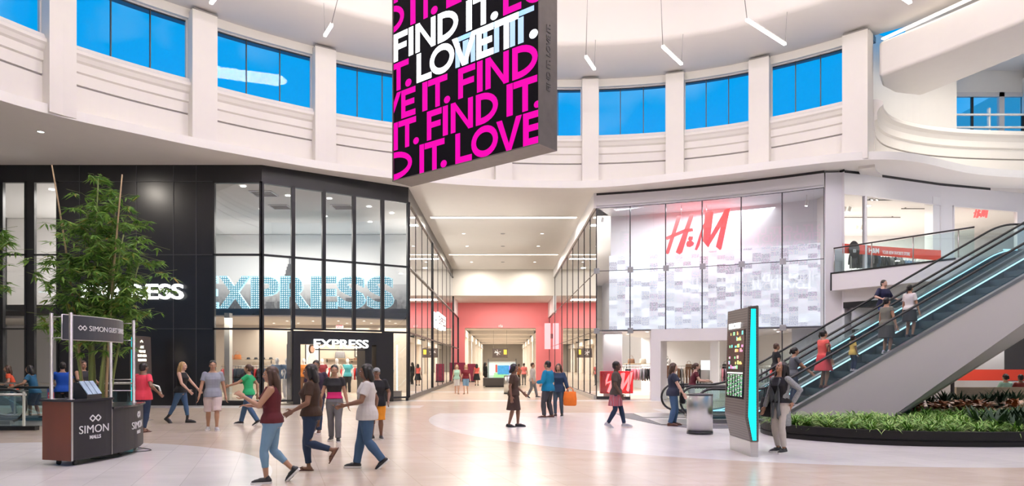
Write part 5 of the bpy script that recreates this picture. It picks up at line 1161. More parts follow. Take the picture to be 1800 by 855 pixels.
def make_person(label, u, v=None, H=1.6, rz=0, skin='tan', hair='black', hairlen=0, top=None, sleeve=.5, hem=.50, bottom=None, legs='trousers', cuff=.06, shoes='shoe_black', shoe='shoe',
                feet=((.055, 0, 0), (-.055, 0, 0)), hands=None, poles=(None, None), lean=0, head=(0, 0), wide=1.0, fem=False, drop=.0, loc=None, extra=None, name='person', cat='person', group=None, detail=None, cap=None, skirt=None, waist=True):
    """feet/hands are given as fractions of the height: x to the person's left, y behind, z up"""
    p0 = loc if loc is not None else gnd(u, v); t = thing(name, label, cat, p0, math.radians(rz), group)
    dist = max(p0[1], 5); vx = detail or max(.0075, min(.016, dist * .00055))
    k = H; hz = .515 - drop; ln = math.radians(lean)
    def TR(p):      # torso transform about the hips
        q = Vector(p); dz = q.z - hz * k
        if dz <= 0: return q
        return Vector((q.x, q.y * math.cos(ln) - dz * math.sin(ln), hz * k + dz * math.cos(ln) - q.y * math.sin(ln)))
    f = 1 if fem else 0; W = wide
    dz0 = -drop * k
    R_ = [(.462, .035, .04, .0), (.48, .075 + .008 * f, .062, .004), (.52, .094 + .010 * f, .072 + .004 * f, .004), (.56, .092 + .006 * f, .068, .002), (.61, .080 - .006 * f, .057, .0), (.65, .080 - .004 * f, .058, -.002), (.70, .089 - .004 * f, .066 + .004 * f, -.006 - .004 * f), (.735, .094 - .004 * f, .070 + .010 * f, -.008 - .008 * f), (.775, .096 - .004 * f, .062, -.002), (.805, .090 - .006 * f, .050, .002), (.83, .060, .042, .004), (.85, .036, .036, .004), (.885, .030, .033, -.004)]
    ring = lambda inf, z0, z1: [(z * k + dz0, a * k * W + inf, b * k * W + inf, y * k) for z, a, b, y in R_ if z0 <= z <= z1]
    sh = .100 - .010 * f
    SHL = {s: TR((s * sh * k * W ** .5, .004 * k, .805 * k + dz0)) for s in (1, -1)}
    HIP = {s: Vector((s * .050 * k, 0, hz * k)) for s in (1, -1)}
    UA, FA, TH, SK = .168 * k, .145 * k, .243 * k, .235 * k
    body = MB(); loft(body, ring(0, 0, 1), TR)
    # neck and head
    nb = TR((0, .0, .875 * k + dz0)); hp, hy = math.radians(head[0]), math.radians(head[1]); HR = Matrix.Rotation(hy, 3, 'Z') @ Matrix.Rotation(-hp, 3, 'X')
    hc = nb + HR @ Vector((0, -.012 * k, .058 * k)); hs = k / 1.62 if k > 1.3 else (k + .35) / 1.62 * .9
    hs *= 1.0
    HP_ = lambda x, y, z: hc + HR @ Vector((x * hs, y * hs, z * hs))
    def hell(mb, x, y, z, a, b, c, seg=14, rg=10): mb.ell(HP_(x, y, z), (a * hs, b * hs, c * hs), seg, rg, HR)
    limb(body, [TR((0, .004 * k, .84 * k + dz0)), HP_(0, .012, -.06)], [.036 * k, .034 * k], 12)
    hell(body, 0, .008, .022, .074, .093, .092); hell(body, 0, -.022, -.042, .056, .066, .066); hell(body, 0, -.05, -.082, .03, .03, .026); hell(body, 0, -.088, -.018, .012, .022, .022); hell(body, 0, -.098, -.03, .015, .014, .010)
    hell(body, 0, -.078, .018, .045, .02, .014)
    for s in (1, -1): hell(body, s * .074, .012, -.012, .010, .018, .03, 8, 6); hell(body, s * .035, -.062, -.035, .02, .02, .02)
    # arms and hands
    EL, WR = {}, {}
    hands = hands or (None, None)
    for s, hd, pl_ in ((1, hands[0], poles[0]), (-1, hands[1], poles[1])):
        S = SHL[s]; T_ = Vector(hd) * k if hd is not None else Vector((s * (.135 * W + .02), -.035, .50 - drop)) * k
        T_ = Vector((T_.x, T_.y, T_.z)); E, Wp = ik(S, T_, UA, FA, pl_ or (s * .5, 1, -.2)); EL[s], WR[s] = E, Wp
        lw = W ** .5
        limb(body, [S, S.lerp(E, .35), S.lerp(E, .75), E], [.034 * k * lw, .030 * k * lw, .025 * k * lw, .023 * k * lw]); limb(body, [E, E.lerp(Wp, .3), E.lerp(Wp, .75), Wp], [.023 * k * lw, .024 * k * lw, .018 * k, .0155 * k])
        d = (Wp - E).normalized(); side = Vector((0, -1, 0)) - d * -d.y
        if side.length < .2: side = Vector((0, 0, 1)) - d * d.z
        side.normalize(); nrm = d.cross(side) * s; pc = Wp + d * .045 * k
        RM = Matrix((side, nrm, d)).transposed(); body.ell(pc, (.026 * k, .013 * k, .036 * k), 10, 8, RM); limb(body, [Wp, pc], [.0155 * k, .017 * k], 8)
        for q, (o_, L_f) in enumerate(((-.0195, .040), (-.0065, .047), (.0065, .045), (.0195, .036))):
            b0 = Wp + d * .072 * k + side * o_ * -1 * k; m0 = b0 + (d + side * o_ * -6).normalized() * L_f * .5 * k; m1 = m0 + (d * .8 - nrm * .6 + side * o_ * -5).normalized() * L_f * .55 * k
            limb(body, [Wp + d * .05 * k + side * o_ * -.8 * k, b0, m0, m1], [.0062 * k, .006 * k, .0055 * k, .0046 * k], 6)
        tb = Wp + d * .022 * k + side * .018 * k; limb(body, [tb, tb + (d * .6 + side * .8).normalized() * .024 * k, tb + (d * .95 + side * .55).normalized() * .046 * k], [.0085 * k, .0068 * k, .0052 * k], 6)
    # legs and feet
    KN, AN, FD = {}, {}, {}
    for s, ft in ((1, feet[0]), (-1, feet[1])):
        A = Vector((ft[0] * k, ft[1] * k, ft[2] * k + .045 * k)); Kn, An = ik(HIP[s], A, TH, SK, (s * .08, -1, 0)); KN[s], AN[s] = Kn, An
        lw = W ** .6
        limb(body, [HIP[s], HIP[s].lerp(Kn, .3), HIP[s].lerp(Kn, .75), Kn], [.054 * k * lw, .052 * k * lw, .038 * k * lw, .032 * k]); limb(body, [Kn, Kn.lerp(An, .28), Kn.lerp(An, .7), An], [.031 * k, .034 * k * lw, .024 * k, .019 * k])
        pit = math.radians(ft[3]) if len(ft) > 3 else 0; yaw = math.radians(ft[4]) if len(ft) > 4 else math.radians(8 * s)
        fd = Matrix.Rotation(yaw, 3, 'Z') @ Vector((0, -math.cos(pit), -math.sin(pit))); fu = Matrix.Rotation(yaw, 3, 'Z') @ Vector((0, -math.sin(pit), math.cos(pit))); FD[s] = (fd, fu)
        hl = An - fu * .028 * k - fd * .02 * k; limb(body, [An, hl], [.019 * k, .018 * k], 8); limb(body, [hl, An + fd * .05 * k - fu * .026 * k, An + fd * .098 * k - fu * .034 * k], [.019 * k, .019 * k, .012 * k], 10)
        body.ell(An + fd * .075 * k - fu * .036 * k, (.022 * k, .03 * k, .010 * k), 8, 6, Matrix((fd.cross(fu), -fd, fu)).transposed())
    remesh(body, vx, 2, SKIN[skin] if isinstance(skin, str) else skin, 'body', t)
    tr = vx * 1.15
    # trousers, shorts
    g = .011 * k
    if bottom is not None:
        mb = MB()
        if skirt is None:
            loft(mb, [(z, a, b, y) for z, a, b, y in ring(g * .8, .47, .60)], TR)
            for s in (1, -1):
                Kn, An = KN[s], AN[s]
                if cuff >= .5: mb.ell(HIP[s], (.06 * k,) * 3)
                e = An if cuff < .2 else Kn; loose = {'trousers': 1.0, 'slim': .45, 'baggy': 2.0}[legs]; gl = g * loose
                lw = W ** .6
                pts = [HIP[s], HIP[s].lerp(Kn, .3), HIP[s].lerp(Kn, .75), Kn]; rs = [.054 * k * lw + g, .052 * k * lw + gl, .038 * k * lw + gl, .032 * k + gl]
                if cuff < .28:
                    end = max(0, min(1, 1 - (cuff - .045) / .24)); pts += [Kn.lerp(An, end * q) for q in (.3, .7, 1.0)]; rs += [.034 * k * lw + gl, .026 * k + gl * 1.2, .022 * k + gl * 1.5]
                else: rs[-1] = .034 * k + gl * 1.4
                limb(mb, pts, rs, 14, False); mb.ell(HIP[s], (.054 * k * lw + g,) * 3)
        else:
            z1, flare = skirt; rr = ring(g, .50, .61); a0, b0 = rr[0][1], rr[0][2]
            n = 6; cx = (AN[1].x + AN[-1].x) / 2 * .4; cy = (AN[1].y + AN[-1].y) / 2 * .5
            low = [(k * (z1 + (.50 - z1) * i / n), a0 * (1 + flare * (1 - i / n)), b0 * (1 + (flare + .25) * (1 - i / n)), cy * (1 - i / n)) for i in range(n)]; loft(mb, low + rr, TR)
        remesh(mb, tr, 2, bottom, 'skirt' if skirt else ('shorts' if cuff > .2 else 'trousers'), t)
    if top is not None:
        mb = MB(); rr = ring(g * 1.05, hem, .835)
        if hem < .56:
            hw, hd_ = .050 * k + .054 * k * W ** .6 + g * 1.7, max(.054 * k * W ** .6, .076 * k * W) + g * 1.8
            rr = [(hem * k + dz0, hw, hd_, .002)] + [((z, max(a, hw * (1 - max(0, (z - dz0) / k - .54) * 3)), max(b, hd_ * (1 - max(0, (z - dz0) / k - .54) * 3)), y) if z < .60 * k + dz0 else (z, a, b, y)) for z, a, b, y in rr if z > (hem + .012) * k + dz0]
        loft(mb, rr, TR)
        if sleeve > 0:
            for s in (1, -1):
                S, E, Wp = SHL[s], EL[s], WR[s]; gl = g * 1.1; lw = W ** .5
                if sleeve <= 1: limb(mb, [S, S.lerp(E, sleeve * .5), S.lerp(E, sleeve)], [.034 * k * lw + g * .5, .031 * k * lw + g * .6, (.034 - .009 * sleeve) * k * lw + gl * .9], 12, False)
                else: limb(mb, [S, S.lerp(E, .5), E, E.lerp(Wp, (sleeve - 1) * .5), E.lerp(Wp, sleeve - 1)], [.034 * k * lw + g, .031 * k * lw + gl, .026 * k * lw + gl, .024 * k + gl, .018 * k + gl], 12, False); mb.ell(E, (.026 * k * lw + gl,) * 3)
                mb.ell(S, (.034 * k * lw + g * .5,) * 3)
        remesh(mb, tr, 2, top, 'shirt' if sleeve else 'tank_top', t)
    # hair
    if hair:
        mb = MB(); hell(mb, 0, .020, .036, .083, .098, .090); hell(mb, 0, .045, -.01, .078, .07, .075)
        if hairlen > 0:
            for x in (-.05, 0, .05): limb(mb, [HP_(x, .055, .02), HP_(x * 1.15, .085, -.08), HP_(x * 1.1, .10, -.08 - hairlen * .6), HP_(x * .8, .09, -.06 - hairlen)], [.045 * hs, .048 * hs, .04 * hs, .016 * hs], 10)
            for s in (-1, 1): limb(mb, [HP_(s * .06, 0, .04), HP_(s * .082, .01, -.06), HP_(s * .085, .02, -.06 - hairlen * .5)], [.035 * hs, .03 * hs, .014 * hs], 8)
        if hairlen < 0:    # tied up or ponytail
            hell(mb, 0, .11, .03, .04, .045, .05); limb(mb, [HP_(0, .12, .03), HP_(0, .15, -.05), HP_(0, .13, .0 + hairlen)], [.03 * hs, .028 * hs, .01 * hs], 8)
        h = remesh(mb, max(.008, vx), 1, HAIR[hair], 'hair', t)
        # cut the hair away from the face
        bm = bmesh.new(); bm.from_mesh(h.data); inv = HR.transposed()
        kill = [f_ for f_ in bm.faces if (lambda q: q.y < -.040 * hs and q.z < .052 * hs)(inv @ (f_.calc_center_median() - hc))]
        bmesh.ops.delete(bm, geom=kill, context='FACES'); bm.to_mesh(h.data); bm.free()
    if cap:
        mb = MB(); hell(mb, 0, .012, .045, .084, .102, .078); mb2 = remesh(mb, .012, 1, cap, 'cap', t); q = MB(); q.ell(HP_(0, -.12, .055), (.06 * hs, .055 * hs, .008 * hs), 12, 6, HR); q.build('cap_brim', cap, mb2)
    # face
    if dist < 40 and name == 'person':
        e = MB(); 
        for s in (1, -1): hell(e, s * .030, -.078, .004, .013, .010, .007, 8, 6)
        e.build('eyes', M('eye_white'), t); e = MB()
        for s in (1, -1): hell(e, s * .030, -.0865, .004, .006, .004, .006, 8, 6); hell(e, s * .031, -.0815, .024, .016, .005, .0028, 8, 5)
        e.build('pupils_and_brows', M('eye_dark'), t); e = MB(); hell(e, 0, -.086, -.058, .022, .008, .0055, 10, 6); e.build('lips', M('lips'), t)
    # shoes
    if shoes:
        for s in (1, -1):
            fd, fu = FD[s]; An = AN[s]; rt = fd.cross(fu); RM = Matrix((rt, -fd, fu)).transposed(); b0 = An - fu * .045 * k; mb = MB(); sb = MB()
            def fp(x, l, z): return b0 + rt * (x * k) + fd * (l * k) + fu * (z * k)
            outl = [(x * 1.08, l * 1.04) for x, l in ((.020, -.038), (.026, -.01), (.024, .03), (.030, .07), (.027, .10), (.014, .122), (-.010, .122), (-.024, .10), (-.028, .07), (-.022, .03), (-.025, -.01), (-.018, -.038), (0, -.045))]
            th = .017 if shoe != 'sandal' else .010
            lo = [fp(x, l, 0) for x, l in outl]; hi = [fp(x, l, th) for x, l in outl]; n = len(outl); sb._add(lo + hi, [tuple(range(n))[::-1], tuple(range(n, 2 * n))] + [(i, (i + 1) % n, n + (i + 1) % n, n + i) for i in range(n)])
            if shoe == 'sandal':
                for x, l in ((.024, .04), (-.022, .04)): mb.tube([fp(x, l, .01), fp(x * .5, .065, .034), fp(.0, .09, .022)], .006 * k, 6)
            else:
                hgt = .05 if shoe == 'shoe' else (.036 if shoe == 'flat' else .12)
                capsule(mb, fp(0, -.02, .026), fp(0, .045, .026), .027 * k, .027 * k); capsule(mb, fp(0, .045, .022), fp(-.002, .088, .018), .027 * k, .022 * k); mb.ell(fp(0, .098, .016), (.026 * k, .026 * k, .016 * k), 12, 8, RM)
                if hgt > .04: limb(mb, [fp(0, -.012, .03), fp(0, -.008, hgt)], [.027 * k, .024 * k])
                if shoe == 'boot': sb.extr([fp(-.018, -.04, 0), fp(.018, -.04, 0), fp(.018, .0, 0), fp(-.018, .0, 0)], -fu * .0 + fu * .012)
            so = remesh(mb, max(.008, vx), 1, M(shoes), 'sandal_strap' if shoe == 'sandal' else 'shoe', t) if shoe != 'sandal' else mb.build('sandal', M(shoes), t)
            fix_normals(sb.build('sole', M('sole_white') if shoe == 'shoe' else M(shoes), so))
    t['_k'] = 0; del t['_k']
    return t, dict(TR=TR, SHL=SHL, EL=EL, WR=WR, HIP=HIP, KN=KN, AN=AN, k=k, HP=HP_, hs=hs, ring=ring, W=W)
def stride(a=.16, lift=.03, sw=1):
    """left foot forward when sw=1"""
    fwd = (.05, -a, 0, 0); back = (-.05, a, lift, 35)
    return (fwd, back) if sw > 0 else ((.05, a, lift, 35), (-.05, -a, 0, 0))
def swing(a=.10, sw=1): return ((.15, a * sw - .03, .52), (-.15, -a * sw - .03, .52))
def local_to_world(t, p): return t.location + Matrix.Rotation(t.rotation_euler.z, 3, 'Z') @ Vector(p)
def handbag(label, t, p, size, m, strap=None, name='handbag', cat='bag'):
    b = thing(name, label, cat, local_to_world(t, p), t.rotation_euler.z); w_, d_, h = size; mb = MB()
    loft(mb, [(-h, w_ * .42, d_ * .42, 0), (-h * .92, w_ * .5, d_ * .5, 0), (-h * .5, w_ * .52, d_ * .55, 0), (-h * .12, w_ * .46, d_ * .36, 0), (0, w_ * .45, d_ * .2, 0)]); mb.build('body', m, b)
    for s in (-1, 1):
        q = MB(); q.tube([(-w_ * .25, s * d_ * .15, -.01), (-w_ * .2, s * d_ * .15, (strap or .14) * .7), (0, s * d_ * .1, strap or .14), (w_ * .2, s * d_ * .15, (strap or .14) * .7), (w_ * .25, s * d_ * .15, -.01)], .008, 6); q.build('handle', m, b)
    return b
denim = cloth('denim', (.045, .10, .19)); ldenim = cloth('light_denim', (.17, .30, .42)); ddenim = cloth('dark_denim', (.015, .032, .07)); blackc = cloth('black', (.012, .012, .014)); greyc = cloth('grey', (.16, .16, .16)); cream = cloth('cream', (.62, .57, .50)); whitec = cloth('white', (.72, .71, .70))
# ---- the woman looking up at the directory
cl, P = make_person('person in grey patterned cardigan and cream trousers looking up at the directory', 1372, 796, 1.63, -62, 'tan', None, 0, blackc, 0, .55, cream, 'slim', .075, 'shoe_black', 'shoe',
    feet=((.06, -.015, 0, 0, 12), (-.055, .03, 0, 0, -4)), hands=((.135, .045, .565), (-.165, -.055, .50)), poles=((1, .6, .2), (-.4, 1, -.1)), head=(22, -8), fem=True, detail=.0065)
HPf, k_, TRf, rg = P['HP'], P['k'], P['TR'], P['ring']
mb = MB(); hs = P['hs']
def hel(x, y, z, a, b, c): mb.ell(HPf(x, y, z), (a * hs, b * hs, c * hs), 14, 10)
hel(0, .022, .036, .083, .096, .090); hel(0, .05, -.02, .078, .065, .085)
hh = P['TR']((0, .075 * 1, .80 * k_))
for x in (-.06, -.02, .02, .06): limb(mb, [HPf(x, .06, .03), HPf(x * 1.2, .10, -.07), Vector((x * 1.3, .085, .80 * k_)), Vector((x * 1.1, .085, .69 * k_))], [.042, .042, .036, .014], 10)
for s in (1, -1): limb(mb, [HPf(s * .062, .0, .04), HPf(s * .085, .01, -.06), Vector((s * .085, -.035, .81 * k_)), Vector((s * .08, -.085, .71 * k_))], [.034, .034, .030, .012], 10)
h = remesh(mb, .008, 1, HAIR['black'], 'hair', cl)
def cardigan_mat():
    m = bpy.data.materials.new('cardigan_knit'); m.use_nodes = True; n = m.node_tree.nodes; L = m.node_tree.links; b = n['Principled BSDF']; b.inputs['Roughness'].default_value = .9
    g = n.new('ShaderNodeTexCoord'); vo = n.new('ShaderNodeTexVoronoi'); vo.inputs['Scale'].default_value = 120; L.new(g.outputs['Object'], vo.inputs['Vector']); cr = n.new('ShaderNodeValToRGB'); e = cr.color_ramp.elements
    e[0].position = .2; e[0].color = (.10, .105, .11, 1); e[1].position = .55; e[1].color = (.38, .40, .39, 1); L.new(vo.outputs['Distance'], cr.inputs['Fac']); L.new(cr.outputs['Color'], b.inputs['Base Color']); return m
KN_ = cardigan_mat(); plainknit = cloth('knit_grey', (.13, .15, .16))
mb = MB(); rows = [(.30, .112, .092), (.36, .110, .090), (.42, .108, .088), (.48, .106, .086), (.54, .103, .082), (.60, .094, .074), (.66, .092, .074), (.72, .100, .084), (.77, .103, .078), (.81, .094, .062), (.835, .064, .052)]
seg = 22; vs = []
for z, a, b in rows:
    gap = 38 if z > .5 else 44
    for q in range(seg + 1):
        ang = math.radians(-90 + gap + (360 - 2 * gap) * q / seg); fold = 1 + .045 * math.sin(ang * 7 + z * 9) * (z < .62); p = TRf(Vector((a * k_ * math.cos(ang) * fold, b * k_ * math.sin(ang) * fold + .005, z * k_))); vs.append(p)
mb._add(vs, [(i * (seg + 1) + q, i * (seg + 1) + q + 1, (i + 1) * (seg + 1) + q + 1, (i + 1) * (seg + 1) + q) for i in range(len(rows) - 1) for q in range(seg)], True)
o = mb.build('cardigan', KN_, cl); so = o.modifiers.new('s', 'SOLIDIFY'); so.thickness = .012
mb = MB()
for s in (1, -1):
    S, E, Wp = P['SHL'][s], P['EL'][s], P['WR'][s]; limb(mb, [S, S.lerp(E, .5), E, E.lerp(Wp, .5), E.lerp(Wp, .96)], [.064, .058, .050, .046, .042], 12); mb.ell(E, (.050,) * 3)
remesh(mb, .011, 2, KN_, 'cardigan_sleeves', cl)
for s in (1, -1):    # draped front lapels
    mb = MB(); vs = []
    for i, z in enumerate((.82, .74, .66, .58, .50, .42)):
        w_ = [.02, .06, .085, .09, .08, .03][i]
        for j in range(4): vs.append(TRf(Vector((s * (.062 + .012 * math.sin(i * 2 + j)) * k_ - s * w_ * (1 - j / 3) * .55 * k_ * 1.2, -(.086 + .014 * math.sin(j * 2.1 + i)) * k_, (z - .05 * (1 - j / 3)) * k_))))
    mb._add(vs, [(i * 4 + j, i * 4 + j + 1, i * 4 + 5 + j, i * 4 + 4 + j) for i in range(5) for j in range(3)], True); o = mb.build('lapel', plainknit, cl); so = o.modifiers.new('s', 'SOLIDIFY'); so.thickness = .01
handbag('black slouchy bag hanging at the side of the person in the cardigan', cl, (-.30, .04, .98), (.34, .16, .36), blackc, .22)
pp = make_person
# ---- left part of the hall
pp('person in orange top leaning on the left escalator handrail', 30, 735, 1.55, -60, 'tan', 'brown', .18, cloth('orange_red', (.72, .10, .04)), .5, .5, denim, hands=((.18, -.22, .60), (-.16, -.2, .62)), lean=18, loc=gnd(26, 729))
pp('person in teal shirt and shorts standing at the left escalator', 57, 740, 1.55, -80, 'tan', 'black', .1, cloth('teal_blue', (.02, .12, .22)), .55, .49, ddenim, 'baggy', .33, 'shoe_black', 'sandal', feet=((.05, -.06, 0), (-.05, .05, 0)), hands=((.2, -.24, .62), (-.16, -.24, .6)), lean=14, loc=gnd(62, 739))
pp('person in bright blue shirt behind the guest desk posts', 108, 0, 1.62, -150, 'tan', 'black', 0, cloth('bright_blue', (.01, .09, .50)), .55, .5, blackc, loc=(xpx(110, 18.9), 18.9, 0), hands=((.12, -.2, .62), (-.14, -.16, .6)))
pp('person in dark vest behind the bamboo stems', 140, 0, 1.66, 60, 'tan', 'brown', 0, cloth('dark_grey', (.04, .04, .045)), 0, .5, greyc, loc=(xpx(146, 19.2), 19.2, 0), hands=((.1, -.25, .64), (-.12, -.25, .66)))
pp('person in pink shirt and blue trousers by the wayfinding board', 252, 760, 1.60, 160, 'brown', 'black', 0, cloth('pink_red', (.80, .06, .10)), .6, .47, ddenim, 'trousers', .07, 'shoe_brown', 'sandal', feet=((.06, -.05, 0, 0), (-.06, .06, 0, 0)), wide=1.18, hands=((.2, -.12, .58), (-.21, -.06, .58)))
pp('person with long blond hair in black top walking in heeled boots', 318, 744, 1.63, 88, 'light', 'blond', .20, blackc, 0, .50, denim, 'slim', .12, 'shoe_black', 'boot', feet=((.04, -.10, 0, 0), (-.04, .20, .03, 35)), hands=((.12, -.22, .56), (-.12, -.18, .55)), fem=True, lean=4)
pp('person in grey tee and pale shorts walking past the black wall', 374, 757, 1.66, 25, 'tan', 'black', 0, cloth('tee_grey', (.27, .29, .33)), .6, .48, cloth('pale_pinkish', (.60, .50, .47)), 'baggy', .30, 'shoe_grey', 'shoe', feet=((.05, -.07, 0, 0), (-.06, .08, 0, 0)), hands=((.17, .02, .5), (-.18, -.07, .5)), wide=1.08)
pp('person in green tee and jeans striding in front of the shop window', 437, 748, 1.56, -88, 'tan', 'brown', -.12, cloth('green', (.02, .38, .14)), .55, .50, denim, 'trousers', .05, 'shoe_black', 'shoe', feet=((.04, .16, .03, 30), (-.04, -.14, 0, 0)), hands=((.14, -.26, .66), (-.14, .10, .53)), fem=True)
pp('person with long brown hair, maroon top and light jeans in the front', 478, 849, 1.55, -80, 'tan', 'brown', .34, cloth('maroon', (.10, .010, .015)), 0, .52, ldenim, 'slim', .14, 'shoe_black', 'shoe', feet=((.04, -.04, 0, 0), (-.04, .17, .06, 45)), hands=((.09, -.20, .74), (-.10, -.17, .66)), poles=((.6, .5, -1), (-.6, .6, -1)), fem=True, wide=1.05, detail=.0075)
pp('person in brown top, dark jeans and sandals striding in the front', 547, 829, 1.58, -85, 'brown', 'black', .12, cloth('dark_brown', (.045, .022, .012)), .6, .52, ddenim, 'slim', .07, 'shoe_brown', 'sandal', feet=((.04, .20, .16, 60), (-.04, -.03, 0, 0)), hands=((.13, -.13, .58), (-.14, .04, .51)), fem=True, wide=1.1, detail=.0075)
pp('person in dark purple tee with round print walking at the black store entrance', 556, 762, 1.66, 4, 'brown', 'black', 0, cloth('dark_purple', (.035, .022, .045)), .65, .48, ddenim, 'trousers', .05, 'shoe_brown', 'shoe', feet=((.055, -.10, 0, 0), (-.05, .12, .03, 25)), hands=swing(.06), wide=1.12)
tp, pq = pp('person in black and pink top and grey trousers walking to the viewer', 588, 776, 1.56, 8, 'tan', 'black', 0, blackc, .5, .56, cloth('trouser_grey', (.15, .15, .155)), 'trousers', .05, 'shoe_black', 'shoe', feet=((.055, -.08, 0, 0), (-.05, .10, .0, 0)), hands=((.17, -.03, .5), (-.2, -.05, .5)), fem=True)
mb = MB(); loft(mb, pq['ring'](.024, .555, .66), pq['TR']); remesh(mb, .014, 2, cloth('hot_pink', (.62, .02, .16)), 'pink_hem', tp)
pp('person in white shirt, jeans and black sneakers striding in the front', 645, 824, 1.58, -82, 'brown', 'black', .1, cloth('off_white', (.62, .59, .57)), .65, .47, denim, 'trousers', .05, 'shoe_black', 'shoe', feet=((.04, .15, .04, 40), (-.04, -.10, 0, 0)), hands=((.13, -.18, .62), (-.15, .06, .52)), wide=1.14, detail=.0075)
pp('person in black tee, orange shorts and grey cap facing the viewer', 662, 773, 1.50, 6, 'brown', 'black', 0, blackc, .65, .47, cloth('orange', (.80, .30, .02)), 'baggy', .29, 'shoe_black', 'shoe', feet=((.06, .03, 0, 0, 12), (-.06, -.02, 0, 0, -25)), hands=((.17, -.10, .55), (-.17, -.05, .5)), wide=1.2, cap=cloth('cap_grey', (.3, .32, .32)))
# ---- corridor and centre
pp('person in mint green top and white shorts walking in the corridor', 803, 693, 1.52, 6, 'light', 'blond', .1, cloth('mint', (.38, .60, .48)), 0, .50, cloth('short_white', (.6, .58, .54)), 'trousers', .42, 'shoe_brown', 'sandal', feet=stride(.06, .0), fem=True)
pp('person in maroon tee and denim shorts walking in the corridor', 819, 693, 1.52, -4, 'light', 'blond', .12, cloth('deep_red', (.16, .010, .018)), .7, .52, ldenim, 'trousers', .42, 'shoe_brown', 'sandal', feet=stride(.06, .0, -1), fem=True)
pp('person in coral top and long black skirt walking away down the corridor', 838, 678, 1.55, 180, 'light', 'black', .2, cloth('coral', (.85, .16, .13)), .4, .55, blackc, skirt=(.25, .5), fem=True, shoes='shoe_black', shoe='flat')
pp('person in black coat beside the screen kiosk in the corridor', 853, 677, 1.66, 120, 'tan', 'black', .15, blackc, 1.9, .40, blackc)
pp('person in dark brown top and skirt with black flats in the middle', 903, 751, 1.58, 80, 'brown', 'black', .05, cloth('brown', (.06, .032, .02)), .7, .50, cloth('brown_skirt', (.055, .03, .022)), skirt=(.27, .15), shoes='shoe_black', shoe='flat', feet=((.045, -.06, 0, 0), (-.04, .07, 0, 10)), hands=((.13, -.12, .55), (-.13, .02, .5)))
pp('person in pink tee walking away far down the corridor', 921, 678, 1.60, 180, 'tan', 'black', 0, cloth('salmon', (.85, .22, .20)), .6, .5, greyc, 'slim')
pp('person in pale patterned shirt and grey trousers walking to the right', 936, 700, 1.62, 75, 'tan', 'brown', 0, cloth('pale_check', (.45, .42, .38), .4), 1.6, .47, greyc, 'trousers', feet=((.05, -.12, 0, 0), (-.05, .13, .02, 30)))
pp('person in rust coloured top standing at the screen kiosk', 912, 677, 1.55, 90, 'brown', 'black', 0, cloth('rust', (.35, .10, .04)), .6, .48, blackc)
pp('person in bright turquoise sweater and dark trousers', 963, 736, 1.66, -120, 'tan', 'black', 0, cloth('turquoise', (.0, .20, .36)), 1.9, .48, cloth('charcoal', (.05, .05, .055)), 'trousers', feet=((.06, -.04, 0, 0), (-.06, .05, 0, 0)), hands=((.10, -.16, .63), (-.16, -.14, .6)), wide=1.2, shoes='shoe_brown')
t9, q9 = pp('person in navy jacket and jeans beside the turquoise sweater', 982, 733, 1.58, -20, 'tan', 'brown', .15, cloth('navy', (.02, .045, .09)), 1.8, .47, cloth('blue_grey', (.06, .09, .12)), 'slim', feet=((.06, .02, 0, 0), (-.05, -.05, 0, 0)), fem=True, hands=((.19, -.03, .5), (-.15, -.1, .55)))
handbag('large orange shopping bag held beside the navy jacket', t9, (.36, -.05, .76), (.40, .18, .42), cloth('bag_orange', (.85, .20, .02)), .12, 'shopping_bag')
tc_, qc = pp('person in brown tee with plaid shirt tied round the waist', 1083, 752, 1.64, 75, 'dark', 'black', 0, cloth('brown_tee', (.075, .055, .045)), .7, .50, ddenim, 'slim', .06, 'shoe_grey', 'shoe', feet=((.05, -.12, 0, 0), (-.05, .12, .02, 25)), hands=swing(.05))
def plaid():
    m = bpy.data.materials.new('plaid_cloth'); m.use_nodes = True; n = m.node_tree.nodes; L = m.node_tree.links; b = n['Principled BSDF']; b.inputs['Roughness'].default_value = .9; g = n.new('ShaderNodeTexCoord'); ck = n.new('ShaderNodeTexBrick')
    ck.inputs['Scale'].default_value = 9; ck.inputs['Color1'].default_value = (.35, .33, .36, 1); ck.inputs['Color2'].default_value = (.10, .05, .08, 1); ck.inputs['Mortar'].default_value = (.45, .10, .12, 1); ck.inputs['Mortar Size'].default_value = .08
    L.new(g.outputs['Object'], ck.inputs['Vector']); L.new(ck.outputs['Color'], b.inputs['Base Color']); return m
mb = MB(); rr = qc['ring'](.022, .50, .57); a0, b0 = rr[0][1], rr[0][2]; loft(mb, [(.33 * 1.64, a0 * 1.15, b0 * 1.3, .02), (.42 * 1.64, a0 * 1.1, b0 * 1.2, .01)] + rr, qc['TR']); remesh(mb, .014, 2, plaid(), 'waist_shirt', tc_)
t2, q2 = pp('person in navy tee and jeans walking up to the right escalator', 1183, 749, 1.60, 82, 'light', 'brown', .14, cloth('navy_tee', (.025, .03, .055)), .65, .48, denim, 'trousers', .05, 'shoe_brown', 'flat', feet=((.05, -.02, 0, 0), (-.05, .05, 0, 0)), hands=((.16, -.10, .55), (-.17, -.14, .52)), fem=True, wide=1.12)
handbag('black shoulder bag of the person walking up to the escalator', t2, (.20, -.26, .88), (.34, .14, .32), blackc, .25)
pp('person in black top and white trousers leaning on the right escalator handrail', 1240, 0, 1.60, 85, 'light', 'brown', -.1, cloth('red_black', (.10, .012, .02)), .5, .52, whitec, 'slim', loc=(5.72, 20.85, .02), hands=((.10, -.30, .66), (-.12, -.28, .64)), lean=16, fem=True)
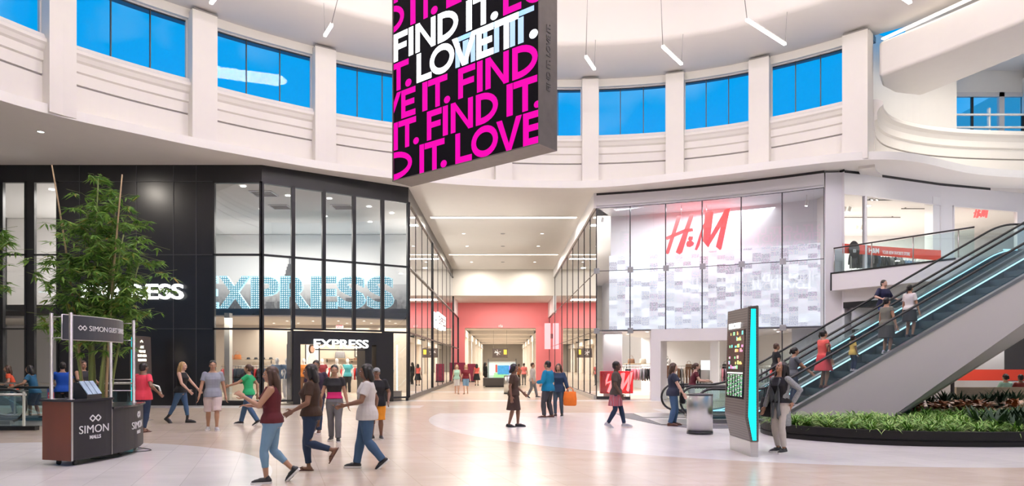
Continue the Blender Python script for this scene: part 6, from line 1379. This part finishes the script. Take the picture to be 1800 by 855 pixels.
# ---- on the escalators
def esc(u, Y, base=20.0):
    x = xpx(u, Y) - 5.0; k = round((x - RUN - .12) / .4); return (5.0 + RUN + .12 + k * .4, Y, min(RISE, max(.02, (.12 + k * .4 - .1) * SL - .02)) + .015)
pp('person in grey tee reaching along the escalator handrail', 1390, 0, 1.56, 88, 'tan', 'black', -.08, cloth('tee_slate', (.10, .11, .12)), .6, .5, ddenim, loc=esc(1388, 18.6), hands=((.10, -.30, .60), (-.14, -.24, .58)), lean=6, fem=True)
pp('person with short red brown hair on the far escalator near its foot', 1382, 0, 1.50, 88, 'tan', 'brown', 0, blackc, .6, .5, blackc, loc=esc(1372, 20.7))
td, qd = pp('person in red and coral dress riding the near escalator', 1458, 0, 1.56, 100, 'tan', 'black', -.12, cloth('dress_coral', (.72, .12, .10)), .25, .56, cloth('dress_red', (.60, .05, .06)), skirt=(.30, .28), shoes='shoe_brown', shoe='flat', loc=esc(1460, 18.5), fem=True, wide=1.1)
handbag('small black handbag of the person in the red dress', td, (-.26, .02, .98), (.2, .1, .2), blackc, .18)
pp('small child in yellow shirt on the near escalator above the red dress', 1492, 0, .95, 95, 'brown', 'black', 0, cloth('yellow', (.70, .48, .10)), .6, .45, ddenim, loc=esc(1494, 18.5), shoes='shoe_grey')
pp('person in olive grey top and dark skirt on the near escalator', 1552, 0, 1.50, 110, 'tan', 'black', -.06, cloth('olive_grey', (.16, .16, .13)), .3, .5, cloth('dark_skirt', (.05, .045, .04)), skirt=(.28, .12), loc=esc(1549, 18.3), fem=True, wide=1.1, shoes='shoe_grey')
pp('person in black and blue top higher up on the far escalator', 1565, 0, 1.56, 20, 'light', 'black', 0, cloth('blue_black', (.012, .014, .05)), .9, .48, cloth('royal_blue', (.02, .05, .30)), loc=esc(1562, 20.6), hands=((.2, -.14, .62), (-.2, -.14, .62)), wide=1.15)
pp('person in white blouse and black skirt with ponytail on the near escalator', 1596, 0, 1.42, 115, 'tan', 'black', -.18, cloth('blouse', (.70, .66, .64)), .7, .52, blackc, skirt=(.30, .1), loc=esc(1597, 18.6), fem=True, shoes='shoe_black', shoe='flat')
pp('child in red vest between the riders high on the near escalator', 1580, 0, 1.05, 100, 'tan', 'brown', 0, cloth('vest_red', (.55, .03, .03)), .5, .46, denim, loc=esc(1572, 18.9), shoes='shoe_grey')
# ---- seated behind the bench at right
def seated(label, x, y, H, rz, **kw):
    return pp(label, 0, 0, H, rz, loc=(x, y, 0), drop=.515 - .28 / 1.0, feet=((.06, -.25, 0, 0), (-.06, -.25, 0, 0)), hands=((.1, -.2, .38), (-.1, -.2, .38)), **kw)
seated('person in pale green shirt seated on the bench seen from behind', 16.55, 22.5, 1.62, 185, skin='tan', hair='black', hairlen=-.05, top=cloth('pale_green', (.34, .58, .46)), sleeve=.6, bottom=denim)
seated('person in dark red top seated at the right edge of the photo', 17.05, 22.5, 1.6, 175, skin='brown', hair='black', hairlen=0, top=cloth('wine', (.22, .03, .03)), sleeve=.6, bottom=blackc)
# ================================================================== goods inside the shops
GC = {n: cloth('garment_' + n, c) for n, c in dict(black=(.02, .02, .022), navy=(.03, .04, .09), red=(.55, .04, .04), white=(.75, .74, .72), cream=(.62, .55, .45), grey=(.30, .30, .31), orange=(.70, .24, .05), pink=(.75, .30, .36), denim=(.10, .17, .28), olive=(.16, .16, .08), brown=(.18, .09, .05), lilac=(.45, .42, .55), teal=(.08, .38, .42), coral=(.75, .16, .14)).items()}
rg_ = random.Random(21)
def garment_mesh(kind):
    mb = MB(); L2 = {'top': .62, 'dress': .95, 'skirt': .5}[kind]
    loft(mb, [(-L2, .24, .035, 0), (-L2 * .7, .22, .04, .004), (-.22, .20, .035, 0), (-.05, .21, .028, 0), (0, .10, .02, 0)], seg=14)
    for s in (1, -1): limb(mb, [(s * .19, 0, -.04), (s * .26, .0, -.26), (s * .27, .01, -.42)], [.045, .04, .035], 8)
    mb.tube([(0, 0, 0), (0, 0, .07), (.03, 0, .10), (.0, 0, .13), (-.03, 0, .11)], .006, 5); return mb
GM = {}
def rack(label, glabel, group, x, y, z, rz, length, cols, kind='top', n=None):
    t = thing('clothes_rack', label, 'clothes rack', (x, y, z), math.radians(rz)); hl = length / 2
    MB().tube([(-hl, 0, 1.45), (hl, 0, 1.45)], .015, 8).build('rail', M('steel_flat'), t)
    for s in (-1, 1): MB().tube([(s * hl, 0, 0.02), (s * hl, 0, 1.45)], .015, 8).build('post', M('steel_flat'), t); MB().box((s * hl, 0, .012), (.05, .5, .022)).build('foot', M('steel_flat'), t)
    n = n or int(length / .12)
    for i in range(n):
        c = cols[(i * len(cols)) // n] if rg_.random() < .7 else rg_.choice(cols)
        if (kind, c) not in GM: GM[(kind, c)] = garment_mesh(kind).mesh('garment', GC[c])
        o = bpy.data.objects.new('garment', GM[(kind, c)]); C.objects.link(o); xx = -hl + (i + .5) * length / n; r = math.radians(rz)
        o.location = (x + xx * math.cos(r), y + xx * math.sin(r), z + 1.335); o.rotation_euler = (0, 0, r + PI / 2 + rg_.uniform(-.15, .15)); tag(o, glabel, 'garment', group)
    return t
MW = mat('mannequin_white', (.78, .77, .75), .35)
def mannequin(label, u, Y, top, bottom, z=0.02, H=1.78, rz=0, **kw):
    return make_person(label, 0, 0, H, rz, skin=MW, hair=None, top=top, bottom=bottom, loc=(xpx(u, Y), Y, z + .03), shoes=None, name='mannequin', cat='mannequin', **kw)
def plinth(t): MB().lathe([(0, -.03), (.2, -.03), (.2, -.005), (0, .0)], seg=20).build('base', M('steel_flat'), t)
for a in ((('white mannequin in blue top, hand on hip, at glass left of the lit entrance'), 487, 28.6, GC['denim'], None, ((.17, -.01, .56), (-.16, -.1, .5)), 10), ('white mannequin in blue top and pale trousers nearer the entrance post', 505, 29.0, GC['denim'], GC['white'], ((.20, -.06, .52), (-.15, -.02, .56)), -15),
          ('white mannequin in cream jumper seen through the lit entrance', 592, 33.0, GC['cream'], GC['brown'], ((.17, 0, .57), (-.17, 0, .57)), 0), ('white mannequin in light blue top right of the cream one', 611, 34.0, GC['teal'], GC['black'], ((.15, 0, .5), (-.15, 0, .5)), 0),
          ('white mannequin in dark red top left in the entrance', 566, 34.5, cloth('wine_knit', (.20, .02, .03)), GC['black'], ((.14, -.08, .56), (-.15, 0, .5)), 10), ('white mannequin in white shirt behind the right entrance post', 678, 31.6, GC['white'], GC['grey'], ((.18, 0, .57), (-.15, 0, .5)), -10),
          ('white mannequin in orange jacket just left inside the entrance', 534, 33.0, GC['orange'], GC['brown'], ((.15, 0, .5), (-.15, 0, .5)), 15)):
    plinth(mannequin(a[0], a[1], a[2], a[3], a[4], hands=a[5], rz=a[6])[0])
plinth(mannequin('mannequin in a long red and brown striped dress in the white shop entrance', xpx(1, 1) * 0 + 1176, 30.6, GC['brown'], None, H=1.75)[0])
for (u, Y, l, g_, ln, cols, kd, rz) in ((424, 29.0, 'clothes rack in the corner window of the black store', 'dark or red garment on the rack in the corner window', 1.6, ['coral', 'black', 'black', 'navy', 'red'], 'top', 10), (440, 31.5, 'clothes rack behind the corner window rack', 'garment on the second rack behind the corner window', 2.2, ['grey', 'black', 'white', 'denim'], 'top', 0),
     (626, 35.6, 'clothes rack right of the mannequins inside the entrance', 'dark garment on the rack right of the entrance mannequins', 2.0, ['black', 'red', 'white', 'navy', 'black', 'grey'], 'top', 0), (560, 36.2, 'clothes rack along the back wall behind the red mannequin', 'garment on the back wall rack behind the red mannequin', 1.6, ['red', 'white', 'olive'], 'top', 0)):
    rack(l, g_, g_ + 's', xpx(u, Y), Y, .02, rz, ln, cols, kd)
for (u, Y, l, g_, ln, cols, kd, rz) in ((1125, 30.6, 'clothes rack right of the red floor sign', 'small dark or pink garment on the rack by the red floor sign', 1.3, ['black', 'pink', 'grey', 'black'], 'skirt', -15), (1112, 33.5, 'clothes rack deeper behind the red floor sign', 'pale garment on the deeper rack behind the red floor sign', 1.8, ['cream', 'white', 'brown'], 'top', -10),
     (1205, 32.5, 'clothes rack of pale clothes in the white shop entrance', 'pale garment on the rack in the white shop entrance', 2.0, ['cream', 'white', 'cream', 'brown', 'black', 'grey'], 'dress', -10), (1258, 31.8, 'clothes rack right of the white pillar in the entrance', 'garment on the rack right of the entrance pillar', 1.2, ['pink', 'white', 'lilac'], 'top', -10),
     (1350, 30.6, 'clothes rack seen behind the near escalator handrails', 'garment on the rack behind the escalator handrails', 1.8, ['white', 'grey', 'red', 'lilac'], 'top', -20)):
    rack(l, g_, g_ + 's', xpx(u, Y), Y, .015, rz, ln, cols, kd)
# shelves with folded stacks, hats and bags
def wall_shelf(label, x, y, z, w_, items, rz=0, m='pale_wood'):
    t = thing('wall_shelf', label, 'shelf', (x, y, z), rz); MB().box((0, 0, 0), (w_, .3, .04)).build('board', M(m), t)
    for s in (-1, 1): MB().box((s * w_ * .42, .1, -.1), (.03, .1, .2)).build('bracket', M('black_frame'), t)
    return t
def hat(x, y, z, col, label, group):
    mb = MB(); mb.lathe([(.0, .11), (.06, .11), (.085, .08), (.09, .015), (.17, .0), (.17, .008), (.09, .02)], seg=18); o = mb.build('hat', col); o.location = (x, y, z); return tag(o, label, 'hat', group)
def bag(x, y, z, col, label, group, s=1.0):
    b = thing('handbag', label, 'bag', (x, y, z), 0, group); mb = MB(); loft(mb, [(0, .16 * s, .06 * s, 0), (.02, .17 * s, .065 * s, 0), (.18 * s, .15 * s, .05 * s, 0), (.22 * s, .13 * s, .02 * s, 0)], seg=14); mb.build('body', col, b); MB().tube([(-.08 * s, 0, .21 * s), (-.07 * s, 0, .32 * s), (0, 0, .36 * s), (.07 * s, 0, .32 * s), (.08 * s, 0, .21 * s)], .009, 6).build('handle', col, b); return b
for (u, Y, v, w_, lab) in ((440, 36.6, 633, 2.6, 'wooden wall shelf behind the corner window of the black store'), (632, 36.7, 634, 1.7, 'wooden wall shelf of hats right of the lit entrance sign'), (596, 36.7, 631, 1.6, 'wooden wall shelf behind the cream mannequin')):
    x, z = xpx(u, Y), zpx(v, Y); wall_shelf(lab, x, Y, z, w_, 0)
    if u == 440:
        for k in range(4): hat(x - .1 + k * .4, Y, z + .02, GC['black'], 'black hat on the shelf behind the corner window', 'hats behind the corner window')
        for k in range(2): bag(x - 1.1 + k * .42, Y, z + .02, GC['orange'], 'orange bag on the shelf behind the corner window', 'orange bags on the shelf', 1.2)
    elif u == 632:
        for k in range(4): hat(x - .6 + k * .4, Y, z + .02, GC['brown'], 'brown hat on the shelf right of the entrance sign', 'hats right of the entrance sign')
    else: bag(x + .05, Y, z + .02, GC['grey'], 'dark handbag on the shelf under the lit entrance sign', None, 1.7)
for (u, Y, v, w_) in ((1245, 33.5, 650, 2.6), (1125, 35, 640, 1.6)):
    x, z = xpx(u, Y), zpx(v, Y); wall_shelf('pale shelf %s' % ('in the white shop entrance' if u > 1200 else 'behind the red floor sign'), x, Y, z, w_, 0)
    for k in range(4): bag(x - .5 * w_ + .35 + k * .6, Y, z + .02, GC[['brown', 'cream', 'grey', 'black'][k]], '%s handbag on the pale shelf %s' % (['brown', 'cream', 'grey', 'black'][k], 'in the white shop entrance' if u > 1200 else 'behind the red floor sign'), None, 1.1)
def poster(label, u0, v0, u1, v1, Y, cols, name='wall_poster'):
    x0, x1, z0, z1 = xpx(u0, Y), xpx(u1, Y), zpx(v1, Y), zpx(v0, Y); w_, h = x1 - x0, z1 - z0; t = thing(name, label, 'poster', ((x0 + x1) / 2, Y, (z0 + z1) / 2))
    MB().box((0, .03, 0), (w_, .03, h)).build('panel', cols[0], t); f = MB()
    for a, b_ in (((-w_ / 2, -h / 2), (w_ / 2, -h / 2)), ((w_ / 2, -h / 2), (w_ / 2, h / 2)), ((w_ / 2, h / 2), (-w_ / 2, h / 2)), ((-w_ / 2, h / 2), (-w_ / 2, -h / 2))): f.beam((a[0], .02, a[1]), (b_[0], .02, b_[1]), .05, .04)
    f.build('frame', M('black_frame'), t); q = MB(); q.ell((0, .01, h * .24), (w_ * .16, .008, h * .11)); q.build('printed_face', SKIN['light'], t); q = MB(); q.ell((-w_ * .06, .014, h * .25), (w_ * .22, .006, h * .16)); q.build('printed_hair', cols[2], t)
    q = MB(); q.ell((-w_ * .02, .008, -h * .2), (w_ * .32, .008, h * .32)); q.build('printed_clothes', cols[1], t); return t
poster('lit wall poster of a person in white left inside the lit entrance', 537, 600, 561, 655, 35.6, [M('shop_white'), GC['white'], HAIR['brown']])
poster('small wall poster of a person right of the lit entrance sign', 624, 605, 640, 628, 36.8, [M('shop_cream'), GC['grey'], HAIR['brown']])
q = MB(); q.bmm((xpx(396, 27.2), 27.1, 0.02), (xpx(405, 27.2), 27.4, 3.6)); struct(q.build('pillar', mat('lit_column', (.85, .80, .70), .5)))
t = thing('display_plinth', 'low pale display box in the glass bay right of the entrance', 'plinth', (xpx(688, 29.2), 29.3, .02)); MB().bmm((-.35, 0, 0), (.35, .5, .35)).build('body', M('shop_cream'), t); MB().bmm((-.37, -.02, .35), (.37, .52, .39)).build('top', M('pale_wood'), t)
t = thing('light_tube', 'thin upright lit tube in the glass bay right of the entrance', 'light', (xpx(698, 30.6), 30.6, .02)); MB().lathe([(.08, 0), (.08, .03), (.02, .03)], seg=12).build('base', M('steel_flat'), t); MB().tube([(0, 0, .03), (0, 0, 2.4)], .03, 8).build('tube', mat('teal_tube', (.7, 1, 1), emit=1.6, ecol=(.7, 1, 1)), t)
t = thing('display_mirror', 'bright white display panel on a post in the white shop entrance', 'display', (xpx(1240, 31), 31, .015)); MB().lathe([(.2, 0), (.2, .03), (.03, .03), (.03, .7)], seg=16).build('post', M('steel_flat'), t); MB().box((0, 0, 1.2), (.42, .05, 1.0)).build('panel', M('steel_flat'), t); MB().box((0, -.04, 1.5), (.42, .03, .42)).build('lit_panel', mat('panel_lit', (.9, .95, 1), emit=1.4, ecol=(.9, .97, 1)), t)
pil('pillar', [hb(1234, 2.2), hb(1250, 2.2), hb(1250, 2.6), hb(1234, 2.6)], .015, ZA, M('shop_white'))
# exit signs
for (x, y, z, lab) in ((xpx(597, 34.5), 34.5, 3.45, 'red exit sign on the ceiling over the lit black store sign'), (xpx(1233, 30.9), 30.9, 2.86, 'red exit sign on the ceiling of the white shop entrance'), (xpx(880, 60.9), 60.95, 4.9, 'red exit sign under the red bulkhead of the corridor')):
    t = thing('exit_sign', lab, 'sign', (x, y, z)); MB().box((0, 0, 0), (.36, .05, .2)).build('case', M('shop_white'), t); q = MB(); put_text(q, 'EXIT', (0, -.03, 0), (1, 0, 0), width=.30, height=.14, size=1, bold=.02, extrude=.004); q.build('lettering', mat('exit_red', (.9, .03, .04), .4, emit=.8, ecol=(.9, .02, .04)), t); MB().box((0, 0, .13), (.04, .04, .08)).build('mount', M('shop_white'), t)
# ---- lamps: recessed downlights and track spots
def downlight(x, y, z, label, group, r=.09, m='white_light'):
    t = thing('ceiling_downlight', label, 'light', (x, y, z), 0, group); MB().lathe([(r, 0), (r * 1.35, -.004), (r * 1.35, -.012), (r, -.012), (r * .95, .0)], seg=18).build('trim_ring', M('rail_white'), t); MB().lathe([(0, -.006), (r * .96, -.006)], seg=18).build('lens', M(m), t); return t
downlight(-14.98, 22.1, CEIL, 'single bright downlight in the shaded soffit at upper left', None, .10)
for (u, v) in ((815, 411), (953, 411), (821, 433), (946, 433), (829, 461), (940, 461)):
    Y = 7.5 * FPX / (CY - v); downlight(xpx(u, Y), Y, CEIL, 'small downlight in the corridor ceiling between the light slots', 'corridor downlights', .10)
for (u, v) in ((884, 411), (884, 433), (884, 461)):
    Y = 7.5 * FPX / (CY - v); o = MB().lathe([(0, -.03), (.12, -.025), (.14, 0)], (xpx(u, Y), Y, CEIL), 18).build('ceiling_speaker', M('patch_grey')); tag(o, 'small round grey disc in the middle of the corridor ceiling', 'ceiling speaker', 'corridor ceiling discs')
for i, (x, y) in enumerate([(-10.3, 27), (-9, 28.5), (-7.4, 29), (-6, 30.5), (-11, 31), (-8.5, 32.5), (-6.6, 33.8), (-5.2, 31.8), (-12.5, 28), (-18.2, 27.5), (-17.2, 29.5)]): downlight(x, y, 8.6, 'round downlight in the tall ceiling of the black store', 'tall black store downlights', .11)
for i in range(12): downlight(-11.8 + (i % 6) * 1.25, 33.3 + (i // 6) * 1.8, 3.655, 'small downlight in the low beige shop ceiling', 'low beige ceiling downlights', .07)
for i in range(14): p = hm(1070 + (i % 7) * 58); downlight(p[0] + .42 * (1 + i // 7 * 2.2), p[1] + .9 * (1 + i // 7 * 2.2), ZA - .03, 'small downlight in the low white shop ceiling', 'low white ceiling downlights', .07)
for x, y, w_ in ((-9.9, 28.2, .9), (-7.2, 30.6, .9), (-10.0, 30.6, .8)):
    t = thing('air_vent', 'square dark air vent in the tall ceiling of the black store', 'vent', (x, y, 8.61), 0, 'ceiling vents'); f = MB()
    for a in (-1, 1): f.box((a * w_ / 2, 0, -.01), (.05, w_, .03)); f.box((0, a * w_ / 2, -.01), (w_, .05, .03))
    f.build('frame', M('patch_grey'), t)
    for k in range(7): MB().box((0, -w_ / 2 + (k + .5) * w_ / 7, -.01), (w_, .03, .02)).build('slat', M('dark_metal'), t)
def spot(u, v, Y, ceil_z, label, tilt=.3):
    p = at(u, v, Y); t = thing('track_spot', label, 'light', p, 0, 'track spots of the white shop'); R3 = Matrix.Rotation(tilt, 3, 'Y'); ax = R3 @ Vector((0, 0, -1))
    MB().tube([Vector((0, 0, .12)), Vector((0, 0, ceil_z - p.z))], .012, 6).build('stem', M('rail_white'), t); MB().tube([-ax * .12, ax * .10], .06, 12, smooth=False).build('can', M('rail_white'), t); MB().tube([ax * .10, ax * .108], .052, 12, smooth=False).build('lens', M('white_light'), t)
for (u, v, Y) in ((1533, 348, 28.6), (1542, 348, 28.6), (1609, 356, 30.2), (1618, 356, 30.2), (1552, 374, 32.0), (1561, 374, 32.0), (1484, 369, 30.0), (1493, 369, 30.0), (1506, 402, 34), (1515, 402, 34)): spot(u, v, Y, 8.5, 'white spotlight can in the ceiling of the upper right shop')
for (u, v) in ((1418, 358), (1059, 388)): spot(u, v, hm(u)[1] + 1.1, 8.5, 'white spotlight can above the tiled light wall %s' % ('near its right end' if u > 1200 else 'at its left end'), .2)
for (u0, u1, v0, v1, Y) in ((1516, 1575, 353, 358, 28.6), (1590, 1640, 361, 366, 30.2), (1475, 1570, 377, 380, 32)): pass
mat('track_grey', (.2, .2, .2), .4)
for x0, x1, y in ((15.2, 16.6, 28.6), (17.6, 19.4, 30.2), (14.9, 18.6, 32)): 
    t = thing('light_track', 'thin grey lighting track in the ceiling of the upper right shop', 'light track', ((x0 + x1) / 2, y, 8.44), 0, 'lighting tracks'); MB().box((0, 0, 0), (x1 - x0, .04, .04)).build('rail', M('track_grey'), t)
    for s in (-1, 1): MB().box((s * (x1 - x0) * .4, 0, .03), (.05, .05, .04)).build('mount', M('track_grey'), t)
# a few clothed mannequins and racks in the upper room at right
for k, u in enumerate((1520, 1560, 1590)): rack('upper floor clothes rack %s the red banner' % ['at the left behind', 'in the middle behind', 'at the right behind'][k], 'dark garment on the upper floor racks behind the red banner', 'upper floor garments', xpx(u, 29.6 + k), 29.6 + k, 5.01, 10, 1.3, ['black', 'denim', 'grey'], 'top', 8)
# ================================================================== corridor kiosk, banner, reflection panels
mat('kiosk_dark', (.07, .06, .055), .4); Yk = 45.5
t = thing('screen_kiosk', 'long low dark kiosk with lit screens in the middle of the corridor', 'kiosk', (xpx(882, Yk), Yk, 0))
MB().bmm((-1.25, 0, .08), (1.25, 1.2, .62)).build('base', M('kiosk_dark'), t); MB().bmm((-1.1, .1, 0), (1.1, 1.1, .08)).build('foot', M('black_frame'), t); MB().bmm((-.95, .3, .62), (.95, .9, 1.65)).build('display_body', mat('kiosk_pale', (.7, .8, .75), .4, emit=.35, ecol=(.8, 1, .9)), t)
MB().bmm((-.98, .27, 1.65), (.98, .93, 1.72)).build('top', M('rail_white'), t)
mat('scr_green', (.3, .7, .3), .3, emit=.7, ecol=(.4, .85, .35), noise=.6, nscale=5); mat('scr_blue', (.05, .25, .5), .3, emit=.8, ecol=(.06, .3, .55), noise=.7, nscale=8); mat('scr_purple', (.35, .2, .9), .3, emit=1.1, ecol=(.35, .2, 1), noise=.3, nscale=3); mat('scr_red', (.6, .1, .08), .3, emit=.5)
MB().bmm((-.55, .27, .65), (.35, .3, .95)).build('green_screen', M('scr_green'), t); MB().bmm((-.28, .22, .85), (.5, .27, 1.45)).build('blue_screen', M('scr_blue'), t); MB().bmm((.5, .2, .95), (.92, .27, 1.4)).build('purple_screen', M('scr_purple'), t); MB().bmm((-.42, .25, 1.0), (-.3, .29, 1.5)).build('red_panel', M('scr_red'), t); MB().bmm((-.8, .27, .8), (-.5, .3, 1.55)).build('white_screen', mat('scr_white', (.8, 1, .9), emit=.9, ecol=(.8, 1, .92)), t)
for x in (-.9, .95): MB().tube([(x, .2, .62), (x, .2, 1.9)], .025, 6).build('post', M('dark_metal'), t)
Yn = 72
t = thing('hanging_banner', 'dark hanging banner with gold patch over the far corridor', 'banner', (xpx(879, Yn), Yn, zpx(621, Yn))); mat('banner_dark', (.05, .035, .03), .5, noise=.5, nscale=3); mat('gold_patch', (.75, .5, .06), .4)
MB().box((0, 0, 0), (1.6, .04, .98)).build('panel', M('banner_dark'), t); MB().box((.55, -.03, .1), (.32, .02, .5)).build('gold_patch', M('gold_patch'), t); q = MB()
rq = random.Random(2)
for k in range(9): a = rq.uniform(0, PI); q.beam((-.25, -.026, .05), (-.25 + .35 * math.cos(a), -.026, .05 + .3 * math.sin(a) * rq.choice((-1, 1))), .01, .03)
q.build('printed_splash', M('shop_white'), t)
for s in (-.7, .7): MB().tube([(s, 0, .49), (s, 0, 5.6 - zpx(621, Yn))], .012, 5).build('hanging_cable', M('cable'), t)
for (u, v0, v1, Y, lab, c) in ((829, 640, 660, 58, 'dark red panel standing in for a reflection at the left of the corridor', 'scr_red'), (811, 638, 662, 60, 'panel standing in for a pink reflection far left in the corridor', 'pink_led')):
    t = thing('reflection_panel', lab, 'poster', (xpx(u, Y), Y, 0)); z0, z1 = .1, zpx(v0, Y); MB().box((0, 0, (z0 + z1) / 2), (.7, .06, z1 - z0)).build('panel', mat('reflection_wine', (.25, .02, .06), .4, noise=.6, nscale=4), t); MB().box((0, 0, .05), (.7, .4, .1)).build('base', M('black_frame'), t)  # reflections built as wine coloured panels on a base
t = thing('red_shop_sign', 'tall lit red blade sign on the right shop flank in the corridor', 'sign', (3.75, 58.0, 3.9)); MB().box((0, 0, 0), (.5, .2, 2.2)).build('lightbox', mat('sign_rose', (1, .3, .32), emit=1.6, ecol=(1, .33, .35)), t); MB().box((.28, 0, 0), (.1, .1, .4)).build('bracket', M('dark_metal'), t)
